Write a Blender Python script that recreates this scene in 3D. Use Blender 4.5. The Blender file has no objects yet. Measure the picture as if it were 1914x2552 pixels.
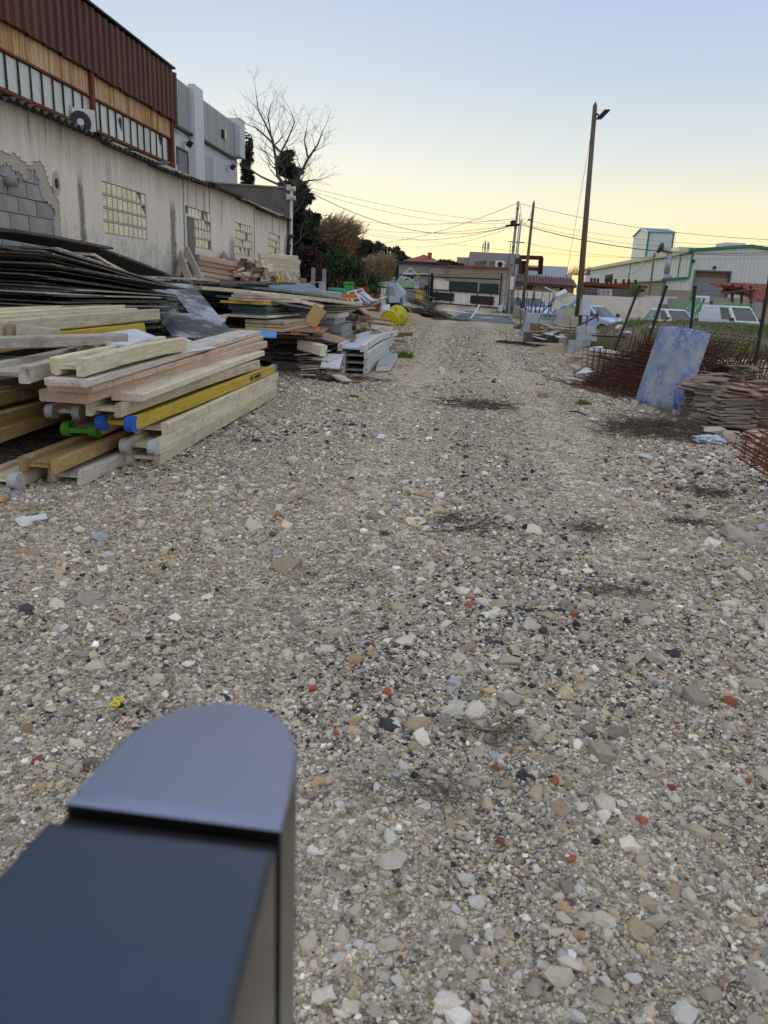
import bpy, bmesh, math, random
import numpy as np
from mathutils import Vector, Matrix, noise as mnoise

# ------------------------------------------------------------------ camera, sky, sun, exposure
SC = bpy.context.scene
COL = SC.collection
CAM_H, F_PX, IMG_W, IMG_H = 1.4, 1850.0, 1914.0, 2552.0
YAW, PITCH, ROLL = math.radians(4.95), math.radians(16.7), math.radians(2.7)
_f = Vector((-math.sin(YAW)*math.cos(PITCH), math.cos(YAW)*math.cos(PITCH), -math.sin(PITCH)))
_r0 = Vector((math.cos(YAW), math.sin(YAW), 0)); _u0 = _r0.cross(_f)
_r = _r0*math.cos(ROLL)+_u0*math.sin(ROLL); _u = -_r0*math.sin(ROLL)+_u0*math.cos(ROLL)
EYE = Vector((0, 0, CAM_H))
cd = bpy.data.cameras.new('camera'); cam = bpy.data.objects.new('camera', cd); COL.objects.link(cam)
cam.matrix_world = Matrix(((_r.x, _u.x, -_f.x, 0), (_r.y, _u.y, -_f.y, 0), (_r.z, _u.z, -_f.z, CAM_H), (0, 0, 0, 1)))
cd.sensor_fit = 'VERTICAL'; cd.sensor_height = 36; cd.lens = 36*F_PX/IMG_H
cd.clip_start = .02; cd.clip_end = 3000
cd.dof.use_dof = True; cd.dof.focus_distance = 7.0; cd.dof.aperture_fstop = 6.5
SC.camera = cam

W = bpy.data.worlds.new('World'); SC.world = W; W.use_nodes = True
SUN_EL, SUN_AZ = math.radians(2.0), math.radians(-16.0)     # azimuth from +Y towards +X; the sun has just gone behind the houses
# dusk sky by height (sine of elevation): the sunset side and the side behind the camera
WEST = ((0, (.70, .455, .125)), (.045, (.685, .525, .235)), (.10, (.56, .51, .35)), (.165, (.405, .44, .43)), (.24, (.29, .36, .43)), (.33, (.235, .31, .425)), (.60, (.32, .38, .48)), (1.0, (.42, .445, .49)))
EAST = ((0, (.44, .41, .40)), (.06, (.50, .45, .44)), (.14, (.48, .455, .475)), (.30, (.44, .455, .51)), (.60, (.42, .445, .51)), (1.0, (.42, .445, .49)))
_nt = W.node_tree; _nt.nodes.clear()
def _wn(t, **p):
    n = _nt.nodes.new('ShaderNode'+t)
    for k, v in p.items(): setattr(n, k, v)
    return n
def _wm(op, a, b=0.0):
    n = _wn('Math', operation=op)
    for i, v in ((0, a), (1, b)):
        if isinstance(v, bpy.types.NodeSocket): _nt.links.new(v, n.inputs[i])
        else: n.inputs[i].default_value = v
    return n.outputs[0]
def _wramp(f, stops):
    n = _wn('ValToRGB'); e = n.color_ramp.elements
    while len(e) < len(stops): e.new(.5)
    for q, (p, c) in zip(e, stops): q.position = p; q.color = (*c, 1)
    _nt.links.new(f, n.inputs[0]); return n.outputs[0]
def _wmix(f, a, b, mode='MIX'):
    n = _wn('Mix', data_type='RGBA', blend_type=mode)
    for i, v in ((0, f), (6, a), (7, b)):
        if isinstance(v, bpy.types.NodeSocket): _nt.links.new(v, n.inputs[i])
        else: n.inputs[i].default_value = v
    return n.outputs[2]
_tc = _wn('TexCoord'); _sep = _wn('SeparateXYZ'); _nt.links.new(_tc.outputs['Generated'], _sep.inputs[0])
_el = _wm('MAXIMUM', _sep.outputs[2], 0.0)
_h = _wm('SQRT', _wm('ADD', _wm('MULTIPLY', _sep.outputs[0], _sep.outputs[0]), _wm('MULTIPLY', _sep.outputs[1], _sep.outputs[1])))
_ca = _wm('DIVIDE', _wm('ADD', _wm('MULTIPLY', _sep.outputs[0], math.sin(SUN_AZ)), _wm('MULTIPLY', _sep.outputs[1], math.cos(SUN_AZ))), _wm('MAXIMUM', _h, 1e-4))
_t = _wm('POWER', _wm('MULTIPLY_ADD', _ca, .5), 1.0)
_n = _t.node.inputs[0].links[0].from_node; _n.inputs[2].default_value = .5
_west = _wramp(_el, WEST); _east = _wramp(_el, EAST)
_grad = _wmix(_t, _east, _west)
_glow = _wm('MULTIPLY', _wm('POWER', _wm('MAXIMUM', _ca, 0.0), 14.0), _wm('POWER', _wm('SUBTRACT', 1.0, _el), 3.0))
_grad = _wmix(_wm('MULTIPLY', _glow, .42), _grad, (.66, .64, .585, 1))
_s = _wn('TexSky'); _s.sky_type = 'NISHITA'; _s.sun_disc = False; _s.sun_elevation = SUN_EL; _s.sun_rotation = SUN_AZ; _s.dust_density = 2.0
_ns = _wmix(1.0, _s.outputs[0], (.02, .02, .02, 1), 'MULTIPLY')
_sky = _wmix(.06, _grad, _ns)
_b = _wn('Background'); _o = _wn('OutputWorld'); _b.inputs[1].default_value = 1.0
_nt.links.new(_sky, _b.inputs[0]); _nt.links.new(_b.outputs[0], _o.inputs[0])
sd = bpy.data.lights.new('sun', 'SUN'); sun = bpy.data.objects.new('sun', sd); COL.objects.link(sun)
sd.energy = 0.25; sd.angle = math.radians(12); sd.color = (1, .82, .6)
sun.rotation_euler = (math.radians(90)-SUN_EL, 0, math.pi-SUN_AZ)
SC.view_settings.view_transform = 'Standard'; SC.view_settings.look = 'None'
SC.view_settings.exposure = 0.95; SC.view_settings.gamma = 1
SC.cycles.max_bounces = 6; SC.cycles.transparent_max_bounces = 6
SC.cycles.use_denoising = True

# ------------------------------------------------------------------ helpers
R = random.Random(7)
def ray(px, py): return _f+_r*((px-IMG_W/2)/F_PX)-_u*((py-IMG_H/2)/F_PX)
def G(px, py, z=0.0):
    d = ray(px, py); return EYE+d*((z-CAM_H)/d.z)
def AY(px, py, Y):
    d = ray(px, py); return EYE+d*(Y/d.y)
def AX(px, py, X):
    d = ray(px, py); return EYE+d*(X/d.x)
def gz(y): return 0.0 if y < 20 else 0.014*(min(y, 62)-20)
def ground_at(px, py):
    d = ray(px, py); t = 1.0
    for _ in range(60):
        t = (gz(t*d.y)-CAM_H)/d.z
        if t < 0: t = 100
        t = min(t, 400)
    return EYE+d*t

class MB:
    def __init__(s): s.v = []; s.f = []
    def add(s, vs, fs):
        o = len(s.v); s.v += [tuple(v) for v in vs]; s.f += [tuple(i+o for i in f) for f in fs]; return s
    def box(s, c, d, M=None):
        x, y, z = d[0]/2, d[1]/2, d[2]/2
        vs = [Vector((a*x, b*y, e*z)) for e in (-1, 1) for b in (-1, 1) for a in (-1, 1)]
        if M is not None: vs = [M @ v for v in vs]
        c = Vector(c)
        return s.add([v+c for v in vs], [(0, 2, 3, 1), (4, 5, 7, 6), (0, 1, 5, 4), (2, 6, 7, 3), (0, 4, 6, 2), (1, 3, 7, 5)])
    def bx(s, x0, x1, y0, y1, z0, z1): return s.box(((x0+x1)/2, (y0+y1)/2, (z0+z1)/2), (x1-x0, y1-y0, z1-z0))
    def hexa(s, p):  # 8 corners: bottom ring 0-3, top ring 4-7
        return s.add(p, [(3, 2, 1, 0), (4, 5, 6, 7), (0, 1, 5, 4), (1, 2, 6, 5), (2, 3, 7, 6), (3, 0, 4, 7)])
    def bar(s, a, b, w, t, up=(0, 0, 1)):
        a = Vector(a); b = Vector(b); x = (b-a); L = x.length; x.normalize()
        u = Vector(up); y = u.cross(x)
        if y.length < 1e-4: y = Vector((0, 1, 0)).cross(x)
        y.normalize(); z = x.cross(y)
        return s.box((a+b)/2, (L, w, t), Matrix((x, y, z)).transposed())
    def tube(s, pts, r, n=6, cap=True):
        pts = [Vector(p) for p in pts]; m = len(pts)
        rr = r if isinstance(r, (list, tuple)) else [r]*m
        o = len(s.v); pn = None
        for i, p in enumerate(pts):
            d = (pts[min(i+1, m-1)]-pts[max(i-1, 0)])
            if d.length < 1e-9: d = Vector((0, 0, 1))
            d.normalize()
            if pn is None:
                pn = d.orthogonal().normalized()
            else:
                pn = pn-d*pn.dot(d)
                pn = pn.normalized() if pn.length > 1e-6 else d.orthogonal().normalized()
            b = d.cross(pn)
            for k in range(n):
                a = 2*math.pi*k/n; s.v.append(tuple(p+(pn*math.cos(a)+b*math.sin(a))*rr[i]))
        for i in range(m-1):
            for k in range(n):
                k2 = (k+1) % n; s.f.append((o+i*n+k, o+i*n+k2, o+(i+1)*n+k2, o+(i+1)*n+k))
        if cap:
            s.f.append(tuple(o+k for k in range(n))[::-1]); s.f.append(tuple(o+(m-1)*n+k for k in range(n)))
        return s
    def prism(s, poly, a, b):     # poly: list of 3d points; extruded by vector from a to b
        d = Vector(b)-Vector(a); n = len(poly); p = [Vector(q) for q in poly]
        vs = p+[q+d for q in p]
        return s.add(vs, [tuple(range(n))[::-1], tuple(range(n, 2*n))]+[(i, (i+1) % n, n+(i+1) % n, n+i) for i in range(n)])
    def lathe(s, prof, c, M=None, n=16):   # prof: (r, z)
        c = Vector(c); o = len(s.v)
        for r, z in prof:
            for k in range(n):
                a = 2*math.pi*k/n; v = Vector((r*math.cos(a), r*math.sin(a), z))
                if M is not None: v = M @ v
                s.v.append(tuple(v+c))
        for i in range(len(prof)-1):
            for k in range(n):
                k2 = (k+1) % n; s.f.append((o+i*n+k, o+i*n+k2, o+(i+1)*n+k2, o+(i+1)*n+k))
        s.f.append(tuple(o+k for k in range(n))[::-1]); s.f.append(tuple(o+(len(prof)-1)*n+k for k in range(n)))
        return s
    def mesh(s, name, off=(0, 0, 0), smooth=False):
        me = bpy.data.meshes.new(name); o = Vector(off)
        me.from_pydata([tuple(Vector(v)-o) for v in s.v], [], s.f); me.update()
        if smooth: me.polygons.foreach_set('use_smooth', [True]*len(me.polygons))
        return me

WL = {}
def tag(o, label=None, cat=None, group=None, kind=None):
    if label: o['label'] = label
    if cat:
        o['category'] = cat
        if not kind: kind = 'thing'
    if group: o['group'] = group
    if kind: o['kind'] = kind
    return o
def link(name, data, parent=None):
    o = bpy.data.objects.new(name, data); COL.objects.link(o)
    if parent is not None: o.parent = parent
    return o
def root(name, label, cat, loc, group=None):
    o = link(name, None); o.location = loc; o.empty_display_size = .2; WL[o.name] = Vector(loc)
    return tag(o, label, cat, group)
def part(name, mb, mat, parent, smooth=False, label=None):
    L = WL[parent.name]
    o = link(name, mb.mesh(name, L, smooth), parent); o.data.materials.append(M[mat]); WL[o.name] = L
    if label: o['label'] = label
    return o
def single(name, mb, mat, label=None, cat=None, group=None, kind=None, smooth=False):
    a = np.array(mb.v); L = Vector(((a[:, 0].min()+a[:, 0].max())/2, (a[:, 1].min()+a[:, 1].max())/2, a[:, 2].min()))
    o = link(name, mb.mesh(name, L, smooth)); o.location = L; o.data.materials.append(M[mat]); WL[o.name] = L
    return tag(o, label, cat, group, kind)
def inst(name, me, parent, loc, rot=None, scale=None):    # a piece sharing mesh data; loc in world
    o = link(name, me, parent); o.location = Vector(loc)-(WL[parent.name] if parent is not None else Vector((0, 0, 0)))
    if rot is not None: o.rotation_euler = rot
    if scale is not None: o.scale = scale
    return o
def frame_of(a, b, up=(0, 0, 1)):
    x = (Vector(b)-Vector(a)).normalized(); y = Vector(up).cross(x)
    if y.length < 1e-3: y = Vector((1, 0, 0)).cross(x)
    y.normalize(); z = x.cross(y)
    return Matrix((x, y, z)).transposed()
def place(o, a, b, up=(0, 0, 1)):
    m = frame_of(a, b, up).to_4x4(); m.translation = Vector(a); o.matrix_world = m; return o
def plank_mesh(L, w, t, seg=3, wob=.004, chip=.01, seed=0):
    r = random.Random(seed); mb = MB(); vs = []; n = seg+1
    e = min(w, t)*.12; bend = r.uniform(-1, 1)*wob*1.5
    for i in range(n):
        x = L*i/seg; dz = bend*math.sin(math.pi*i/seg)
        if i in (0, seg): x += r.uniform(-chip, chip)
        for (sy, sz) in ((-1, -1), (1, -1), (1, 1), (-1, 1)):
            for q in (0, 1):
                first = (q == 0) == (sy*sz > 0)
                yy = sy*(w/2-(0 if first else e)); zz = sz*(t/2-(e if first else 0))
                vs.append((x+(r.uniform(-chip, chip) if i in (0, seg) else 0), yy+r.uniform(-wob, wob)*.3, zz+dz+r.uniform(-wob, wob)*.25))
    fs = []
    for i in range(seg):
        for k in range(8): fs.append((i*8+k, i*8+(k+1) % 8, (i+1)*8+(k+1) % 8, (i+1)*8+k))
    fs.append(tuple(range(8))[::-1]); fs.append(tuple(range(seg*8, seg*8+8)))
    mb.add(vs, fs); return mb
def plank(name, a, b, w, t, mat, label, cat='plank', group=None, up=(0, 0, 1), wob=.004, chip=.008, parent=None, seg=3):
    L = (Vector(b)-Vector(a)).length
    me = plank_mesh(L, w, t, seg, wob, chip, R.random()).mesh(name)
    o = link(name, me); me.materials.append(M[mat]); place(o, a, b, up); WL[o.name] = Vector((0, 0, 0))
    if parent is None: tag(o, label, cat, group)
    else: o.parent = parent; o.matrix_parent_inverse = Matrix.Translation(-WL[parent.name])
    return o
_ones = ['', 'first', 'second', 'third', 'fourth', 'fifth', 'sixth', 'seventh', 'eighth', 'ninth', 'tenth', 'eleventh', 'twelfth', 'thirteenth', 'fourteenth', 'fifteenth', 'sixteenth', 'seventeenth', 'eighteenth', 'nineteenth']
_tens = {2: 'twent', 3: 'thirt', 4: 'fort', 5: 'fift', 6: 'sixt', 7: 'sevent'}
def count_up(prefix, fmt, key):
    L = sorted([o for o in bpy.data.objects if o.name.split('.')[0] == prefix and o.parent is None], key=key)
    for k, o in enumerate(L): o['label'] = fmt % ordinal(k+1)
def ordinal(n):
    if n < 20: return _ones[n]
    t, o = divmod(n, 10); return _tens[t]+('ieth' if o == 0 else 'y-'+_ones[o])

# ------------------------------------------------------------------ materials
M = {}
def nd(nt, t, ins=None, **p):
    n = nt.nodes.new('ShaderNode'+t)
    for k, v in p.items(): setattr(n, k, v)
    for k, v in (ins or {}).items():
        s = n.inputs[k]
        if isinstance(v, bpy.types.NodeSocket): nt.links.new(v, s)
        else: s.default_value = v
    return n
def c4(c): return (c[0], c[1], c[2], 1)
def mth(nt, op, a, b=0.0, c=None):
    n = nd(nt, 'Math', {0: a, 1: b}, operation=op)
    if c is not None: n.inputs[2].default_value = c
    return n.outputs[0]
def mixc(nt, f, a, b, mode='MIX'):
    n = nt.nodes.new('ShaderNodeMix'); n.data_type = 'RGBA'; n.blend_type = mode
    for i, v in ((0, f), (6, a), (7, b)):
        if isinstance(v, bpy.types.NodeSocket): nt.links.new(v, n.inputs[i])
        else: n.inputs[i].default_value = c4(v) if isinstance(v, (tuple, list)) else v
    return n.outputs[2]
def ramp(nt, f, a, b):
    n = nd(nt, 'MapRange', {0: f, 1: a, 2: b}); n.clamp = True; return n.outputs[0]
def noise(nt, vec, scale, detail=4, rough=.6, out=0):
    return nd(nt, 'TexNoise', {'Vector': vec, 'Scale': scale, 'Detail': detail, 'Roughness': rough}).outputs[out]
def scaled(nt, vec, s): return nd(nt, 'Mapping', {'Vector': vec, 'Scale': s}).outputs[0]
def newmat(name, rough=.8, metal=0.0, spec=.3):
    m = bpy.data.materials.new(name); m.use_nodes = True; nt = m.node_tree; b = nt.nodes['Principled BSDF']
    b.inputs['Roughness'].default_value = rough; b.inputs['Metallic'].default_value = metal; b.inputs['Specular IOR Level'].default_value = spec
    M[name] = m
    return m, nt, b, nd(nt, 'TexCoord').outputs['Object']
def bump(nt, b, h, strength=.3, dist=.01):
    nt.links.new(nd(nt, 'Bump', {'Height': h, 'Strength': strength, 'Distance': dist}).outputs[0], b.inputs['Normal'])
def objvar(nt, amt):
    return mth(nt, 'MULTIPLY_ADD', nd(nt, 'ObjectInfo').outputs['Random'], 2*amt, 1-amt)
def plain(name, col, rough=.75, var=.22, scale=5, metal=0.0, bmp=.15, dirt=None, dscale=2.2, damt=.5, spec=.3, ov=.08):
    m, nt, b, v = newmat(name, rough, metal, spec)
    n1 = noise(nt, v, scale, 5, .65); n2 = noise(nt, v, scale*9, 3, .6)
    k = mth(nt, 'MULTIPLY_ADD', n1, 2*var, 1-var); k = mth(nt, 'MULTIPLY', k, mth(nt, 'MULTIPLY_ADD', n2, var, 1-var/2))
    k = mth(nt, 'MULTIPLY', k, objvar(nt, ov))
    c = mixc(nt, 1.0, col, nd(nt, 'CombineColor', {0: k, 1: k, 2: k}).outputs[0], 'MULTIPLY')
    if dirt:
        d = ramp(nt, noise(nt, v, dscale, 6, .7), .5, .68); d = mth(nt, 'MULTIPLY', d, damt)
        c = mixc(nt, d, c, dirt)
    nt.links.new(c, b.inputs['Base Color'])
    if bmp: bump(nt, b, n2, bmp, .01)
    return m
def wood(name, c1, c2, stain, samt=.55, rough=.8, ov=.22, splash=.6):
    m, nt, b, v = newmat(name, rough, 0, .25)
    rnd = nd(nt, 'ObjectInfo').outputs['Random']
    v = nd(nt, 'VectorMath', {0: v, 1: nd(nt, 'CombineXYZ', {0: mth(nt, 'MULTIPLY', rnd, 37), 1: mth(nt, 'MULTIPLY', rnd, 11), 2: 0.0}).outputs[0]}, operation='ADD').outputs[0]
    g = noise(nt, scaled(nt, v, (1.2, 18, 18)), 2.2, 5, .65); fine = noise(nt, scaled(nt, v, (3, 70, 70)), 2, 3, .6)
    c = mixc(nt, ramp(nt, g, .3, .7), c1, c2)
    bl = noise(nt, scaled(nt, v, (1, 2.2, 2.2)), 3.2, 6, .72)
    c = mixc(nt, mth(nt, 'MULTIPLY', ramp(nt, bl, .5, .72), samt), c, stain)
    k = mth(nt, 'MULTIPLY', mth(nt, 'MULTIPLY_ADD', fine, .7, .65), objvar(nt, ov))
    c = mixc(nt, 1.0, c, nd(nt, 'CombineColor', {0: k, 1: k, 2: k}).outputs[0], 'MULTIPLY')
    cr = noise(nt, scaled(nt, v, (9, 1.5, 1.5)), 2.0, 2, .5)     # cross scuffs
    c = mixc(nt, mth(nt, 'MULTIPLY', ramp(nt, cr, .66, .72), .35), c, (.08, .07, .06))
    if splash:
        sp_ = noise(nt, v, 9, 7, .8); c = mixc(nt, mth(nt, 'MULTIPLY', ramp(nt, sp_, .56, .66), splash), c, (.56, .54, .50))
        sd_ = noise(nt, v, 23, 5, .75); c = mixc(nt, mth(nt, 'MULTIPLY', ramp(nt, sd_, .60, .68), splash), c, (.10, .09, .08))
    nt.links.new(c, b.inputs['Base Color']); bump(nt, b, mth(nt, 'ADD', g, fine), .35, .006)
    return m

wood('wood_grey', (0.616, 0.560, 0.482), (0.403, 0.358, 0.308), (.17, .155, .14))
wood('wood_pale', (0.717, 0.638, 0.515), (0.538, 0.459, 0.347), (.24, .22, .19), .5)
wood('wood_pink', (0.550, 0.413, 0.297), (0.418, 0.308, 0.231), (.30, .28, .26), .65)
wood('wood_cream', (0.723, 0.655, 0.475), (0.531, 0.475, 0.328), (.23, .21, .17), .55)
wood('wood_yellow', (.62, .44, .05), (.47, .33, .04), (.27, .20, .07), .55, .7, .08, .45)
wood('wood_ochre', (.46, .33, .13), (.34, .24, .11), (.20, .16, .11), .65)
wood('wood_brown', (.25, .15, .085), (.16, .10, .06), (.09, .07, .055), .5)
wood('wood_dark', (.12, .10, .09), (.055, .048, .045), (.025, .024, .024), .5, .85, .55)
wood('ply_grey', (.26, .235, .22), (.14, .13, .13), (.06, .055, .055), .5, .85, .5)
wood('ply_teal', (.11, .19, .19), (.07, .12, .13), (.22, .21, .18), .5, .7, .3)
wood('ply_green', (.10, .14, .11), (.07, .09, .08), (.05, .05, .05), .5, .7, .3)
wood('ply_rust', (.24, .13, .08), (.15, .09, .06), (.10, .08, .07), .5, .8, .3)
wood('form_teal', (.25, .42, .38), (.33, .37, .35), (.42, .40, .36), .6, .75, .12)
wood('form_grey', (.33, .36, .36), (.26, .29, .30), (.44, .43, .40), .5, .75, .12)
wood('alu_white', (.62, .62, .61), (.5, .5, .5), (.36, .36, .36), .4, .55, .06)
plain('web_dark', (.10, .085, .06), .9)
plain('cap_blue', (.012, .10, .45), .45, .15); plain('cap_green', (.08, .28, .03), .45, .15); plain('cap_white', (.50, .53, .56), .5, .1, dirt=(.25, .23, .2))
plain('tarp_white', (.62, .65, .72), .6, .08, 2, dirt=(.35, .36, .4), damt=.5)
plain('paint_blue', (.10, .32, .62), .5, .1); plain('orange', (.75, .16, .025), .5, .15); plain('red', (.45, .04, .03), .5, .15)
plain('green_plastic', (.02, .30, .17), .5, .15); plain('chair_green', (.06, .36, .10), .5, .1)
plain('white_paint', (.68, .70, .70), .55, .08, 3, dirt=(.4, .38, .34), damt=.4)
plain('blue_white', (.50, .57, .66), .6, .06, 1.2, dirt=(.34, .38, .44), damt=.3)
plain('mixer_paint', (.34, .41, .50), .6, .12, 3, dirt=(.25, .24, .22)); plain('dark_metal', (.028, .028, .032), .5, .25, 8); plain('black', (.012, .012, .014), .6, .2)
plain('rust', (.17, .055, .025), .9, .45, 14, dirt=(.07, .03, .02)); plain('rust_dark', (.075, .028, .017), .9, .4, 14)
plain('concrete', (.40, .41, .41), .9, .12, 7, dirt=(.28, .28, .27)); plain('concrete_dark', (.17, .165, .15), .95, .3, 3, dirt=(.09, .09, .085), dscale=1.4, damt=.7)
plain('block_blue', (.40, .44, .49), .9, .08, 9, dirt=(.30, .32, .34), damt=.4); plain('paver_cream', (.50, .47, .34), .9, .1, 9, dirt=(.33, .31, .24), ov=.14)
plain('block_grey', (.34, .34, .335), .97, .22, 16, bmp=.6, dirt=(.18, .175, .165), ov=.12)
plain('mortar', (.42, .39, .34), .97, .2, 20, bmp=.5)
plain('terracotta', (.30, .21, .16), .9, .22, 6, dirt=(.30, .26, .22), dscale=3, ov=.3); plain('tile_grey', (.24, .215, .185), .9, .22, 7, dirt=(.22, .19, .16), ov=.3)
plain('brick_red', (.27, .085, .05), .9, .25, 8, ov=.25); plain('roof_red', (.26, .075, .055), .9, .25, 3, dirt=(.16, .07, .055), ov=.18); plain('roof_brown', (.15, .085, .08), .9, .3, 3, dirt=(.10, .075, .075), ov=.18)
plain('yellow_plastic', (.78, .60, .015), .4, .1); plain('yellow_bin', (.48, .42, .02), .5, .1)
plain('bark', (.115, .10, .085), .95, .3, 9, bmp=.4); plain('twig', (.10, .082, .066), .95, .3, 9); plain('twig_dark', (.05, .042, .034), .95, .3, 9)
plain('pole_wood', (.135, .105, .078), .95, .3, 4, dirt=(.07, .06, .05)); plain('pole_concrete', (.30, .29, .27), .95, .2, 4, dirt=(.2, .18, .16))
plain('render_grey', (.285, .275, .27), .95, .1, 1.2, dirt=(.22, .215, .205)); plain('render_beige', (.335, .285, .22), .95, .12, 1.5, dirt=(.25, .22, .18)); plain('render_tan', (.29, .25, .20), .95, .16, 1.5, dirt=(.22, .19, .155))
plain('wall_cream', (.72, .68, .60), .95, .1, 1.2, dirt=(.34, .31, .26), dscale=1.1, damt=.65)
plain('clad_white', (.62, .65, .635), .6, .05, .6, dirt=(.42, .44, .42), damt=.3); plain('trim_green', (.04, .20, .12), .5, .1); plain('trim_lime', (.40, .42, .24), .6, .1)
plain('fence_green', (.15, .44, .21), .6, .12); plain('fence_pale', (.50, .60, .53), .6, .12)
plain('door_grey', (.22, .23, .24), .7, .06, .5); plain('panel_green_dark', (.012, .03, .028), .7, .2); plain('panel_white', (.74, .73, .68), .75, .1, 3, dirt=(.4, .38, .32))
plain('car_white', (.62, .66, .72), .25, .02, 1, spec=.5); plain('car_blue', (.40, .52, .70), .22, .02, 1, spec=.5); plain('tyre', (.02, .02, .021), .9); plain('steel', (.34, .36, .38), .5, .12, 4, metal=.7)
plain('steel_blue', (.22, .29, .37), .45, .15, 6, metal=.3); plain('lilac', (.42, .36, .44), .7, .1); plain('sand', (.34, .26, .175), 1, .14, 12, bmp=.5)
plain('ac_white', (.62, .63, .62), .5, .05, 3, dirt=(.45, .44, .4)); plain('lamp_glass', (.35, .35, .33), .3)
plain('roof_fibre', (.10, .095, .09), .95, .35, 4, dirt=(.035, .035, .03), dscale=3, damt=.85)
plain('white_render', (.60, .635, .685), .9, .05, .8, dirt=(.50, .53, .56), damt=.4); plain('rib_grey', (.33, .35, .36), .45, .12, 2, metal=.4)
plain('cable', (.03, .03, .032), .7)
plain('rock', (.58, .505, .40), .95, .14, 14, bmp=.5, dirt=(.34, .31, .27), ov=.3); plain('rock_white', (.72, .69, .64), .95, .12, 14, bmp=.5, dirt=(.45, .43, .4), ov=.1); plain('rock_red', (.36, .10, .055), .95, .2, 14, ov=.15); plain('rock_dark', (.10, .105, .11), .95, .2, 14, ov=.3)

def glassy(name, col, rough=.12, spec=.6, metal=0.0):
    m, nt, b, v = newmat(name, rough, metal, spec)
    n = noise(nt, v, 3, 4); k = mth(nt, 'MULTIPLY', mth(nt, 'MULTIPLY_ADD', n, .5, .75), objvar(nt, .12))
    nt.links.new(mixc(nt, 1.0, col, nd(nt, 'CombineColor', {0: k, 1: k, 2: k}).outputs[0], 'MULTIPLY'), b.inputs['Base Color']); return m
glassy('glass_dark', (.03, .04, .045), .06, .8); glassy('glass_green', (.12, .19, .19), .08, .8)
glassy('pane', (.50, .54, .52), .22, .7)

# glass block: ribbed; light passing through is put into the bright cream colour
m, nt, b, v = newmat('glass_block', .3, 0, .4)
rnd = nd(nt, 'ObjectInfo').outputs['Random']
w = nd(nt, 'TexWave', {'Vector': v, 'Scale': 9.0, 'Distortion': .6, 'Detail': 1.0}, bands_direction='Z')
c = mixc(nt, ramp(nt, rnd, .2, .9), (.92, .84, .56), (.80, .70, .42)); c = mixc(nt, mth(nt, 'MULTIPLY', w.outputs[1], .4), c, (.45, .38, .24))
d = ramp(nt, noise(nt, nd(nt, 'VectorMath', {0: v, 1: nd(nt, 'CombineXYZ', {0: mth(nt, 'MULTIPLY', rnd, 50)}).outputs[0]}, operation='ADD').outputs[0], 6, 5), .58, .7)
c = mixc(nt, mth(nt, 'MULTIPLY', d, .5), c, (.22, .18, .12))
nt.links.new(c, b.inputs['Base Color']); bump(nt, b, w.outputs[1], .5, .01)

# stained render of the low workshop (coordinates are metres along the wall / up)
m, nt, b, v = newmat('wall_stained', .95, 0, .2)
pos = nd(nt, 'NewGeometry').outputs['Position']; sp = nd(nt, 'SeparateXYZ', {0: pos}); yy, zz = sp.outputs[1], sp.outputs[2]
big = noise(nt, pos, .8, 5, .6); fine = noise(nt, pos, 30, 4, .7); mid = noise(nt, pos, 5, 6, .7)
c = mixc(nt, ramp(nt, big, .3, .7), (.76, .70, .61), (.66, .62, .555))
c = mixc(nt, mth(nt, 'MULTIPLY', ramp(nt, mid, .5, .75), .35), c, (.44, .41, .365))
drip = noise(nt, scaled(nt, pos, (1, 3.4, .22)), 2.4, 6, .75)
top = ramp(nt, mth(nt, 'ADD', zz, mth(nt, 'MULTIPLY_ADD', drip, 1.6, -.8)), 2.72, 3.45)
c = mixc(nt, mth(nt, 'MULTIPLY', top, .65), c, (.27, .215, .145))
bot = ramp(nt, mth(nt, 'ADD', zz, mth(nt, 'MULTIPLY_ADD', mid, 2.6, -1.3)), 2.15, 1.15)
bot = mth(nt, 'MULTIPLY', bot, ramp(nt, drip, .30, .52))
c = mixc(nt, mth(nt, 'MULTIPLY', bot, .8), c, (.135, .14, .15))
for (y0, wd, zt, zb, st) in ((11.15, .085, 2.75, .9, .85), (14.75, .14, 2.78, .9, .85), (15.35, .035, 3.4, 1.9, .95), (15.6, .03, 3.3, 2.7, .7), (16.1, .04, 3.3, 2.7, .7), (16.6, .05, 3.3, 2.6, .8), (16.95, .04, 3.3, 2.65, .8), (20.6, .04, 3.3, 1.2, .9), (22.6, .035, 3.3, 1.2, .85), (18.6, .25, 2.4, 1.0, .6), (23.5, .05, 3.3, 2.7, .7), (10.3, .02, 3.4, 3.05, .7), (9.9, .03, 3.4, 3.0, .6), (10.7, .025, 3.4, 3.1, .7), (12.1, .1, 3.1, 2.5, .25), (17.8, .05, 3.2, 2.6, .5)):
    dy = mth(nt, 'ABSOLUTE', mth(nt, 'SUBTRACT', mth(nt, 'ADD', yy, mth(nt, 'MULTIPLY_ADD', mid, wd*2.4, -wd*1.2)), y0))
    a = ramp(nt, dy, wd*1.3, wd*.5); a = mth(nt, 'MULTIPLY', a, ramp(nt, mth(nt, 'ADD', zz, mth(nt, 'MULTIPLY_ADD', mid, .5, -.25)), zt+.12, zt-.12))
    a = mth(nt, 'MULTIPLY', a, ramp(nt, zz, zb-.1, zb+.15)); a = mth(nt, 'MULTIPLY', mth(nt, 'MULTIPLY', a, st), ramp(nt, fine, .28, .5))
    c = mixc(nt, a, c, (.075, .078, .085))
k = mth(nt, 'MULTIPLY_ADD', fine, .35, .83); c = mixc(nt, 1.0, c, nd(nt, 'CombineColor', {0: k, 1: k, 2: k}).outputs[0], 'MULTIPLY')
nt.links.new(c, b.inputs['Base Color']); bump(nt, b, mth(nt, 'ADD', fine, mid), .35, .01)

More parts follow.
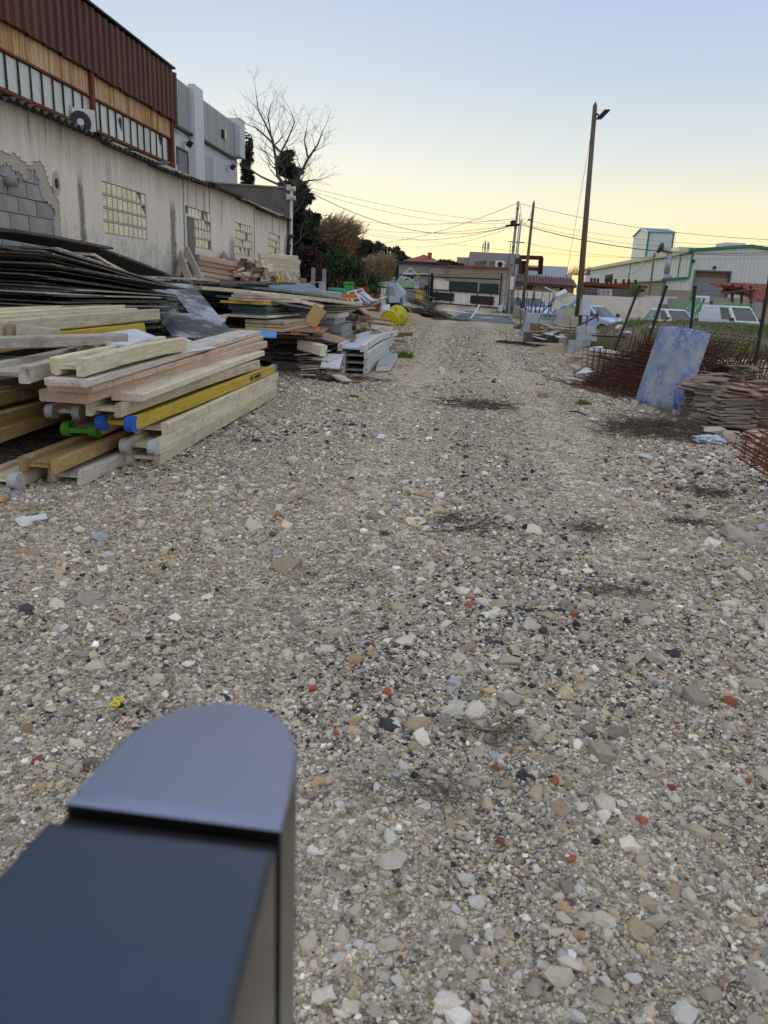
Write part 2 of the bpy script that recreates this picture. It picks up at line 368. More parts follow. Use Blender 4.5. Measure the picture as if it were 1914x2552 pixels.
# rust streaked fascia, brown siding, beige hall wall
m, nt, b, v = newmat('fascia_rusty', .8, 0, .3)
pos = nd(nt, 'NewGeometry').outputs['Position']; sp = nd(nt, 'SeparateXYZ', {0: pos}); zz = sp.outputs[2]
dr = noise(nt, scaled(nt, pos, (1, 5.5, .12)), 2.2, 4, .6); dr2 = noise(nt, scaled(nt, pos, (1, 16, .4)), 2.0, 3, .6); big = noise(nt, pos, 2, 4)
c = mixc(nt, ramp(nt, big, .35, .65), (.58, .46, .29), (.52, .37, .19))
c = mixc(nt, mth(nt, 'MULTIPLY', ramp(nt, dr, .46, .58), .85), c, (.34, .135, .035)); c = mixc(nt, mth(nt, 'MULTIPLY', ramp(nt, dr2, .58, .68), .8), c, (.16, .06, .025))
nt.links.new(c, b.inputs['Base Color'])
m, nt, b, v = newmat('siding_brown', .6, 0, .35)
pos = nd(nt, 'NewGeometry').outputs['Position']; dr = noise(nt, scaled(nt, pos, (1, 6, .25)), 2.0, 4, .6)
c = mixc(nt, ramp(nt, dr, .35, .7), (.105, .032, .018), (.062, .020, .013)); k = objvar(nt, .18)
c = mixc(nt, 1.0, c, nd(nt, 'CombineColor', {0: k, 1: k, 2: k}).outputs[0], 'MULTIPLY'); nt.links.new(c, b.inputs['Base Color'])
m, nt, b, v = newmat('hall_beige', .92, 0, .2)
pos = nd(nt, 'NewGeometry').outputs['Position']; dr = noise(nt, scaled(nt, pos, (1, 3, .3)), 2.0, 5, .7)
c = mixc(nt, ramp(nt, dr, .4, .75), (.46, .39, .27), (.29, .20, .11)); nt.links.new(c, b.inputs['Base Color'])

# black film panel with pale abrasion
m, nt, b, v = newmat('film_panel', .45, 0, .4)
a = noise(nt, v, 1.3, 5, .7); s = noise(nt, scaled(nt, v, (2, 40, 2)), 2.0, 4, .7)
f = ramp(nt, mth(nt, 'ADD', a, mth(nt, 'MULTIPLY_ADD', s, .5, -.25)), .42, .56)
c = mixc(nt, f, (.37, .40, .46), (.022, .026, .034)); sc = noise(nt, scaled(nt, v, (30, 4, 4)), 2.0, 3, .6)
c = mixc(nt, mth(nt, 'MULTIPLY', ramp(nt, sc, .62, .68), .7), c, (.05, .055, .065)); nt.links.new(c, b.inputs['Base Color'])

# mottled blue-white slab
m, nt, b, v = newmat('mottled_blue', .75, 0, .3)
a = noise(nt, v, 1.6, 8, .7); s = noise(nt, v, 16, 7, .8); t = noise(nt, scaled(nt, v, (4, 4, 2.6)), 1.1, 9, .85)
c = mixc(nt, ramp(nt, a, .35, .7), (.40, .44, .47), (.26, .32, .41))
f = mth(nt, 'MULTIPLY', ramp(nt, mth(nt, 'ADD', mth(nt, 'MULTIPLY', t, .62), mth(nt, 'MULTIPLY', s, .38)), .455, .545), .92)
f = mth(nt, 'MULTIPLY', f, mth(nt, 'MULTIPLY_ADD', ramp(nt, noise(nt, v, 2.1, 3, .5), .42, .58), .6, .4))
c = mixc(nt, f, c, (.03, .105, .40)); c = mixc(nt, mth(nt, 'MULTIPLY', ramp(nt, noise(nt, v, 22, 6, .8), .58, .7), .45), c, (.17, .22, .32))
nt.links.new(c, b.inputs['Base Color']); bump(nt, b, s, .2, .01)

# foreground casing: satin black lacquer
m, nt, b, v = newmat('casing_black', .27, 0, .5)
fine = noise(nt, v, 260, 2, .5); b.inputs['Base Color'].default_value = (.058, .078, .118, 1); b.inputs['Metallic'].default_value = .75
nt.links.new(mth(nt, 'MULTIPLY_ADD', noise(nt, v, 14, 6, .7), .3, .24), b.inputs['Roughness'])
bump(nt, b, fine, .05, .001)
m, nt, b, v = newmat('casing_side', .22, .85, .5)
b.inputs['Base Color'].default_value = (.055, .054, .05, 1)  # dark brownish gravel reflection on the sides put into the colour
m, nt, b, v = newmat('casing_skylit', .42, .75, .5)
b.inputs['Base Color'].default_value = (.27, .30, .405, 1); bump(nt, b, noise(nt, v, 300, 2, .5), .05, .001)  # rounded end's brighter sky reflection put into the base colour
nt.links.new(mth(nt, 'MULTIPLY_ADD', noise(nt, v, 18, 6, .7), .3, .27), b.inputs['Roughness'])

# leaves, reeds, grass
def leafmat(name, c1, c2, rough=.7):
    m, nt, b, v = newmat(name, rough, 0, .25)
    pos = nd(nt, 'NewGeometry').outputs['Position']
    n1 = noise(nt, pos, 1.3, 4, .6); n2 = noise(nt, pos, 25, 2, .5)
    c = mixc(nt, ramp(nt, mth(nt, 'ADD', mth(nt, 'MULTIPLY', n1, .5), mth(nt, 'MULTIPLY', n2, .5)), .36, .64), c1, c2)
    nt.links.new(c, b.inputs['Base Color']); return m
leafmat('leaf_hedge', (.022, .050, .016), (.055, .095, .03)); leafmat('leaf_conifer', (.014, .024, .012), (.04, .055, .026)); leafmat('leaf_cypress', (.018, .03, .014), (.04, .052, .024))
leafmat('leaf_red', (.035, .014, .016), (.06, .025, .022)); leafmat('reed', (.26, .18, .085), (.15, .105, .055)); leafmat('grass', (.085, .14, .025), (.17, .22, .055)); leafmat('grass_dry', (.22, .18, .10), (.13, .115, .06))
leafmat('leaf_palm', (.07, .12, .03), (.15, .17, .05)); leafmat('wood_far', (.018, .026, .016), (.035, .045, .025)); leafmat('ivy', (.02, .05, .015), (.05, .09, .025))

# ground: compacted gravel
m, nt, b, v = newmat('gravel_ground', .95, 0, .25)
pos = nd(nt, 'NewGeometry').outputs['Position']
p1 = noise(nt, pos, .45, 4, .6); p2 = noise(nt, pos, 1.7, 5, .65)
c = mixc(nt, ramp(nt, p1, .38, .62), (.41, .34, .25), (.37, .32, .25)); c = mixc(nt, mth(nt, 'MULTIPLY', ramp(nt, p2, .52, .7), .5), c, (.30, .265, .215))
sy = nd(nt, 'SeparateXYZ', {0: pos}); cy = sy.outputs[1]
band = mth(nt, 'MULTIPLY', ramp(nt, mth(nt, 'ABSOLUTE', mth(nt, 'SUBTRACT', mth(nt, 'ADD', cy, mth(nt, 'MULTIPLY_ADD', p2, 3, -1.5)), 12.9)), 1.7, .5), ramp(nt, sy.outputs[0], -2.2, -1.2))
trk = mth(nt, 'MULTIPLY', ramp(nt, mth(nt, 'ABSOLUTE', mth(nt, 'SUBTRACT', mth(nt, 'ABSOLUTE', mth(nt, 'ADD', sy.outputs[0], mth(nt, 'MULTIPLY_ADD', p1, .9, -.7))), .85)), .5, .12), ramp(nt, cy, 2.8, 4.5))
c = mixc(nt, mth(nt, 'MULTIPLY', trk, .75), c, (.53, .45, .345))
c = mixc(nt, mth(nt, 'MULTIPLY', band, .8), c, (.50, .405, .30))
for sc_, am in ((190, .5), (85, .55), (34, .45), (13, .3)):
    vo = nd(nt, 'TexVoronoi', {'Vector': pos, 'Scale': float(sc_), 'Randomness': 1.0})
    g = nd(nt, 'SeparateColor', {0: vo.outputs['Color']}).outputs[0]
    k = mth(nt, 'MULTIPLY_ADD', mth(nt, 'POWER', g, 1.3), am*1.7, 1-am*.75)
    c = mixc(nt, 1.0, c, nd(nt, 'CombineColor', {0: k, 1: k, 2: k}).outputs[0], 'MULTIPLY')
nt.links.new(c, b.inputs['Base Color'])
v1 = nd(nt, 'TexVoronoi', {'Vector': pos, 'Scale': 55.0}).outputs['Distance']; v2 = nd(nt, 'TexVoronoi', {'Vector': pos, 'Scale': 16.0}).outputs['Distance']
bump(nt, b, mth(nt, 'MULTIPLY', mth(nt, 'ADD', v1, mth(nt, 'MULTIPLY', v2, 1.6)), -1), .75, .02)
m, nt, b, v = newmat('gravel_stone', .92, 0, .25)
at = nd(nt, 'Attribute', attribute_name='col', attribute_type='INSTANCER')
pos = nd(nt, 'NewGeometry').outputs['Position']; k = mth(nt, 'MULTIPLY_ADD', noise(nt, pos, 120, 3, .6), .5, .75)
nt.links.new(mixc(nt, 1.0, at.outputs['Color'], nd(nt, 'CombineColor', {0: k, 1: k, 2: k}).outputs[0], 'MULTIPLY'), b.inputs['Base Color'])
plain('earth', (.15, .12, .085), 1, .25, 2, bmp=.5); plain('far_ground', (.16, .145, .11), 1, .2, .2)

# ------------------------------------------------------------------ ground
def smooth(t): t = max(0.0, min(1.0, t)); return t*t*(3-2*t)
def ghz(x, y):
    z = gz(y); t = smooth((x-4.5)/2.6)
    z = z*(1-t)+t*(-.45*smooth((y-20)/14))
    fade = smooth((8-abs(x))/3)*smooth((26-y)/6)
    if fade > 0: z += .022*fade*mnoise.noise(Vector((x*.55, y*.55, 3.1)))+.010*fade*mnoise.noise(Vector((x*1.9, y*1.9, 8.7)))
    return z
xs = [-1800, -400, -120, -60, -30, -16, -11]+[-8+.4*i for i in range(41)]+[9, 10, 11, 13, 16, 20, 30, 60, 120, 400, 1800]
ys = [-400, -60, -15, -5]+[-2+.4*i for i in range(71)]+[27+1.5*i for i in range(26)]+[72, 90, 130, 250, 600, 2500]
mb = MB()
mb.v = [(x, y, ghz(x, y)) for y in ys for x in xs]
nx = len(xs); mb.f = [(j*nx+i, j*nx+i+1, (j+1)*nx+i+1, (j+1)*nx+i) for j in range(len(ys)-1) for i in range(nx-1)]
ground = link('ground', mb.mesh('ground', smooth=True)); ground.data.materials.append(M['gravel_ground']); WL[ground.name] = Vector((0, 0, 0)); tag(ground, kind='structure')
ground['label'] = 'beige and grey gravel yard running to the gate'

# loose gravel: points with size, turn and colour, stones instanced on them
def stone_points():
    rs = np.random.RandomState(3); P = []; S = []; C = []; RO = []
    PAL = np.array([(.55, .46, .335), (.66, .59, .475), (.50, .39, .25), (.40, .36, .30), (.80, .76, .68), (.06, .06, .065), (.40, .41, .43), (.50, .32, .17), (.33, .10, .055), (.27, .23, .18)])
    zones = ((1.0, 2.1, -1.5, 1.8, 21000, .0038), (2.1, 3.2, -2.2, 2.6, 13500, .0049), (3.2, 5.0, -3.3, 3.6, 6600, .0068), (5.0, 8.0, -3.1, 4.0, 3000, .0092), (8.0, 13, -3.0, 4.6, 1450, .0105), (13, 30, -3.6, 5.0, 520, .0118))
    for (y0, y1, x0, x1, den, med) in zones:
        n = int(den*(y1-y0)*(x1-x0)); y = rs.uniform(y0, y1, n); x = rs.uniform(x0, x1, n)
        # keep what the yard view can show, with a margin to the sides
        keep = (np.abs(x+.087*y) < .62*(y*.96+.55)+.3); x, y = x[keep], y[keep]; n = len(x)
        pn = np.array([mnoise.noise(Vector((a*.8, b*.8, 1.7))) for a, b in zip(x, y)])      # coarse / dark patches
        pd = np.array([mnoise.noise(Vector((a*.5+9, b*.5, 5.2))) for a, b in zip(x, y)])
        s = med*np.exp(rs.normal(0, .45, n))*(1+.35*pn); s = np.clip(s, med*.35, med*5)
        big = rs.rand(n) < .02; s[big] *= rs.uniform(1.8, 4.0 if y0 < 4 else 2.4, big.sum())
        sandy = (np.abs(y-12.9) < 1.3) & (x > -1.9)
        pz = np.array([mnoise.noise(Vector((a*.42+5, b*.42, 2.9))) for a, b in zip(x, y)])
        tr = np.abs(np.abs(x+.9*.5-.7+.3*pn)-.85) < .30
        thin = tr & (y > 3.4) & (rs.rand(n) < .6); s[tr & (y > 3.0)] *= .8
        kk = ~(sandy & (rs.rand(n) < .8)) & ~thin & ~(rs.rand(n) < np.clip((pz-.08)*2.4, 0, .6)); x, y, s, pn, pd, big = x[kk], y[kk], s[kk], pn[kk], pd[kk], big[kk]; n = len(x)
        dark = np.clip(.05+.28*pd, .02, .22)+.05*((y > 2.0) & (y < 3.3))
        w = np.zeros((n, 10)); w[:, 0] = .28; w[:, 1] = .20; w[:, 2] = .20-.12*np.clip(pd*2, -1, 1); w[:, 3] = .14; w[:, 4] = .075; w[:, 5] = dark; w[:, 6] = .035; w[:, 7] = .03; w[:, 8] = .003; w[:, 9] = .08
        cum = np.cumsum(w/w.sum(1, keepdims=True), 1); u = rs.rand(n, 1); idx = (u > cum).sum(1).clip(0, 9); idx[big & ((idx == 5) | (idx == 9)) & (rs.rand(n) < .8)] = 1
        col = PAL[idx]*.87*np.exp(rs.normal(0, .18, (n, 1))); col = col*.9+col.mean(1, keepdims=True)*.1
        z = np.array([ghz(a, b) for a, b in zip(x, y)])+s*.12
        P.append(np.stack([x, y, z], 1)); C.append(col); S.append(s[:, None]*rs.uniform(.65, 1.25, (n, 3))*np.array([1, 1, .62])); ro = rs.uniform(0, 6.28, (n, 3)); ro[:, :2] = rs.normal(0, .35, (n, 2)); RO.append(ro)
    return np.concatenate(P), np.concatenate(S), np.concatenate(C), np.concatenate(RO)
P, S, C, RO = stone_points(); n = len(P)
me = bpy.data.meshes.new('gravel'); me.vertices.add(n); me.vertices.foreach_set('co', P.astype(np.float32).ravel())
for nm, arr in (('scl', S), ('rot', RO)): me.attributes.new(nm, 'FLOAT_VECTOR', 'POINT').data.foreach_set('vector', arr.astype(np.float32).ravel())
me.attributes.new('col', 'FLOAT_COLOR', 'POINT').data.foreach_set('color', np.concatenate([C, np.ones((n, 1))], 1).astype(np.float32).ravel())
gravel = link('gravel', me); tag(gravel, 'loose crushed gravel of mixed pale and dark stones over the yard', 'gravel', kind='stuff'); me.materials.append(M['gravel_stone'])
ng = bpy.data.node_groups.new('gravel', 'GeometryNodeTree')
ng.interface.new_socket('Geometry', in_out='INPUT', socket_type='NodeSocketGeometry'); ng.interface.new_socket('Geometry', in_out='OUTPUT', socket_type='NodeSocketGeometry')
def gn(t, **p):
    k = ng.nodes.new(t)
    for a, b_ in p.items(): setattr(k, a, b_)
    return k
gi = gn('NodeGroupInput'); go = gn('NodeGroupOutput'); join = gn('GeometryNodeGeometryToInstance'); LK = ng.links.new
for k in range(7):
    ico = gn('GeometryNodeMeshIcoSphere'); ico.inputs['Radius'].default_value = 1; ico.inputs['Subdivisions'].default_value = 2 if k < 2 else 1
    sp_ = gn('GeometryNodeSetPosition'); nz = gn('ShaderNodeTexNoise'); nz.inputs['Scale'].default_value = 1.35; nz.noise_dimensions = '4D'; nz.inputs['W'].default_value = 3.7*k+1
    vm = gn('ShaderNodeVectorMath', operation='SUBTRACT'); vm.inputs[1].default_value = (.5, .5, .5); vs_ = gn('ShaderNodeVectorMath', operation='SCALE'); vs_.inputs['Scale'].default_value = 2.3
    LK(nz.outputs['Color'], vm.inputs[0]); LK(vm.outputs[0], vs_.inputs[0]); LK(vs_.outputs[0], sp_.inputs['Offset']); LK(ico.outputs[0], sp_.inputs[0])
    sm = gn('GeometryNodeSetMaterial'); sm.inputs['Material'].default_value = M['gravel_stone']; LK(sp_.outputs[0], sm.inputs[0]); LK(sm.outputs[0], join.inputs[0])
iop = gn('GeometryNodeInstanceOnPoints'); iop.inputs['Pick Instance'].default_value = True
LK(gi.outputs[0], iop.inputs['Points']); LK(join.outputs[0], iop.inputs['Instance'])
ri = gn('FunctionNodeRandomValue', data_type='INT')
for s_ in ri.inputs:
    if s_.type == 'INT' and s_.name == 'Max': s_.default_value = 6
LK([o for o in ri.outputs if o.type == 'INT'][0], iop.inputs['Instance Index'])
for nm, sk in (('rot', 'Rotation'), ('scl', 'Scale')):
    na = gn('GeometryNodeInputNamedAttribute', data_type='FLOAT_VECTOR'); na.inputs['Name'].default_value = nm; LK(na.outputs[0], iop.inputs[sk])
LK(iop.outputs[0], go.inputs[0])
gravel.modifiers.new('stones', 'NODES').node_group = ng

# bigger stones one can pick out: pieces of the ground
def rock_mesh(seed, sub=2):
    bm = bmesh.new(); bmesh.ops.create_icosphere(bm, subdivisions=sub, radius=1)
    o = Vector((seed*3.1, seed*1.7, 0))
    for v in bm.verts:
        d = v.co.normalized(); k = 1+.65*mnoise.noise(d*1.3+o)+.3*mnoise.noise(d*2.9+o); v.co = d*k
        for ax in range(5):
            nrm = Vector((math.sin(seed*9+ax*2.4), math.cos(seed*5+ax*1.9), math.sin(ax*3.3+seed))).normalized()
            e = v.co.dot(nrm)-.58
            if e > 0: v.co -= nrm*e*.9
        v.co.z *= .68
    me = bpy.data.meshes.new('stone'); bm.to_mesh(me); bm.free(); return me
ROCKS = {}
for mt in ('rock', 'rock_white', 'rock_red', 'rock_dark'):
    ROCKS[mt] = []
    for k in range(5 if mt == 'rock' else 3):
        me = rock_mesh(k+len(mt), 1 if mt == 'rock_dark' else 2); me.materials.append(M[mt]); ROCKS[mt].append(me)
def stone(x, y, s, mt, sz=(1, 1, 1)):
    o = inst('stone', R.choice(ROCKS[mt]), ground, (x, y, ghz(x, y)+s*.25), (R.uniform(-.3, .3), R.uniform(-.3, .3), R.uniform(0, 6.3)), (s*sz[0]*R.uniform(.8, 1.3), s*sz[1]*R.uniform(.75, 1.1), s*sz[2]*R.uniform(.7, 1.1)))
    return o
for (px, py, s, mt) in ((1162, 2196, .021, 'rock_white'), (1190, 2262, .026, 'rock_white'), (1190, 1480, .03, 'rock_white'), (860, 1738, .030, 'rock'), (940, 1960, .02, 'rock_white'), (985, 1975, .016, 'rock_white'), (1325, 1938, .024, 'rock_white'), (780, 1716, .022, 'rock_red'), (966, 1730, .022, 'rock_red'), (1170, 1512, .024, 'rock_red'), (1428, 1537, .024, 'rock_red'), (838, 1826, .016, 'rock_red'), (1385, 1948, .019, 'rock_red'), (1425, 2150, .013, 'rock_red'), (950, 1093, .05, 'rock_white'), (60, 1305, .06, 'rock_white'), (1700, 1205, .05, 'rock_white'), (1690, 1188, .045, 'rock_white'), (1385, 2448, .036, 'rock'), (1330, 2480, .028, 'rock'), (1700, 2540, .03, 'rock_white'), (1430, 2545, .02, 'rock_white'), (1165, 2385, .02, 'rock'), (1175, 2440, .018, 'rock'), (960, 2140, .02, 'rock'), (850, 2340, .019, 'rock'), (1090, 1940, .022, 'rock'), (1290, 2050, .02, 'rock'), (185, 1925, .03, 'rock'), (310, 1520, .026, 'rock'), (715, 1630, .034, 'rock'), (395, 1690, .034, 'rock'), (1580, 1648, .034, 'rock'), (1245, 2010, .02, 'rock_dark'), (680, 1335, .03, 'rock_dark'), (65, 1520, .035, 'rock_dark'), (1790, 1130, .05, 'rock_white'), (1500, 2300, .024, 'rock'), (1600, 2150, .02, 'rock'), (1740, 2020, .024, 'rock_white'), (1640, 1900, .026, 'rock')):
    p = ground_at(px, py); stone(p.x, p.y, s, mt)
for k in range(245):
    px, py = R.uniform(-20, 1930), 1330+1230*(R.random()**.8)
    if px < 780 and py > 1750: px += 780
    p = ground_at(px, py); s = min(.026, .0074*math.exp(R.gauss(.3, .35)))*(1+.06*p.y)
    stone(p.x, p.y, s, R.choices(['rock', 'rock_white', 'rock_dark', 'rock_red'], [.64, .33, .03, 0])[0])

# ------------------------------------------------------------------ low workshop along the yard (wall plane x = XW)
XW, Y0, Y1, ZE = -5.6, 3.0, 24.5, 3.3
shop = root('workshop', 'low rendered workshop with stained cream wall, glass-block windows and corrugated eave', 'building', (XW, 14, 0))
WIN = []
for (pts, nc, nr) in (((252, 449, 368, 600), 9, 4), ((461, 511, 527, 622), 8, 4), ((585, 552, 628, 632), 8, 4), ((667, 578, 698, 634), 7, 4)):
    a = AX(pts[0], pts[1], XW); c = AX(pts[2], pts[3], XW)
    WIN.append((a.y, c.y, c.z if nr == 4 else c.z, a.z, nc, nr))
WIN = [(a, b, 2.03 if i == 0 else min(z0, 2.05), z1, nc, nr) for i, (a, b, z0, z1, nc, nr) in enumerate(WIN)]
def wall_cells(mb, ycuts, zcuts, hole, x, depth, wob=0.0):
    def jit(y, z):
        if not wob or y in (ycuts[0], ycuts[-1]) or z in (zcuts[0], zcuts[-1]): return (y, z)
        return (y+wob*mnoise.noise(Vector((y*13, z*13, 3))), z+wob*mnoise.noise(Vector((y*13, z*13, 8))))
    n0 = len(mb.v)
    for i in range(len(ycuts)-1):
        for j in range(len(zcuts)-1):
            y0, y1, z0, z1 = ycuts[i], ycuts[i+1], zcuts[j], zcuts[j+1]
            if hole(i, j): continue
            mb.add([(x, y0, z0), (x, y1, z0), (x, y1, z1), (x, y0, z1)], [(0, 1, 2, 3)])
            for (di, dj, q) in ((-1, 0, ((y0, z0), (y0, z1))), (1, 0, ((y1, z1), (y1, z0))), (0, -1, ((y1, z0), (y0, z0))), (0, 1, ((y0, z1), (y1, z1)))):
                ii, jj = i+di, j+dj
                if 0 <= ii < len(ycuts)-1 and 0 <= jj < len(zcuts)-1 and hole(ii, jj):
                    (a, b_), (c_, d_) = q; mb.add([(x, a, b_), (x-depth, a, b_), (x-depth, c_, d_), (x, c_, d_)], [(0, 1, 2, 3)])
    if wob: mb.v[n0:] = [(vx, *jit(vy, vz)) for vx, vy, vz in mb.v[n0:]]
# patch where the render has fallen off and the blocks show
PY0, PY1, PZ0, PZ1 = 8.6, 11.2, 1.2, 3.2
def fallen(y, z):
    q = 2.78+.10*mnoise.noise(Vector((y*2.5, 0, 4))); e = 10.53+.11*mnoise.noise(Vector((0, z*2.6, 9)))+.05*mnoise.noise(Vector((1, z*9, 2)))
    if z > 2.35: e -= (z-2.35)*.9
    return y < e and z < q+.05*mnoise.noise(Vector((y*9, z*9, 1))) and z > 1.25
mb = MB()
step = .035; yc = [PY0+step*i for i in range(int((PY1-PY0)/step)+1)]; zc = [PZ0+step*i for i in range(int((PZ1-PZ0)/step)+1)]
wall_cells(mb, yc, zc, lambda i, j: fallen(yc[i]+step/2, zc[j]+step/2), XW, .03, .03)
ey, ez = yc[-1], zc[-1]
ycut = sorted({Y0, PY0, ey, Y1}|{w_[0] for w_ in WIN}|{w_[1] for w_ in WIN}); zcut = sorted({0.0, PZ0, ez, ZE+.12}|{w_[2] for w_ in WIN}|{w_[3] for w_ in WIN})
def hole2(i, j):
    y, z = (ycut[i]+ycut[i+1])/2, (zcut[j]+zcut[j+1])/2
    if PY0 < y < ey and PZ0 < z < ez: return True
    return any(a < y < b_ and c_ < z < d_ for (a, b_, c_, d_, *_q) in WIN)
m2 = MB(); wall_cells(m2, ycut, zcut, hole2, XW, .07); mb.add(m2.v, m2.f)
mb.bx(XW-.34, XW-.12, Y0, Y1, 0, ZE); mb.bx(XW-4.2, XW-.12, Y1-.12, Y1-.002, 0, ZE+.2)
wall = part('wall', mb, 'wall_stained', shop)
def bare(y, z): return fallen(y+.15+.10*mnoise.noise(Vector((y*3, z*3, 7))), z+.13+.08*mnoise.noise(Vector((y*4, z*4, 2))))
mu = MB(); wall_cells(mu, yc, zc, lambda i, j: bare(yc[i]+step/2, zc[j]+step/2) or not fallen(yc[i]-.04, zc[j]-.04) and not fallen(yc[i]+.04, zc[j]+.04), XW-.014, .03, .03)
part('undercoat', mu, 'mortar', shop)
# bare blocks: one unit each, mortar bed behind
part('mortar_bed', MB().bx(XW-.119, XW-.062, PY0-.1, 11.0, 1.0, 3.1), 'mortar', shop)
bl = MB().box((0, 0, 0), (.05, .40, .187)).mesh('concrete_block'); bl.materials.append(M['block_grey'])
bh = MB().box((0, 0, 0), (.05, .195, .187)).mesh('concrete_block_half'); bh.materials.append(M['block_grey'])
for k in range(9):
    z = 1.1+.2*k; off = .21 if k % 2 else 0
    y = 8.52+off
    while y < 10.75:
        inst('concrete_block', bl, shop, (XW-.055+R.uniform(-.004, .004), y+.2, z+.1), (R.uniform(-.01, .01), 0, 0)); y += .42
# vent pipe, hole with patch
mb = MB(); p = AX(20, 452, XW); mb.lathe([(.062, -.08), (.062, .14), (.05, .14), (.05, 0)], (p.x, p.y, p.z), Matrix.Rotation(math.radians(90), 3, 'Y'), 14); part('vent_pipe', mb, 'form_grey', shop, True)
p = AX(140, 457, XW); mb = MB()
mb.lathe([(.14, -.005), (.13, .006), (.065, .008), (.06, -.04)], p, Matrix.Rotation(math.radians(90), 3, 'Y') @ Matrix.Diagonal((1.2, .85, 1)), 12); part('patched_hole', mb, 'mortar', shop)
part('hole_core', MB().lathe([(.055, -.01), (.055, .0095)], p, Matrix.Rotation(math.radians(90), 3, 'Y') @ Matrix.Diagonal((1.2, .85, 1)), 12), 'black', shop)
# glass-block windows
GB = {}
for (a, b_, z0, z1, nc, nr) in WIN:
    wf = MB(); dy, dz = (b_-a)/nc, (z1-z0)/nr
    for i in range(nc+1): wf.bx(XW-.08, XW-.008, a+i*dy-.008, a+i*dy+.008, z0, z1)
    for j in range(nr+1): wf.bx(XW-.081, XW-.009, a+.008, b_-.008, z0+j*dz-.009, z0+j*dz+.009)
    wo = part('window', wf, 'concrete', shop, label='glass-block window, some blocks broken')
    key = (round(dy, 2), round(dz, 2))
    g = MB(); hy, hz = dy/2-.01, dz/2-.011
    for q, (s_, xo) in enumerate(((1, 0), (.86, .016))): pass
    g.v = [(0, -hy, -hz), (0, hy, -hz), (0, hy, hz), (0, -hy, hz), (.018, -hy*.84, -hz*.84), (.018, hy*.84, -hz*.84), (.018, hy*.84, hz*.84), (.018, -hy*.84, hz*.84)]
    g.f = [(4, 5, 6, 7), (0, 1, 5, 4), (1, 2, 6, 5), (2, 3, 7, 6), (3, 0, 4, 7)]
    gm = g.mesh('glass_block'); gm.materials.append(M['glass_block'])
    br = MB(); br.v = [(0, -hy, -hz), (0, hy, -hz), (0, -hy*.2, hz*.3), (0, -hy, hz), (.018, -hy*.84, -hz*.84), (.018, hy*.7, -hz*.84), (.018, -hy*.3, hz*.2), (.018, -hy*.84, hz*.7)]
    br.f = [(4, 5, 6, 7), (0, 1, 5, 4), (1, 2, 6, 5), (2, 3, 7, 6), (3, 0, 4, 7)]
    bm_ = br.mesh('broken_glass_block'); bm_.materials.append(M['glass_block'])
    part('dark_room', MB().bx(XW-.11, XW-.095, a, b_, z0, z1), 'black', wo)
    for i in range(nc):
        for j in range(nr):
            u = R.random(); q = .05 if nc == 9 else .09
            if nc == 9 and (i, j) == (7, 3): u = q*1.5
            if u < q: continue
            inst('broken_glass_block' if u < q*2 else 'glass_block', bm_ if u < q*2 else gm, wo, (XW-.028, a+(i+.5)*dy, z0+(j+.5)*dz), (R.uniform(-.02, .02), R.uniform(-.05, .05), R.uniform(-.05, .05)))
# boarded strip at window two
part('steel_shutter', MB().bx(XW-.005, XW+.035, WIN[1][0]+.03, WIN[1][0]+.42, 1.3, 2.62), 'concrete_dark', shop)
part('casement_frame', MB().bx(XW-.004, XW+.02, WIN[1][0]-.06, WIN[1][0]+.02, 1.3, 2.62).bx(XW-.004, XW+.02, WIN[1][0]-.06, WIN[1][0]+.8, 2.625, 2.67), 'white_paint', shop)
# corrugated fibre-cement roof: wave sheets, slightly uneven, overhanging the wall
def corr_sheet(y0, y1, x_in, x_out, z_in, z_out, pitch=.177, amp=.026, th=.007):
    n = max(6, int((y1-y0)/pitch*8)); vs = []; fs = []
    for s_ in (0, 1):
        for (x, z) in ((x_in, z_in), ((x_in+x_out)/2, (z_in+z_out)/2), (x_out, z_out)):
            for i in range(n+1):
                y = y0+(y1-y0)*i/n; vs.append((x, y, z+amp*math.cos(2*math.pi*y/pitch)-th*s_))
    w_ = n+1
    for s_ in (0, 1):
        for r_ in range(2):
            for i in range(n):
                q = s_*3*w_+r_*w_+i; f_ = (q, q+1, q+w_+1, q+w_); fs.append(f_ if s_ else f_[::-1])
    for i in range(n): q = 2*w_+i; fs.append((q, q+1, q+1+3*w_, q+3*w_))
    for e in (0, n):
        for r_ in range(2): q = r_*w_+e; fs.append((q, q+w_, q+w_+3*w_, q+3*w_))
    return MB().add(vs, fs)
y = Y0; k = 0
while y < Y1-.1:
    y1_ = min(y+.885*1.0, Y1); o = R.uniform(-.05, .05); dz = .035*math.sin(y*.8)+R.uniform(-.012, .012)
    part('roof_sheet', corr_sheet(y, y1_+.06, XW-4.1, XW+.17+o, ZE+.55, ZE+.02+dz+(.006 if k % 2 else 0)), 'roof_fibre', shop, True); y = y1_; k += 1
for k in range(7):   # debris along the eave
    yy_ = R.uniform(9.8, 20); part('roof_flake', MB().box((XW+.1, yy_, ZE+.085), (.22, .2, .012), Matrix.Rotation(R.uniform(-.4, .4), 3, 'X')), 'roof_fibre', shop)
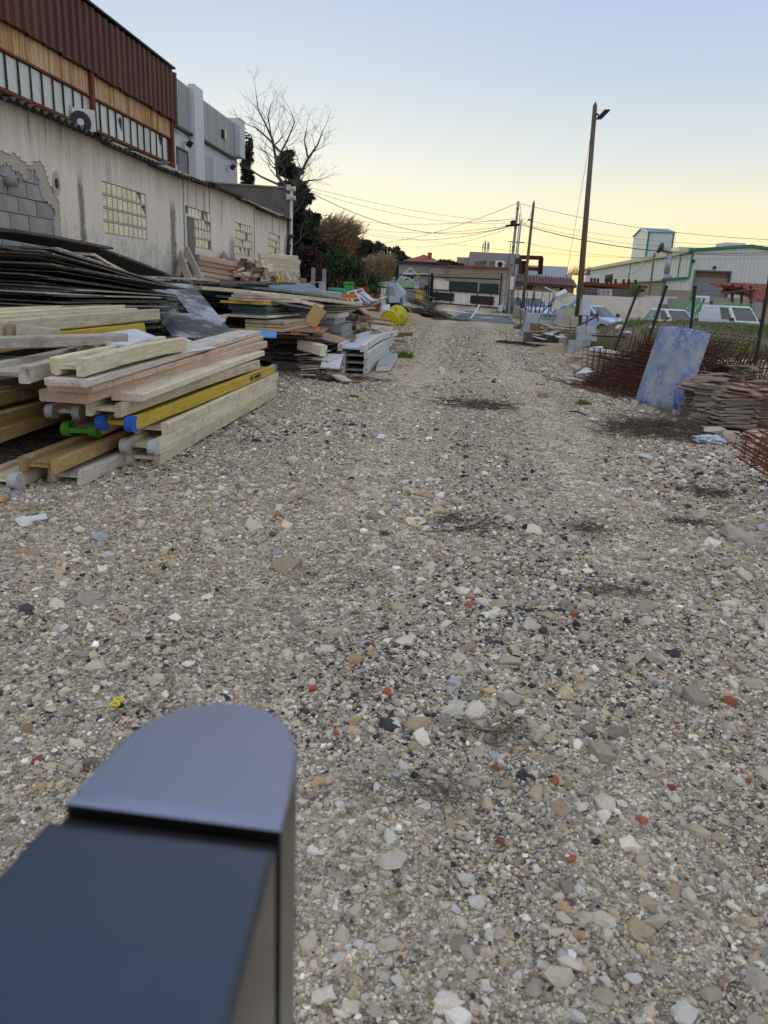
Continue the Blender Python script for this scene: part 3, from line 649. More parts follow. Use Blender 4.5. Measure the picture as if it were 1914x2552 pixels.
# end gable parapet rising above the roof
gab = MB(); zt0, zt1 = AY(520, 458, Y1).z, AY(716, 470, Y1).z
gab.hexa([(-9.4, Y1, 0), (XW+.06, Y1, 0), (XW+.06, Y1+.25, 0), (-9.4, Y1+.25, 0), (-9.4, Y1, zt0+.05), (XW+.06, Y1, zt1), (XW+.06, Y1+.25, zt1), (-9.4, Y1+.25, zt0+.05)])
part('gable_parapet', gab, 'concrete_dark', shop)
part('parapet_coping', MB().hexa([(-9.4, Y1-.03, zt0+.053), (XW+.09, Y1-.03, zt1+.003), (XW+.09, Y1+.28, zt1+.003), (-9.4, Y1+.28, zt0+.053), (-9.4, Y1-.03, zt0+.10), (XW+.09, Y1-.03, zt1+.045), (XW+.09, Y1+.28, zt1+.045), (-9.4, Y1+.28, zt0+.10)]), 'render_grey', shop)
part('corner_downpipe', MB().tube([(XW+.13, Y1-.02, zt1), (XW+.13, Y1-.02, .3)], .05, 8), 'white_paint', shop)
hb = Vector((XW+.10, Y1-.35, 0))
part('cable_duct', MB().tube([hb+Vector((0, 0, 1.35)), hb+Vector((0, 0, 2.45)), hb+Vector((.02, .04, 2.72)), hb+Vector((.06, .15, 2.85)), hb+Vector((.1, .32, 2.86))], .05, 8).tube([hb+Vector((.02, .12, 1.35)), hb+Vector((.02, .12, 2.4)), hb+Vector((.05, .2, 2.6))], .025, 6), 'black', shop)
# flood lights on the parapet corner
for k, dz in enumerate((0, -.27)):
    c = Vector((XW+.06, Y1-.03, zt1+.02+dz)); fl = root('flood_light', ('upper' if k == 0 else 'lower')+' white floodlight on the grey parapet corner', 'floodlight', c, 'white floodlights on the parapet corner')
    part('housing', MB().box(c+Vector((0, -.06, 0)), (.12, .1, .16)), 'ac_white', fl); part('lamp_head', MB().lathe([(.03, 0), (.06, .08), (.07, .14), (.02, .15)], c+Vector((.07, -.05, -.01)), Matrix.Rotation(math.radians(100), 3, 'Y'), 10), 'ac_white', fl)

# ------------------------------------------------------------------ tall hall behind (facade plane x = XH)
XH = -9.5
hall = root('factory_hall', 'tall old factory hall with rust-brown siding, rust-streaked fascia and window band', 'building', (XH-4, 18, 0))
HY0, HY1 = 11.5, 25.15; ZS, ZT, ZW, ZB = 6.17, 7.58, 5.62, 4.9
part('wall', MB().bx(XH-8, XH, HY0, HY1, 0, ZB-.05).bx(XH-8, XH-.06, HY0, HY1, ZB-.05, ZT-.05), 'hall_beige', hall)
pitch = .34; sidm = MB()
pf = [(0, 0), (0, .10), (.045, .13), (.045, .26), (0, .29), (0, .34)]
sidm.v = [(x, y, z) for z in (0, ZT-ZS) for (x, y) in pf]+[(-.1, y, z) for z in (0, ZT-ZS) for (x, y) in ((0, 0), (0, .34))]
sidm.f = [(i, i+1, i+7, i+6) for i in range(5)]+[(12, 13, 5, 4, 3, 2, 1, 0)]
sme = sidm.mesh('siding_panel'); sme.materials.append(M['siding_brown'])
fam = MB(); fh = ZS-ZW-.04
pf2 = [(0, 0), (0, .06), (.02, .08), (.02, .14), (0, .16), (0, .227)]
fam.v = [(x, y, z) for z in (0, fh) for (x, y) in pf2]; fam.f = [(i, i+1, i+7, i+6) for i in range(5)]
fme = fam.mesh('fascia_panel'); fme.materials.append(M['fascia_rusty'])
y = HY0
while y < HY1-.05: inst('siding_panel', sme, hall, (XH+.10+R.uniform(-.006, .006), y, ZS+R.uniform(-.03, .02))); y += pitch
y = HY0
while y < HY1-.1: inst('fascia_panel', fme, hall, (XH-.01, y, ZW+.04)); y += .227
part('roof_edge', MB().bx(XH-8, XH+.2, HY0, HY1+.02, ZT+.035, ZT+.085), 'black', hall)
part('window_head', MB().bx(XH-.05, XH+.05, HY0, HY1, ZW-.012, ZW+.038), 'rust', hall)
part('window_sill', MB().bx(XH-.06, XH+.08, HY0, HY1, ZB-.05, ZB+.02), 'rust', hall)
yp = AX(228, 270, XH).y
part('steel_post', MB().bx(XH-.02, XH+.085, yp-.08, yp+.08, ZB+.02, ZS-.005), 'rust', hall)
part('corner_post', MB().bx(XH-.02, XH+.09, HY1-.14, HY1+.01, ZB-.8, ZS-.006), 'rust', hall)
pme = MB().box((0, 0, 0), (.012, .425, ZW-ZB-.05)).mesh('pane'); pme.materials.append(M['pane'])
bme = MB().box((0, 0, 0), (.05, .032, ZW-ZB-.045)).mesh('glazing_bar'); bme.materials.append(M['dark_metal'])
y = HY0+.25
while y < HY1-.3:
    inst('pane', pme, hall, (XH-.02, y, (ZW+ZB)/2), (0, R.uniform(-.012, .012), R.uniform(-.02, .02))); inst('glazing_bar', bme, hall, (XH-.005, y+.229, (ZW+ZB)/2)); y += .458
for (px, py) in ((300, 303), (399, 343)):   # broken corners stuffed dark
    p = AX(px, py, XH+.0); part('broken_pane_hole', MB().add([(XH+.002, p.y-.1, p.z+.02), (XH+.002, p.y+.05, p.z-.22), (XH+.002, p.y+.09, p.z+.03), (XH+.002, p.y, p.z+.12)], [(0, 1, 2, 3)]).add([(XH-.002, p.y-.1, p.z+.02), (XH-.002, p.y+.05, p.z-.22), (XH-.002, p.y+.09, p.z+.03)], [(2, 1, 0)]), 'black', hall)

# white office block joined to the hall
off = root('office_block', 'white rendered office block with grey ribbed upper cladding beside the brown hall', 'building', (XH-4, 29, 0))
Y2, Y3 = 25.16, 32.5; za, zb2 = AX(428, 305, XH).z, AX(493, 340, XH).z
part('wall', MB().bx(XH-8, XH-.02, Y2, Y3-.04, 0, 7.4), 'white_render', off)
def ribs(nm, y0, y1, z0, z1, x, pitch, mat, parent):
    n = max(1, int(round((y1-y0)/pitch))); q = (y1-y0)/n; mb = MB(); pf = [(0, 0), (0, .35*q), (.05, .45*q), (.05, .8*q), (0, .9*q), (0, q)]
    mb.v = [(a, b_, c_) for c_ in (0, z1-z0) for (a, b_) in pf]; mb.f = [(i, i+1, i+7, i+6) for i in range(5)]; me = mb.mesh(nm); me.materials.append(M[mat])
    for i in range(n): inst(nm, me, parent, (x, y0+i*q, z0))
y26 = AX(469, 216, XH).y; y27 = AX(492, 232, XH).y; y31 = AX(580, 305, XH).y
ribs('cladding_rib', Y2+.02, y26-.02, za, 7.5, XH, .21, 'rib_grey', off); ribs('cladding_rib', y27+.03, y31-.03, zb2, 7.42, XH+.04, .245, 'rib_grey', off)
part('cladding_backing', MB().bx(XH-.018, XH-.004, Y2, y26, za-.01, 7.5).bx(XH-.018, XH+.036, y27, y31, zb2-.01, 7.41), 'dark_metal', off)
part('pillar', MB().bx(XH-.019, XH+.2, y26, y27, 0, 7.62), 'white_render', off)
part('corner_pillar', MB().bx(XH-.8, XH+.30, y31, Y3, AX(585, 392, XH).z, 7.62), 'white_render', off)
part('flashing', MB().bx(XH-.016, XH+.13, Y2+.01, y26-.01, za-.09, za-.02).bx(XH-.016, XH+.13, y27+.01, y31-.01, zb2-.08, zb2-.02), 'dark_metal', off)
d0, d1 = AX(443, 372, XH), AX(466, 440, XH)
do = part('door', MB().bx(XH-.017, XH+.03, d0.y, d1.y, d1.z-.6, d0.z), 'door_grey', off); part('door_frame', MB().bx(XH-.0165, XH+.05, d1.y+.002, d1.y+.07, d1.z-.6, d0.z).bx(XH-.0165, XH+.05, d0.y, d1.y+.07, d0.z+.002, d0.z+.07), 'dark_metal', do)
part('door_handle', MB().bx(XH+.03, XH+.09, d1.y-.16, d1.y-.1, d0.z-1.1, d0.z-.95), 'steel', do)
l0, l1 = AX(496, 376, XH), AX(532, 452, XH)
lo = part('louvre', MB().bx(XH-.0165, XH-.003, l0.y, l1.y, l1.z-.3, l0.z), 'black', off); nl = 8
for i in range(nl): q = (l1.y-l0.y)/nl; part('louvre_slat', MB().bx(XH-.002, XH+.05, l0.y+q*i+.02, l0.y+q*i+.02+q*.5, l1.z-.3, l0.z-.01), 'white_render', lo)
w0, w1 = AX(429, 358, XH), AX(441, 410, XH)
part('side_window', MB().bx(XH-.0168, XH+.02, w0.y+.1, w1.y-.05, w1.z, w0.z), 'pane', off); part('window_bar', MB().bx(XH-.0165, XH+.04, w0.y+.28, w0.y+.32, w1.z, w0.z).bx(XH-.0165, XH+.04, w0.y+.05, w0.y+.09, w1.z, w0.z), 'dark_metal', off)
part('wall_pipe', MB().tube([AX(468, 336, XH+.03), AX(478, 350, XH+.03), AX(481, 440, XH+.03)], .022, 6).tube([AX(432, 326, XH+.03), AX(437, 322, XH+.03), AX(444, 334, XH+.03)], .018, 5), 'rib_grey', off)
for k, (px, py) in enumerate(((458, 356), (568, 414))):
    c = AX(px, py, XH+.02); fl = root('wall_floodlight', ('black floodlight above the grey door of the white office block', 'black floodlight hanging low at the corner of the white office block')[k], 'floodlight', c, 'black floodlights on the white office block')
    part('bracket', MB().tube([c, c+Vector((.15, 0, .02))], .015, 5), 'black', fl); part('lamp_head', MB().box(c+Vector((.2, 0, -.03)), (.08, .3, .2), Matrix.Rotation(.6, 3, 'Y')), 'black', fl)
c = AX(555, 334, XH+.06); al = root('alarm_box', 'small white and dark alarm box on the ribbed cladding', 'alarm box', c); part('case', MB().box(c+Vector((.05, 0, 0)), (.12, .25, .32)), 'ac_white', al); part('siren', MB().box(c+Vector((.07, -.2, -.02)), (.12, .14, .26)), 'dark_metal', al)

# air conditioner on the workshop roof
c = Vector((XH+1.3, AX(207, 318, XH+1.3).y, 0)); p = AY(207, 318, c.y)
acx = p.x; zb = AY(207, 318, c.y).z-.2; rz = Matrix.Rotation(math.radians(38), 3, 'Z')
ac = root('air_conditioner', 'white outdoor air conditioner unit on the corrugated workshop roof', 'air conditioner', (acx, c.y, zb)); cc = Vector((acx, c.y, zb))
aw, adp, ah = .46, .27, .54
def acb(c_, s_): return MB().box(cc+rz @ Vector(c_), s_, rz)
part('case', acb((0, 0, ah/2), (aw, adp, ah)), 'ac_white', ac)
Mx = rz @ Matrix.Rotation(math.radians(90), 3, 'X')
part('fan_grille', MB().lathe([(.22, 0), (.22, .02), (.17, .03), (.07, .032), (.065, .036)], cc+rz @ Vector((-.08, -adp/2, ah/2)), Mx, 20), 'dark_metal', ac)
part('fan_hub', MB().lathe([(.075, .03), (.07, .045)], cc+rz @ Vector((-.08, -adp/2, ah/2)), Mx, 14), 'ac_white', ac)
gr = part('coil_grille', acb((-aw/2-.006, 0, ah/2), (.012, adp*.86, ah*.86)), 'black', ac)
for k in range(5): part('grille_bar', acb((-aw/2-.016, 0, .1+k*.115), (.012, adp*.9, .02)), 'ac_white', gr)
for k in range(4): part('grille_bar', acb((-aw/2-.018, -adp*.42+k*adp*.28, ah/2), (.012, .018, ah*.88)), 'ac_white', gr)
for s_ in (-1, 1): part('foot', acb((s_*.3, 0, -.04), (.06, adp*1.1, .078)), 'dark_metal', ac)

# ------------------------------------------------------------------ timber yard, left side
def hbeam(label, a, b, w, h, mat, caps=None, group='formwork beams in the front pile', capn=1, webmat=None, flange=.052):
    """timber I-beam lying on its side; a, b: centre of the bottom at both ends"""
    a = Vector(a); b = Vector(b); L = (b-a).length
    o = link('formwork_beam', None); tag(o, label, 'beam', group); place(o, a, b); WL[o.name] = Vector((0, 0, 0))
    def ch(nm, me, loc, mt):
        c = link(nm, me, o); c.location = loc; me.materials.append(M[mt]); return c
    for s_ in (-1, 1): ch('flange', plank_mesh(L, flange, h, 7, .012, .022, R.random()).mesh('flange'), (0, s_*(w/2-flange/2), h/2), mat)
    ch('web', plank_mesh(L-.03, w-2*flange+.01, .03, 2, .003, .015, R.random()).mesh('web'), (.015, 0, h/2), webmat or mat)
    if caps:
        for e in range(capn):
            for s_ in (-1, 1):
                mb = MB(); n = 8; hh = h/2+.004; pr = []
                for k in range(n+1):
                    t = -math.pi/2+math.pi*k/n; pr.append((-.012-.05*math.cos(t), hh*math.sin(t)))
                pr += [(.05, hh), (.02, hh*.35), (.02, -hh*.35), (.05, -hh)]
                fw = flange/2+.005
                mb.prism([(x, -fw, z) for x, z in pr], (0, 0, 0), (0, 2*fw, 0))
                c = ch('end_cap', mb.mesh('end_cap'), ((0 if e == 0 else L), s_*(w/2-flange/2), h/2), caps)
                if e: c.rotation_euler = (0, 0, math.pi)
            if caps == 'cap_green': ch('cap_bridge', MB().box((-.03, 0, 0), (.05, w-.1, .036)).mesh('cap_bridge'), (0, 0, h/2), caps)
    return o
def edge_beam(fn, label, pa, pb, w, h, mat, **kw):
    """pa, pb: 3d points of the lower edge on the yard side"""
    pa = Vector(pa); pb = Vector(pb); d = (pb-pa).normalized(); left = Vector((0, 0, 1)).cross(d).normalized()
    return fn(label, pa+left*w/2, pb+left*w/2, w, h, mat, **kw)
def pl(label, a, b, w, t, mat, **kw):     # plank lying flat, a, b on its bottom centre line
    return plank('plank', Vector(a)+Vector((0, 0, t/2)), Vector(b)+Vector((0, 0, t/2)), w, t, mat, label, kw.pop('cat', 'plank'), kw.pop('group', 'planks on the front beam pile'), **kw)

BW, BH = .27, .10
A1 = G(401, 1163, .0); B1 = G(690, 991, 0); dirb = (B1-A1).normalized()
def upz(p, z): return Vector((p.x, p.y, z))
edge_beam(hbeam, 'cream formwork beam on the gravel, lowest of the stack next to the yard', upz(A1, .012), upz(B1, .012), BW, BH, 'wood_cream')
edge_beam(hbeam, 'cream formwork beam with white end caps, second up in the stack beside the yard', upz(A1-dirb*.06, .114), upz(B1, .114), BW, BH, 'wood_cream', caps='cap_white')
edge_beam(hbeam, 'cream formwork beam under the yellow beam, third up beside the yard', upz(A1+dirb*.16, .216), upz(B1+dirb*.1, .216), BW, BH, 'wood_cream')
ye = edge_beam(hbeam, 'bright yellow formwork beam with blue end caps', upz(G(336, 1075, .318), .318), upz(G(688, 928, .318), .318), BW, BH, 'wood_yellow', caps='cap_blue', capn=2)
edge_beam(hbeam, 'worn cream formwork beam lying on the bright yellow beam', upz(G(304, 1041, .42), .42), upz(G(649, 918, .42), .42), BW, BH, 'wood_cream')
edge_beam(pl, 'long pale plank resting on the worn cream beam, tapered at its front end', upz(G(356, 1002, .523), .523), upz(G(660, 886, .54), .54), .24, .06, 'wood_pale')
edge_beam(pl, 'broad thick pale plank under two thinner planks, its front end knotty', upz(G(221, 1013, .53), .545), upz(G(666, 868, .6), .605), .36, .088, 'wood_pink')
edge_beam(pl, 'pinkish plank sandwiched between two grey-white planks on top of the beams', upz(G(230, 986, .62), .636), upz(G(656, 850, .68), .697), .31, .05, 'wood_pink')
edge_beam(pl, 'grey-white plank on top of the two pinkish planks', upz(G(221, 974, .67), .69), upz(G(651, 838, .73), .75), .30, .05, 'wood_grey')
# stamp on the yellow beam: boxed marks
fl = [c for c in ye.children if c.name.startswith('flange')][0]; Ly = fl.data.vertices[-1].co.x
for (x0, x1, z0, z1) in ((3.05, 3.16, .02, .08), (3.22, 3.5, .018, .082)):
    st = MB(); yy_ = -.0295
    st.box(((x0+x1)/2, yy_, z0-.05), (x1-x0, .003, .004)); st.box(((x0+x1)/2, yy_, z1-.05), (x1-x0, .003, .004)); st.box((x0, yy_, (z0+z1)/2-.05), (.004, .003, z1-z0)); st.box((x1, yy_, (z0+z1)/2-.05), (.004, .003, z1-z0))
    n_ = int((x1-x0)/.04)
    for k in range(n_):
        xk = x0+.025+k*.04; st.box((xk, yy_, (z0+z1)/2-.05), (.007, .003, .035)); st.box((xk+.012, yy_, (z0+z1)/2-.05+R.choice((-.014, 0, .014))), (.02, .003, .007)); st.lathe([(.012, -.0015), (.012, .0015)], (xk+.012, yy_, (z0+z1)/2-.055), Matrix.Rotation(math.pi/2, 3, 'X'), 8)
    so = link('stamp', st.mesh('stamp'), ye); so.data.materials.append(M['black']); so.location = (0, -(BW/2-.026), BH/2)
def par(label, px, py, z, L, mat, back=0, fn=hbeam, w=BW, h=BH, **kw):
    a = upz(G(px, py, z), z); return edge_beam(fn, label, a-dirb*back, a+dirb*L, w, h, mat, **kw)
par('grey-cream formwork beam with bright green end caps', 247, 1089, .215, 4.6, 'wood_cream', caps='cap_green')
par('ochre formwork beam with a sawn-off end and broken web', 148, 1180, .113, 4.4, 'wood_ochre')
par('grey formwork beam on the gravel below the sawn ochre beam', 217, 1206, .01, 4.5, 'wood_grey')
par('formwork beam on the gravel with big white end caps, at the photo edge', 50, 1217, .01, 4.6, 'wood_cream', caps='cap_white')
edge_beam(hbeam, 'long cream-yellow formwork beam above the dark gap in the front pile', upz(G(0, 1115, .215)-dirb*1.3, .215), upz(G(187, 1028, .215)+dirb*2.5, .215), BW, BH, 'wood_ochre')
par('cream formwork beam with a white end cap peeping out under the broad planks', 205, 1045, .32, 4.3, 'wood_cream', caps='cap_white')
a = G(60, 1010, .43); edge_beam(hbeam, 'yellow-ochre formwork beam in the middle of the front pile', upz(a-dirb*1.6, .325), upz(a+dirb*3.2, .325), BW, BH, 'wood_ochre')
a = upz(Vector((-3.55, 5.2, 0)), .43)
for k, (dx, z, mt) in enumerate(((0, .43, 'wood_ochre'), (-.31, .43, 'wood_grey'), (-.31, .325, 'wood_ochre'), (-.6, .325, 'wood_grey'), (-.32, .218, 'wood_grey'), (-.62, .218, 'wood_ochre'), (-.3, .113, 'wood_brown'), (-.6, .113, 'wood_grey'), (-.62, .01, 'wood_grey'), (-.92, .01, 'wood_brown'))):
    p = Vector((-3.42+dx+R.uniform(-.03, .03), 4.9+R.uniform(-.25, .25), z))
    edge_beam(hbeam, 'shaded %s formwork beam deep in the front pile, %s row up' % (('ochre' if mt == 'wood_ochre' else 'grey' if mt == 'wood_grey' else 'brown'), {.43: 'fifth', .325: 'fourth', .218: 'third', .113: 'second', .01: 'bottom'}[z]), p, p+dirb*4.7, BW, BH, mt)
# weathered beams across the top of the pile
edge_beam(hbeam, 'split grey weathered formwork beam with frayed end on top of the front pile', upz(G(76, 957, .70), .70), upz(G(375, 872, .72), .72), .34, .115, 'wood_grey', flange=.07)
edge_beam(hbeam, 'frayed cream formwork beam with splintered end and a crack along its side', upz(G(217, 939, .752), .752), upz(G(467, 873, .79), .79), .26, .115, 'wood_cream', flange=.07)
edge_beam(pl, 'grey plank with lichen-like paint crossing the pile', G(-10, 872, .88), G(319, 858, .88), .12, .085, 'wood_grey')
edge_beam(pl, 'short brown plank end beside the white sheet on the pile', G(240, 878, .83), G(372, 862, .84), .18, .06, 'wood_pink')
edge_beam(pl, 'broken grey board with ragged front edge under the lichen plank', G(0, 930, .66), G(250, 905, .68), .25, .04, 'wood_grey')
edge_beam(pl, 'dark board under the broken grey board at the photo edge', G(-20, 985, .5), G(130, 960, .52), .3, .045, 'wood_brown')
def sheet(name, label, pts, t, mat, cat='sheet', group=None):
    p = [Vector(q) for q in pts]; nrm = (p[1]-p[0]).cross(p[3]-p[0]).normalized()
    if nrm.z < 0: nrm = -nrm
    lo = [q-nrm*t for q in p]
    if (p[1]-p[0]).cross(p[3]-p[0]).dot(nrm) < 0: p = p[::-1]; lo = lo[::-1]
    return single(name, MB().hexa(lo+p), mat, label, cat, group)
sheet('white_board', 'white painted board lying across the front beam pile', [G(160, 843, .90), G(320, 860, .90), G(388, 838, .91), G(338, 819, .91)], .02, 'tarp_white', 'board')
sheet('plastic_sheet', 'pale plastic sheet behind the frayed cream beam', [G(405, 868, .77), G(470, 876, .765), G(540, 866, .765), G(455, 842, .77)], .008, 'tarp_white')
sheet('plastic_sheet', 'bluish white plastic sheet at the photo edge below the lichen plank', [G(-60, 900, .72), G(80, 915, .72), G(140, 895, .73), G(-30, 882, .73)], .008, 'tarp_white')
sheet('tin_offcut', 'dark crumpled metal offcut on the front beam pile', [G(385, 850, .86), G(402, 868, .83), G(460, 860, .84), G(410, 842, .87)], .006, 'dark_metal', 'offcut')
a = G(0, 842, .9); b_ = G(398, 797, .94); dt = (b_-a).normalized()
edge_beam(hbeam, 'long cream-white double beam on top of the pile beside the dark panels', a-dt*1.2, b_, .34, .12, 'wood_cream', flange=.09)
lf = Vector((0, 0, 1)).cross(dt).normalized()
edge_beam(hbeam, 'cream-white beam behind the long cream-white double beam', a-dt*1.2+lf*.37+Vector((0, 0, .03)), b_+lf*.37+Vector((0, 0, .03))-dt*.1, .26, .12, 'wood_cream', flange=.09)
edge_beam(hbeam, 'yellow beam lying under the cream-white double beam', a-dt*.8+lf*(-.03)+Vector((0, 0, -.115)), b_-dt*.45+lf*(-.03)+Vector((0, 0, -.115)), .27, .1, 'wood_yellow')
for k in range(3):
    p = G(8+24*k, 838+2*k, .93); edge_beam(pl, ('first', 'middle', 'last')[k]+' of three short timber offcuts standing on edge at the photo edge', p, p+Vector((.06, .42, -.05)), .05, .1, ('wood_pink', 'wood_pink', 'wood_pale')[k], cat='offcut', group='timber offcuts at the photo edge')
# packing under the top beams so that they rest on the pile
for k in range(5):
    p = Vector((-3.95-.1*(k % 2), 6.4+.5*k, .56)); pl('cross batten under the cream-white double beams, %s from the near end' % ordinal(k+1), p, p+Vector((.8, .12, 0)), .09, .2, 'wood_dark', group='battens in the front pile')

def stack(n, corner, z0, L, Wd, t, gap, yaw, mats, desc, where, cat='panel', group=None, jit=.05, tilt=0.0, tilt_from=1e9, tz=0.0, name='plywood_sheet', wts=None, lenv=.15, order='top', yv=.02):
    """sheets piled up; corner = near yard-side corner; long side along yaw (0 = +Y)"""
    z = z0; d = Vector((math.sin(yaw), math.cos(yaw), 0)); lf = Vector((-math.cos(yaw), math.sin(yaw), 0)); out = []
    for k in range(n):
        ln = L*(1-R.random()*lenv); w = Wd*(1-R.random()*.12); yj = R.uniform(-yv, yv)
        dd = Vector((math.sin(yaw+yj), math.cos(yaw+yj), 0)); a = Vector((corner[0], corner[1], z+t/2))+d*R.uniform(-jit, jit*2.5)+lf*(w/2+R.uniform(-jit, jit))
        tl = tilt*max(0, (k-tilt_from)/(n-tilt_from)) if n > tilt_from else 0
        b = a+dd*ln+Vector((0, 0, -ln*(tl+R.uniform(-.003, .008))))
        mt = R.choices(mats, wts)[0]; tt = t*R.uniform(.65, 1.1)
        cn = {'ply_teal': 'teal-edged', 'ply_green': 'greenish', 'ply_grey': 'grey', 'wood_dark': 'black', 'wood_grey': 'grey-white', 'wood_pale': 'pale', 'wood_cream': 'cream', 'wood_ochre': 'ochre', 'ply_rust': 'rust-brown', 'wood_brown': 'brown', 'wood_yellow': 'yellow', 'form_grey': 'grey', 'form_teal': 'teal-washed', 'wood_pink': 'pinkish'}[mt]
        o = plank(name, a, b, w, tt, mt, None, cat, group, wob=.006, chip=.012, seg=2); o['_c'] = cn; out.append(o); z += t+gap*R.uniform(.3, 1.4)
    for k, o in enumerate(out):
        o['label'] = '%s %s, %s from the %s of %s' % (o['_c'], desc, ordinal(len(out)-k if order == 'top' else k+1), order, where); del o['_c']
    return z
# big dark stack against the wall
zt = stack(32, (-4.12, 7.45), .02, 2.35, 1.28, .021, .016, math.radians(9), ['wood_dark', 'ply_grey', 'ply_green', 'ply_teal'], 'formwork panel', 'the stack under the bare concrete blocks', group='dark panels stacked against the workshop wall', wts=[4, 4, 1.5, 1.2], jit=.09, name='plywood_sheet', yv=.05, lenv=.3)
zt = stack(16, (-4.14, 7.45), zt, 2.7, 1.25, .02, .014, math.radians(7), ['wood_dark', 'ply_grey', 'ply_green', 'wood_grey'], 'sagging panel', 'the tilted heap under the bare blocks', group='sagging panels on the dark stack', wts=[4, 4, 1.5, 1], jit=.16, tilt=.15, tilt_from=0, yv=.07, lenv=.35)
stack(14, (-4.5, 9.9), .6, 2.2, .95, .026, .03, math.radians(4), ['wood_dark', 'ply_grey', 'ply_green'], 'panel', 'the second stack below the first glass-block window', group='dark panels below the first window', jit=.08, tilt=.08, tilt_from=4)
stack(6, (-4.5, 9.95), .0, 2.2, .95, .09, .01, math.radians(4), ['wood_dark'], 'thick formwork panel', 'the base of the second dark stack', group='thick panels under the second dark stack')
for k, (pa, pb, w, mt, lb) in enumerate(((AY(-60, 571, 7.6), AY(200, 616, 9.6), .9, 'wood_dark', 'topmost sagging black panel against the wall, under the bare blocks'), (AY(150, 600, 9.4), AY(385, 686, 11.4), .6, 'wood_dark', 'sagging black panel whose tip reaches below the first glass-block window'), (AY(100, 624, 8.2), AY(232, 634, 9.2), .05, 'wood_grey', 'thin grey lath lying under the topmost black panel'), (AY(232, 634, 8.9), AY(332, 688, 9.9), .05, 'wood_cream', 'pale lath sloping down the dark panel heap'), (AY(0, 614, 7.5), AY(137, 647, 7.9), .10, 'ply_green', 'green-grey board edge near the top of the dark heap'), (AY(137, 645, 7.9), AY(340, 703, 9.6), .06, 'ply_green', 'green-grey lath running down the dark heap to the film panel'), (AY(250, 672, 9.4), AY(283, 680, 9.7), .12, 'wood_pink', 'short pinkish offcut poking out of the dark heap'))):
    plank('black_board' if w > .4 else 'lath', pa, pb, w, .03, mt, lb, 'panel' if w > .4 else 'lath', 'loose pieces on the dark heap', wob=.01)
def rag(label, p, s, mat, cat='rag'):
    mb = MB(); n = 7; vs = []
    for i in range(n):
        for j in range(5): vs.append(Vector(p)+Vector((s*(i/(n-1)-.5)+R.uniform(-.1, .1)*s, s*.35*(j/4-.5)+R.uniform(-.08, .08)*s, s*.10*math.sin(i*1.4+j*.8)+R.uniform(-.05, .05)*s)))
    mb.add(vs, [(i*5+j, i*5+j+1, (i+1)*5+j+1, (i+1)*5+j) for i in range(n-1) for j in range(4)])
    o = single('tag_strip', mb, mat, label, cat, 'orange scraps in the timber heaps'); md = o.modifiers.new('thick', 'SOLIDIFY'); md.thickness = .006; return o
rag('orange scrap at the tip of the sagging black panel', AY(384, 680, 11.2), .16, 'orange'); rag('orange scrap beside the corner of the film-faced panel', AY(366, 706, 9.6), .2, 'orange')
rag('red-orange scrap on the dark boards below the leaning boards', AY(440, 697, 12.4), .22, 'orange')
# black film-faced panel with a cut-out, leaning
TL, TR, BL = AY(330, 706, 10.3), AY(480, 712, 10.9), AY(430, 845, 9.2)
ex, ey_ = (TR-TL), (BL-TL); nrm = ex.cross(ey_).normalized()
if nrm.y > 0: nrm = -nrm
mb = MB(); us = [0, .32, .5, 1]; vs_ = [0, .3, .58, 1]
def fp(u, v, s_): return TL+ex*u+ey_*v+nrm*(.022 if s_ else 0)
for s_ in (0, 1):
    for j in range(4):
        for i in range(4): mb.v.append(tuple(fp(us[i]+(.04 if j in (1, 2) and i in (1, 2) else 0), vs_[j], s_)))
for j in range(3):
    for i in range(3):
        if (i, j) == (1, 1): continue
        q = j*4+i; mb.f += [(q, q+1, q+5, q+4), (16+q+4, 16+q+5, 16+q+1, 16+q)]
ring = [0, 1, 2, 3, 7, 11, 15, 14, 13, 12, 8, 4]; mb.f += [(ring[k], ring[(k+1) % 12], ring[(k+1) % 12]+16, ring[k]+16) for k in range(12)]
ring = [5, 6, 10, 9]; mb.f += [(ring[(k+1) % 4], ring[k], ring[k]+16, ring[(k+1) % 4]+16) for k in range(4)]
single('film_panel', mb, 'film_panel', 'black film-faced panel with scuffed white surface and a rectangular hole, leaning', 'panel')

# ------------------------------------------------------------------ middle heaps
# (a) dark thin-sheet stack, (b) splayed sheets with orange tape on it, (c) teal stack behind, (d) long boards on top
z = stack(14, (-2.24, 12.15), .16, 2.3, .95, .022, .008, 0.0, ['wood_dark', 'ply_grey'], 'plywood sheet', 'the dark stack behind the beam pile', group='dark sheets stacked behind the beam pile', wts=[4, 2.5], jit=.05)
single('stack_block', MB().box((-2.65, 12.35, .08), (.75, .25, .155)), 'concrete_dark', 'dark sleeper block on the gravel under the dark sheet stack', 'block')
single('stack_block', MB().box((-2.65, 13.9, .08), (.8, .25, .155)), 'concrete_dark', 'rear sleeper block under the dark sheet stack', 'block')
z2 = stack(8, (-2.2, 11.6), z, 2.4, 1.75, .012, .007, math.radians(-6), ['ply_rust', 'ply_grey', 'wood_grey', 'wood_brown'], 'thin sheet', 'the splayed layer on the dark stack', group='splayed thin sheets with orange tape', wts=[3, 2, 2, 2], jit=.12)
stack(14, (-3.9, 11.35), .0, 2.6, 1.3, .05, .008, math.radians(-3), ['wood_dark', 'ply_grey'], 'panel', 'the low stack beside the film panel', group='low dark panels beside the film panel', jit=.05)
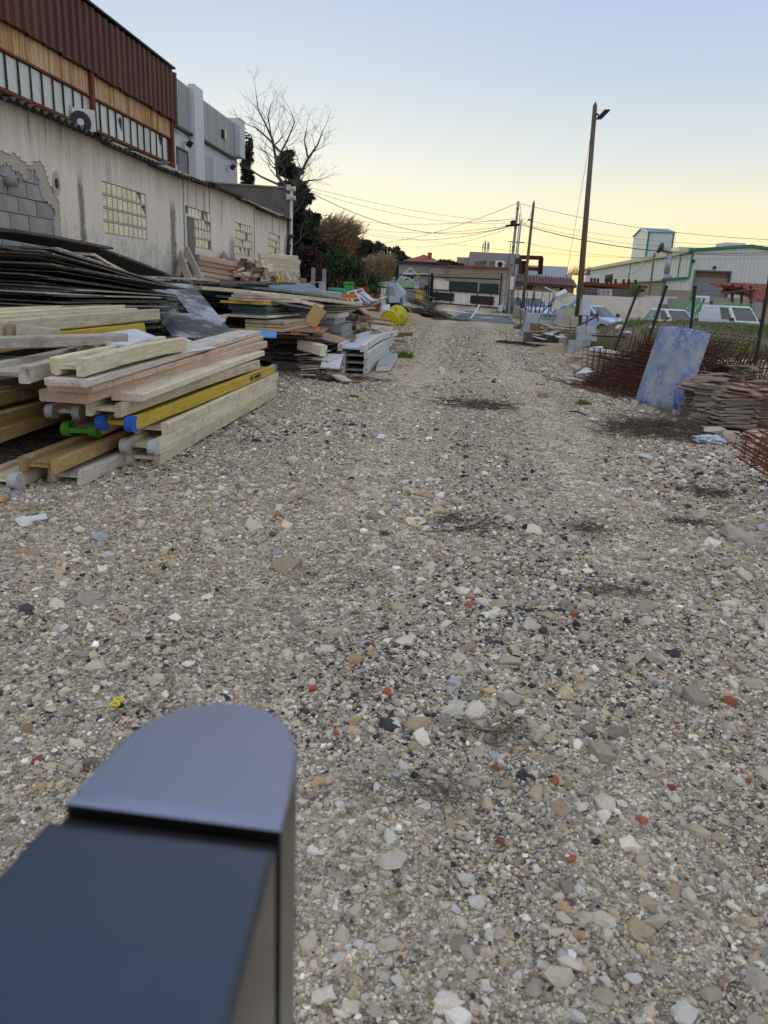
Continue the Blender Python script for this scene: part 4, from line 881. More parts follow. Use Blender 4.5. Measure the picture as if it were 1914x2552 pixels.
for k, (px, py, s) in enumerate(((738, 832, .13), (792, 818, .15), (770, 842, .07), (518, 815, .11), (610, 822, .07), (748, 826, .07))):
    rag(('orange scrap hanging at the yard end of the splayed sheets', 'orange scrap under the upright orange board', 'small red scrap low on the splayed sheets', 'orange scrap on the splayed sheets beside the white laths', 'tiny orange scrap midway along the splayed sheets', 'small orange scrap between the two big orange scraps')[k], AY(px, py, 11.35 if px > 700 else 11.1), s, 'red' if k == 2 else 'orange')
p = AY(777, 800, 11.9); plank('board', p+Vector((-.03, 0, -.06)), p+Vector((.12, .05, .2)), .22, .02, 'wood_ochre', 'upright ochre-orange board end at the yard end of the splayed sheets', 'board', None, up=(0, 1, 0))
sheet('blue_board', 'small bright blue board on the splayed sheets', [AY(640, 838, 10.9), AY(688, 840, 10.9), AY(690, 826, 11.4), AY(646, 824, 11.4)], .02, 'paint_blue', 'board')
for k, px in enumerate((506, 555)): single('orange_prop', MB().bar(AY(px, 833, 10.95), AY(px+1, 852, 10.95), .05, .05), 'orange', ('orange prop under the splayed sheets, nearer the film panel', 'orange prop under the splayed sheets, nearer the blue board')[k], 'prop', 'orange props under the splayed sheets')
for k, (pa, pb, w, mt, lb) in enumerate(((AY(452, 808, 11.0), AY(560, 806, 11.2), .3, 'wood_cream', 'lowest of the three cream boards beside the film panel'), (AY(460, 797, 11.1), AY(562, 797, 11.3), .25, 'wood_cream', 'middle one of the three cream boards beside the film panel'), (AY(470, 789, 11.2), AY(566, 789, 11.4), .2, 'wood_grey', 'topmost of the three cream boards beside the film panel'), (AY(440, 818, 10.9), AY(612, 822, 11.2), .06, 'wood_pink', 'long thin pink lath across the splayed sheets'))):
    plank('board', pa, pb, w, .045 if k < 3 else .025, mt, lb, 'board', 'cream boards beside the film panel')
# teal stack
TX, TY = -2.98, 11.62
zz0 = .70
for k, (n_, t_, mts, ln, wd, dx) in enumerate(((3, .05, ['wood_pink', 'wood_ochre', 'wood_cream'], 1.9, .62, .30), )):
    for i in range(3): plank('board', (TX+dx-.31, TY-.05+R.uniform(-.03, .03), .72+i*.056), (TX+dx-.31+.05, TY+1.9, .72+i*.056), .62, .05, ('wood_cream', 'wood_ochre', 'wood_grey')[i], ('lowest, pale', 'middle, brown', 'upper, grey')[i]+' board of the three thick boards under the teal panels', 'board', 'thick boards under the teal panels')
plank('board', (TX-.3, TY-.08, .905), (TX-.22, TY+1.95, .90), .7, .035, 'wood_cream', 'single cream board under the teal panels', 'board', 'boards of the teal stack')
stack(5, (TX, TY), .925, 1.95, .63, .028, .004, 0.0, ['ply_teal', 'ply_teal', 'ply_green'], 'panel', 'the teal stack in the middle of the heap', group='teal panels in the middle heap', jit=.02)
plank('board', (TX-.36, TY-.1, 1.105), (TX-.2, TY+2.0, 1.075), .68, .035, 'wood_yellow', 'yellow-edged board on the teal panels', 'board', 'boards of the teal stack')
for i, (mt, yw) in enumerate((('wood_pink', .1), ('wood_grey', .0), ('wood_pale', -.15))):
    plank('board', (TX-.38+i*.05, TY-.12, 1.15+i*.045), (TX+.1+yw, TY+1.4, 1.13+i*.04), .4, .04, mt, ('lowest, pink', 'middle, grey', 'upper, pale')[i]+' of the three loose boards on the yellow-edged board', 'board', 'loose boards on the teal stack')
stack(10, (-2.98, 11.9), .22, 1.9, .6, .04, .006, 0.0, ['wood_dark'], 'sheet', 'the base hidden below the teal panels', group='dark base sheets below the teal panels')
for k, (pa, pb, w, t, mt, lb) in enumerate((
    (AY(482, 716, 11.6), AY(880, 757, 14.2), .5, .055, 'wood_cream', 'long cream plank running from the film panel to the grey formwork boxes'),
    (AY(430, 703, 12.0), AY(700, 705, 14.5), .7, .03, 'wood_dark', 'dark wide board across the top of the middle heap'),
    (AY(410, 693, 12.2), AY(530, 700, 13.0), .4, .03, 'wood_grey', 'grey board end above the film panel'),
    (AY(520, 707, 12.5), AY(640, 712, 14), .5, .03, 'ply_grey', 'grey-brown board under the leaning boards'),
    (AY(560, 728, 12.2), AY(770, 768, 13.8), .7, .03, 'ply_teal', 'teal board under the long cream plank'),
    (AY(610, 716, 13.0), AY(840, 748, 15.0), .6, .04, 'ply_teal', 'long teal panel on top of the middle heap'),
    (AY(450, 724, 11.9), AY(620, 731, 13.0), .8, .035, 'ply_green', 'green-grey board under the long cream plank, film panel side'),
    (AY(520, 736, 12.1), AY(640, 738, 12.6), .7, .035, 'ply_teal', 'short teal board above the yellow-edged board'),
    (AY(620, 730, 12.1), AY(800, 764, 13.2), .16, .05, 'wood_pale', 'pale plank under the long cream plank, bowing at its end'),
    (AY(655, 750, 12.0), AY(760, 770, 13.2), .5, .03, 'ply_teal', 'teal sheet sloping towards the grey formwork boxes'),
    (AY(700, 742, 12.8), AY(782, 760, 13.8), .5, .03, 'wood_grey', 'grey sheet sloping towards the grey formwork boxes'))):
    plank('board', pa, pb, w, t, mt, lb, 'board', 'long boards over the middle heap', wob=.012)
stack(22, (-3.5, 13.0), .1, 2.4, 1.4, .045, .01, math.radians(3), ['wood_dark', 'ply_grey', 'ply_green', 'ply_teal'], 'panel', 'the rear stack between wall and teal panels', group='rear dark panels near the wall', wts=[4, 3, 1, 1], jit=.06)
stack(6, (-4.1, 10.9), .75, .9, .7, .04, .018, math.radians(-75), ['ply_grey', 'form_teal', 'wood_grey'], 'short board', 'the small pile behind the film panel', group='short boards behind the film panel', jit=.04, name='board')
# scaffold tubes and grey slabs on the rear top
for k in range(6):
    pa, pb = AY(640+18*k, 716+3*k, 14.5), AY(770+8*k, 708+4*k, 15.5)
    single('scaffold_tube', MB().tube([pa, pb], .02, 6), 'steel_blue', 'thin blue-grey tube lying on the rear of the middle heap, %s from the wall side' % ordinal(k+1), 'tube', 'blue-grey tubes on the middle heap')
for k in range(9):
    p = AY(766+9*k, 726+1.2*k, 15.6); plank('slat', p, p+Vector((-.05, .45, .03)), .05, .03, 'white_paint', 'white slat on the concrete slab, %s from the wall side' % ordinal(k+1), 'slat', 'white slats on the concrete slab')
single('concrete_slab', MB().hexa([AY(746, 738, 15), AY(852, 748, 15), AY(850, 745, 16.5), AY(760, 735, 16.5), AY(746, 721, 15), AY(852, 731, 15), AY(850, 729, 16.5), AY(760, 720, 16.5)]), 'concrete', 'pale concrete slab behind the long cream plank', 'slab')
single('concrete_slab', MB().hexa([AY(780, 752, 14.8), AY(848, 757, 14.8), AY(848, 754, 16), AY(780, 750, 16), AY(780, 741, 14.8), AY(848, 748.5, 14.8), AY(848, 747, 16), AY(780, 740, 16)]), 'concrete', 'thinner concrete slab under the pale concrete slab', 'slab')
# grey formwork boxes (stack of thick framed panels)
FX, FY = -2.17, 14.0
zc_ = .0
for k, (h, mt, dx, dy) in enumerate(((.15, 'form_grey', 0, 0), (.13, 'form_grey', -.02, .02), (.14, 'form_grey', .0, 0), (.14, 'form_grey', .02, .01), (.14, 'form_grey', .0, -.02), (.12, 'form_teal', -.14, .05))):
    fb = root('formwork_box', 'grey framed formwork panel, %s from the ground in the boxy stack' % ordinal(k+1) if mt == 'form_grey' else 'teal-painted framed formwork panel on the boxy grey stack', 'formwork panel', (FX-.4+dx, FY+.7+dy, zc_), 'framed formwork panels in the boxy stack')
    c = Vector((FX-.4+dx, FY+.7+dy, zc_+h/2))
    part('frame', MB().box(c+Vector((0, -.68, 0)), (.80, .05, h-.004)).box(c+Vector((0, .68, 0)), (.80, .05, h-.004)).box(c+Vector((.375, 0, 0)), (.05, 1.31, h-.004)).box(c+Vector((-.375, 0, 0)), (.05, 1.31, h-.004)), mt, fb)
    part('face_board', MB().box(c+Vector((0, 0, h/2-.02)), (.70, 1.31, .025)), mt, fb); zc_ += h+.004
wp = root('clamped_formwork', 'white framed panel with metal clamps on the teal formwork panel', 'formwork panel', (FX-.5, FY+.6, zc_)); c = Vector((FX-.46, FY+.55, zc_+.045))
part('frame', MB().box(c+Vector((0, -.68, 0)), (.84, .04, .085)).box(c+Vector((.4, 0, 0)), (.04, 1.32, .085)).box(c+Vector((-.4, 0, 0)), (.04, 1.32, .085)), 'alu_white', wp); part('face_board', MB().box(c+Vector((0, 0, .025)), (.76, 1.32, .025)), 'form_grey', wp)
for s_ in (-.41, .18): part('clamp', MB().box(c+Vector((s_, -.71, -.01)), (.06, .03, .13)), 'steel', wp)
zc_ += .09
for k in range(5): plank('board', (FX-.75+.1*k, FY-.2+.1*(k % 2), zc_+.02+k*.036), (FX-.2+.06*k, FY+1.7, zc_+.02+k*.034), .45, .03, ('wood_grey', 'wood_grey', 'wood_brown', 'wood_grey', 'wood_dark')[k], 'weathered board on the clamped white panel, %s from the bottom' % ordinal(k+1), 'board', 'boards on the clamped panel', wob=.012)
# fallen beams and debris in front of the boxes
def px_plank(label, a, ya, b, yb, w, t, mat, nm='plank', group='loose timber before the grey boxes', **kw): return plank(nm, AY(a[0], a[1], ya), AY(b[0], b[1], yb), w, t, mat, label, nm.split('_')[-1], group, **kw)
px_plank('square brown beam sloping from the splayed sheets down to the girders', (776, 830), 12.0, (866, 856), 13.3, .1, .13, 'wood_pink')
px_plank('short brown post leaning against the foot of the sloping beam', (866, 858), 13.3, (880, 838), 13.6, .14, .05, 'wood_brown')
px_plank('stubby pale timber block on the debris by the dark stack', (748, 858), 11.9, (806, 874), 11.7, .16, .17, 'wood_pale', 'timber_block')
for k in range(9):
    a = (728+R.uniform(0, 25), 885+k*6); b = (790+R.uniform(0, 30), 880+k*7+R.uniform(-6, 8)); ya = 11.9-.05*k
    px_plank('thin broken slat in the debris beside the dark stack, %s from the top' % ordinal(k+1), a, ya, b, ya-.1, R.uniform(.04, .12), .018, R.choice(['wood_grey', 'wood_brown', 'wood_pale', 'ply_grey']), 'slat', 'broken slats in the debris')
px_plank('grey-white board bent over the debris', (796, 898), 11.6, (832, 884), 11.9, .34, .025, 'alu_white', 'board')
px_plank('bright grey-white board hanging over the debris towards the girders', (832, 884), 11.9, (822, 918), 11.35, .3, .025, 'alu_white', 'board')
px_plank('brown strip behind the bent grey-white boards', (850, 888), 12.0, (838, 922), 11.5, .1, .03, 'wood_brown', 'board')
px_plank('dark plank end lying on the gravel before the debris', (800, 936), 11.3, (828, 942), 11.5, .22, .07, 'wood_dark', 'plank')
px_plank('pale plank lying on the gravel before the debris', (838, 935), 11.4, (866, 950), 11.2, .18, .03, 'wood_grey', 'plank')
px_plank('brown flat strip on the gravel below the girders', (868, 950), 11.35, (915, 954), 11.5, .08, .02, 'wood_brown', 'strip')
px_plank('small brown wood chunk standing at the foot of the girders', (868, 945), 11.6, (874, 936), 11.6, .08, .06, 'wood_brown', 'chunk')
for k in range(14):
    a = AY(738+R.uniform(0, 70), 905+R.uniform(0, 25), 12.0); plank('debris_stick', a, a+Vector((R.uniform(.1, .4), R.uniform(-.3, .3), R.uniform(-.08, .08))), .03, .015, 'wood_dark', 'dark stick in the debris shadow beside the dark stack', 'stick', 'dark sticks in the debris shadow')
# white girders
GA = Vector((-1.71, 12.58, 0)); GB_ = G(985, 868, .03); gd = Vector((GB_.x-.2-GA.x, GB_.y-GA.y, 0)); gd.normalize(); GL = 5.2
for k in range(3):
    hbeam('white-painted box girder with dark open end, %s of the straight three' % ('lowest', 'middle one', 'topmost')[k], GA+Vector((0, 0, .012+.122*k)), GA+gd*GL+Vector((0, 0, .012+.122*k)), .46, .118, 'alu_white', group='white girders on the gravel', flange=.075, webmat='form_grey')
pts = []
cg = root('curved_girder', 'white curved girder lying on top of the straight girders', 'girder', GA+Vector((-.05, -.1, .39)))
for s_, nm in ((-1, 'rail'), (1, 'rail'), (0, 'deck')):
    mb = MB(); prev = None; lat = Vector((-gd.y, gd.x, 0)).normalized()
    for i in range(13):
        t = i/12; c = GA+gd*(-.08+t*(GL+.1))+Vector((0, 0, .385+.045*math.sin(math.pi*min(1, t*1.05))))-lat*.0+lat*(.05-.25*t*t*.5)
        if prev is not None:
            if nm == 'rail': mb.bar(prev+lat*(-s_*.19)+Vector((0, 0, .05)), c+lat*(-s_*.19)+Vector((0, 0, .05)), .075, .11)
            else: mb.bar(prev+Vector((0, 0, .045)), c+Vector((0, 0, .045)), .3, .03)
        prev = c
    part(nm, mb, 'alu_white' if nm == 'rail' else 'blue_white', cg)
px_plank('grey stick lying on the curved girder', (945, 838), 15.6, (978, 833), 16.6, .05, .02, 'wood_dark', 'stick')
fp_ = root('clipped_decking', 'grey framed panel with metal clips lying flat on the gravel by the girders', 'panel', G(960, 912)); 
q = [G(938, 912, .12), G(972, 910, .12), G(992, 880, .12), G(950, 880, .12)]
part('frame', MB().hexa([v-Vector((0, 0, .1)) for v in q]+[v-Vector((0, 0, .015)) for v in q]), 'alu_white', fp_); part('face_board', MB().hexa([v*.98+sum(q, Vector())/4*.02-Vector((0, 0, .014)) for v in q]+[v*.98+sum(q, Vector())/4*.02 for v in q]), 'form_grey', fp_)
part('clip', MB().box(G(958, 914, .07), (.06, .03, .1)), 'steel', fp_)

# timber heap behind the girders
for k, (a, ya, b, yb, w, t, mt, lb) in enumerate((
    ((888, 792), 16.5, (968, 804), 17.5, .12, .12, 'wood_brown', 'brown square beam on top of the heap behind the girders'), ((922, 800), 16.2, (972, 806), 17.4, .16, .06, 'wood_pink', 'long pinkish board near the yellow chute'),
    ((920, 812), 16.3, (972, 822), 17.2, .10, .12, 'wood_pale', 'whitish beam end facing the yellow chute'), ((880, 768), 17.0, (905, 790), 17.3, .3, .04, 'wood_brown', 'upright brown board at the back of the girder heap'),
    ((898, 772), 17.2, (945, 796), 18.4, .08, .1, 'wood_pink', 'brown beam sloping down behind the girder heap'), ((870, 790), 16.6, (890, 786), 17.4, .16, .1, 'wood_brown', 'brown plank stub beside the grey formwork boxes'),
    ((905, 822), 16.0, (950, 836), 16.8, .14, .1, 'wood_brown', 'dark brown beam low in the girder heap'), ((895, 812), 16.2, (905, 822), 16.9, .12, .14, 'wood_pale', 'pale beam end in the middle of the girder heap'),
    ((885, 826), 16.1, (915, 840), 16.6, .1, .1, 'wood_brown', 'brown beam stub at the foot of the girder heap'), ((926, 816), 16.5, (972, 832), 16.9, .05, .14, 'wood_grey', 'white-washed plank on edge above the curved girder'),
    ((880, 806), 16.6, (892, 812), 17.2, .13, .13, 'wood_pink', 'pinkish beam end beside the grey formwork boxes'), ((908, 834), 16.0, (926, 846), 16.2, .12, .1, 'wood_pale', 'pale splintered stub just above the curved girder'))):
    px_plank(lb, a, ya, b, yb, w, t, mt, 'beam', 'timber heap behind the girders', chip=.03)
for k in range(26):
    y = R.uniform(16, 20); x = R.uniform(-2.9, -1.7); z = R.uniform(.05, .55-.12*(x+2.9)); an = R.uniform(-.6, .9)
    plank('timber_offcut', (x, y, z), (x+math.cos(an)*R.uniform(.3, .8), y+math.sin(an)*.5, z+R.uniform(-.12, .12)), R.uniform(.06, .14), R.uniform(.03, .1), R.choice(['wood_brown', 'wood_dark', 'wood_pink', 'wood_grey']), 'timber offcut jumbled in the heap behind the girders', 'offcut', 'jumbled offcuts behind the girders', chip=.03)

# ------------------------------------------------------------------ timber against the workshop wall (on the rear panel stacks)
for k, (a, ya, b, yb, w, lb) in enumerate((((432, 597), 15.5, (474, 702), 14.3, .14, 'grey board leaning on the wall, left of the two slanting ones'), ((456, 605), 15.6, (505, 705), 14.4, .13, 'grey board leaning on the wall, right of the two slanting ones'), ((447, 566), 15.6, (447, 690), 15.2, .09, 'narrow upright board standing against the stained wall'))):
    px_plank(lb, b, yb, a, ya, w, .04, 'wood_grey', 'board', 'boards leaning on the workshop wall', up=(0, 1, 0))
px_plank('dark brown trapezoid plywood piece at the foot of the leaning boards', (446, 690), 15.0, (458, 655), 15.4, .5, .03, 'wood_brown', 'plywood', up=(0, 1, 0), group=None)
sheet('diamond_panel', 'dark slate-blue panel standing on its corner against the wall', [AY(548, 672, 17.3), AY(558, 624, 17.7), AY(579, 656, 18.0), AY(566, 676, 17.5)], .03, 'door_grey', 'panel')
px_plank('brown board propped beside the slate-blue panel', (564, 672), 16.8, (600, 668), 17.2, .35, .03, 'wood_brown', 'board', up=(0, 1, 0), group=None)
SX = -5.2
for k in range(5):
    c = AY(495+6*k, 690-13*(4-k)*-0-13*k*.9, 15.8); t = .12
    plank('thick_beam', c+Vector((-.25, -.1, 0)), c+Vector((.35, 1.1, -.1)), .45-.04*k, t, ('wood_cream', 'wood_pale', 'wood_pink', 'wood_pink', 'wood_pink')[k], '%s beam of the stepped stack below the second window, %s from the bottom' % (('cream', 'pale', 'pinkish', 'pinkish', 'pinkish')[k], ordinal(k+1)), 'beam', 'stepped beams below the second window')
rows = [(520, 700), (560, 700), (600, 700), (640, 698), (680, 698)]
n_ = 0
for j in range(6):
    for i in range(7-(j//2)):
        px = 530+i*24+j*5+R.uniform(-4, 4); py = 706-j*11+R.uniform(-1.5, 1.5)
        if px > 690: continue
        n_ += 1; c = AY(px, py, 16.6+R.uniform(-.1, .1)); an = R.uniform(-.25, .35)
        plank('square_beam', c, c+Vector((math.sin(an)*1.6, 1.6, R.uniform(-.05, .02))), R.uniform(.13, .2), R.uniform(.09, .12), R.choice(['wood_brown', 'wood_pink', 'wood_grey', 'wood_brown', 'wood_pale']), 'square beam end in row %s of the beam stack below the third window, %s along' % (('one', 'two', 'three', 'four', 'five', 'six')[j], ordinal(i+1)), 'beam', 'beam ends stacked below the third window', chip=.04)
for k in range(7):
    c = AY(646, 700-10.5*k, 16.9); plank('long_beam', c, c+Vector((.75, .55, 0)), .16, .10, ('wood_pale', 'wood_cream', 'wood_grey', 'wood_pale', 'wood_grey', 'wood_cream', 'wood_pale')[k], '%s beam turned sideways in the pile left of the propped boards, %s up' % (('pale', 'cream', 'grey', 'pale', 'grey', 'cream', 'white')[k], ordinal(k+1)), 'beam', 'sideways beams left of the propped boards', chip=.02)
for k, (a, ya, b, yb, w, mt, lb) in enumerate((((694, 708), 16.6, (672, 632), 18.0, .15, 'wood_pink', 'tall pinkish board propped against the beam pile below the fourth window'), ((704, 706), 16.6, (688, 662), 17.6, .14, 'wood_pink', 'shorter pinkish board beside the tall propped board'), ((722, 706), 16.8, (690, 658), 17.8, .16, 'wood_pale', 'pale board sloping behind the two propped pinkish boards'), ((735, 706), 17, (722, 683), 17.4, .16, 'wood_grey', 'short grey board leaning at the far end of the beam pile'), ((668, 704), 16.3, (655, 652), 16.9, .05, 'wood_ochre', 'thin lath leaning on the sideways beams'), ((706, 706), 16.5, (700, 694), 16.7, .1, 'wood_yellow', 'small yellow board stub at the foot of the propped boards'), ((738, 690), 17.2, (708, 660), 18.2, .14, 'wood_pale', 'pale beam slanting out of the far end of the beam pile'), ((736, 664), 17.4, (690, 656), 18.6, .12, 'wood_pink', 'brown beam poking out beyond the propped boards'), ((711, 648), 17.8, (660, 658), 18.8, .12, 'wood_brown', 'reddish brown beam on the very top under the fourth window'), ((610, 668), 16.3, (583, 678), 16.2, .05, 'wood_pale', 'thin round pole sticking out of the beam ends'))):
    px_plank(lb, a, ya, b, yb, w, .05 if k not in (6, 7, 8) else .1, mt, 'board', 'boards propped on the beam pile', up=(0, 1, 0))
rag('red scrap in the beam stack below the third window', AY(584, 674, 16.2), .14, 'red')
stack(16, (-3.7, 15.6), .0, 3.4, 1.7, .085, .006, 0.0, ['wood_dark', 'wood_brown', 'ply_grey'], 'panel', 'the platform under the wall-side timber', group='panels under the wall-side timber', name='platform_board')
# boards and oddments behind the slabs
for k, px in enumerate((781, 808)): px_plank(('round grey post standing behind the heap, nearer the workshop', 'round grey post standing behind the heap, nearer the gate')[k], (px-3 if k == 0 else px-2, 755), 19.0, (px, 667+3*k), 19.0, .09, .09, 'pole_concrete', 'post', 'grey posts behind the heap')
for k in range(5): px_plank('lilac strip standing in the bundle beside the grey posts, %s along' % ordinal(k+1), (796+4*k, 758), 18.6, (798+2.4*k, 704+R.uniform(-3, 3)), 18.7, .06, .02, 'lilac', 'strip', 'lilac strips beside the grey posts', up=(0, 1, 0))
px_plank('lilac strip standing against the far grey post', (774, 735), 18.7, (777, 704), 18.7, .08, .02, 'lilac', 'strip', 'lilac strips beside the grey posts', up=(0, 1, 0))
px_plank('thin grey rail across the tops of the lilac strips', (740, 710), 18.6, (800, 702), 18.6, .03, .03, 'steel', 'rail', None)
for k in range(30):
    y = R.uniform(19, 25.5); x = -3.9+R.uniform(-.9, 1.1); z = gz(y)+R.uniform(.15, .75)
    an = R.uniform(-.9, .9); plank('loose_board', (x, y, z), (x+math.cos(an)*R.uniform(.6, 1.3), y+math.sin(an)*.9, z+R.uniform(-.15, .15)), R.uniform(.08, .25), R.uniform(.02, .05), R.choice(['wood_grey', 'wood_brown', 'wood_pink', 'wood_dark', 'wood_pale']), 'loose board strewn in the heap between the posts and the brick stacks', 'board', 'boards strewn before the brick stacks', chip=.02)
stack(9, (-3.0, 19.6), .02, 4.6, 2.0, .07, .01, 0.0, ['wood_dark', 'wood_brown'], 'panel', 'the bed under the strewn boards', group='panels under the strewn boards', name='platform_board', jit=.2)
gt = root('green_tub', 'upturned turquoise-green plastic tub on the strewn boards', 'tub', AY(838, 733, 22)); c = AY(838, 733, 22)
part('shell', MB().lathe([(.28, 0), (.25, .16), (.22, .17), (.02, .175)], c, Matrix.Diagonal((1, .8, 1)), 14), 'green_plastic', gt, True); part('rim', MB().lathe([(.3, -.005), (.31, .015), (.28, .03)], c, Matrix.Diagonal((1, .8, 1)), 14), 'green_plastic', gt, True)
single('red_crate_board', MB().box(AY(868, 738, 22), (.42, .2, .12), Matrix.Rotation(.4, 3, 'Z')), 'orange', 'small red-orange box on the strewn boards', 'box')
for k in range(3):       # green chairs folded
    c = AY(868+7*k, 742, 25.5); ch_ = root('garden_chair', 'green slatted garden chair back, %s from the posts' % ordinal(k+1), 'chair', c, 'green garden chairs')
    for i in range(5): part('slat', MB().bar(c+Vector((.03*i-.1, -.02*i, 0)), c+Vector((.03*i-.18, .12, .5)), .022, .015), 'chair_green', ch_)
    part('rail', MB().bar(c+Vector((-.2, .1, .44)), c+Vector((.02, .06, .46)), .04, .02), 'chair_green', ch_); part('leg', MB().bar(c+Vector((.05, 0, 0)), c+Vector((.1, .05, -.35)), .03, .03), 'chair_green', ch_)
for k, (a, b, w, lb, mt) in enumerate((((884, 724), (905, 760), .5, 'white window frame leaning among the rubbish', 'white_paint'), ((898, 730), (925, 752), .28, 'pale blue-white door leaf sliding off the heap', 'blue_white'), ((903, 752), (928, 750), .35, 'white sill piece lying flat by the green chairs', 'white_paint'), ((928, 762), (950, 744), .42, 'white drawer-like tray tipped on the heap', 'white_paint'), ((900, 765), (920, 752), .3, 'pale blue board beside the white tray', 'blue_white'), ((882, 752), (896, 776), .3, 'grey-blue slab leaning on the heap', 'door_grey'))):
    pa, pb = AY(a[0], a[1], 25.2), AY(b[0], b[1], 24.6); wf = root('cast_off_joinery', lb, 'joinery', (pa+pb)/2, 'cast-off joinery by the brick stacks'); d = (pb-pa).normalized()
    if k == 0:
        lat = Vector((1, 0, 0)); lat = (lat-d*lat.dot(d)).normalized()
        for s_ in (-.25, 0, .25): part('stile', MB().bar(pa+lat*s_, pb+lat*s_, .05, .04, up=(0, 1, 0)), mt, wf)
        for i in range(5): q = pa+(pb-pa)*(i/4); part('glazing_bar', MB().bar(q-lat*.25, q+lat*.25, .04, .035, up=(0, 1, 0)), mt, wf)
    else:
        part('leaf', MB().bar(pa, pb, w, .035, up=(0, -.6, 1)), mt, wf); part('edge', MB().bar(pa+Vector((0, -w*.3, .02)), pb+Vector((0, -w*.3, .02)), .04, .06, up=(0, -.6, 1)), mt, wf)
sheet('teal_sheet', 'pale turquoise sheet on the rubbish by the mixer', [AY(952, 772, 25), AY(972, 774, 25), AY(972, 758, 26), AY(954, 760, 26)], .02, 'fence_pale')
# red brick stacks behind
bm_ = MB().box((0, 0, 0), (.22, .105, .1)).mesh('brick'); bm_.materials.append(M['brick_red'])
for s_, (px, py, Y, nc, nr) in enumerate(((902, 745, 29, 3, 8), (925, 748, 28.5, 4, 6), (941, 748, 28.5, 2, 5))):
    c = AY(px, py, Y); rt_ = root('brick_stack', ('tallest stack of red hollow bricks against the hedge', 'middle stack of red bricks beside the cement mixer', 'small crooked stack of red bricks nearest the cement mixer')[s_], 'brick stack', c, 'red brick stacks')
    for i in range(nc):
        for j in range(nr):
            for d in range(2): inst('brick', bm_, rt_, c+Vector((.23*(i-nc/2)+R.uniform(-.02, .02), .24*d+R.uniform(-.03, .03), -.35+.105*j)), (0, 0, R.uniform(-.1, .1)+(1.57 if R.random() < .15 else 0)))
# cement mixer
mx = root('cement_mixer', 'pale blue-grey cement mixer with tilted drum and a black tyre', 'cement mixer', AY(985, 800, 33)); c = AY(984, 733, 33); gm_ = ghz(c.x, c.y)
Rm = Matrix.Rotation(math.radians(-14), 3, 'Y') @ Matrix.Rotation(math.radians(28), 3, 'X')
part('drum', MB().lathe([(.22, -.42), (.40, -.34), (.46, -.12), (.46, .06), (.24, .50), (.22, .52), (.18, .44)], c, Rm, 9), 'mixer_paint', mx); part('drum_ring', MB().lathe([(.465, -.04), (.485, -.03), (.485, .03), (.465, .04)], c, Rm, 20), 'mixer_paint', mx, True)
part('motor_cover', MB().box(c+Vector((.02, -.42, -.2)), (.44, .2, .28), Matrix.Rotation(-.12, 3, 'Y')), 'blue_white', mx)
part('frame', MB().bar(c+Vector((-.3, -.3, -.3)), (c.x-.2, c.y-.35, gm_+.15), .07, .07).bar(c+Vector((.35, -.3, -.15)), (c.x+.4, c.y-.35, gm_+.2), .07, .07).bar((c.x-.3, c.y-.35, gm_+.28), (c.x+.55, c.y-.3, gm_+.24), .08, .1).bar((c.x-.28, c.y+.35, gm_+.28), (c.x+.4, c.y+.3, gm_+.24), .08, .08), 'steel_blue', mx)
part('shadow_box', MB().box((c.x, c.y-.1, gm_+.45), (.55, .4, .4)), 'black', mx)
wl = part('wheel', MB().lathe([(.13, -.06), (.2, -.06), (.22, -.03), (.22, .03), (.2, .06), (.13, .06)], (c.x+.42, c.y-.55, gm_+.22), Matrix.Rotation(math.pi/2, 3, 'X'), 18), 'tyre', mx, True); part('rim', MB().lathe([(.135, -.055), (.135, .065), (.05, .07)], (c.x+.42, c.y-.55, gm_+.22), Matrix.Rotation(math.pi/2, 3, 'X'), 14), 'ac_white', wl)
part('mudguard', MB().tube([(c.x+.42+.29*math.cos(t), c.y-.55, gm_+.22+.29*math.sin(t)) for t in (2.6, 2.0, 1.5, 1.0, .4)], .05, 6), 'black', mx)
# yellow rubble chute
cc_ = AY(985, 818, 28); Rc = Matrix.Rotation(math.radians(-20), 3, 'Z') @ Matrix.Rotation(math.radians(103), 3, 'X')
ct = root('rubble_chute', 'bright yellow plastic rubble chute lying on its side by the sand', 'chute', cc_); cc2 = AY(981, 794, 28.2)
part('section', MB().lathe([(.36, -.38), (.42, -.38), (.40, -.32), (.33, .22), (.33, .38)], cc2, Rc, 22), 'yellow_bin', ct, True); part('rim', MB().lathe([(.335, .26), (.37, .27), (.37, .36), (.30, .382)], cc2, Rc, 22), 'yellow_bin', ct); part('end_disc', MB().lathe([(.31, .37), (.30, .392)], cc2, Rc, 22), 'yellow_plastic', ct)
heap_ = None
for k, an in enumerate((.3, 1.2, 2.0)):
    q = cc2+Rc @ Vector((.41*math.cos(an), .41*math.sin(an), .05)); part('lug', MB().box(q, (.06, .06, .1), Rc).box(q+Vector((0, 0, .04)), (.04, .05, .05), Rc), 'yellow_bin', ct)
rag('orange scrap on the gravel beside the yellow chute', ground_at(994, 814)+Vector((0, 0, .04)), .2, 'orange')
# sand heap
sp = ground_at(1030, 803); mb = MB(); n_ = 26
for j in range(n_+1):
    for i in range(n_+1):
        u, v = (i/n_-.5)*2, (j/n_-.5)*2; rr = max(0, 1-u*u-v*v); x, y = sp.x+u*1.25, sp.y+.5+v*1.1
        mb.v.append((x, y, ghz(x, y)-.03+.42*rr*(.75+.5*mnoise.noise(Vector((x*1.8, y*1.8, 2))))*(1-.35*u)+.03*mnoise.noise(Vector((x*7, y*7, 0)))*rr))
mb.f = [(j*(n_+1)+i, j*(n_+1)+i+1, (j+1)*(n_+1)+i+1, (j+1)*(n_+1)+i) for j in range(n_) for i in range(n_)]
single('sand_heap', mb, 'sand', 'low tan sand heap beside the yellow chute', 'sand heap', smooth=True)
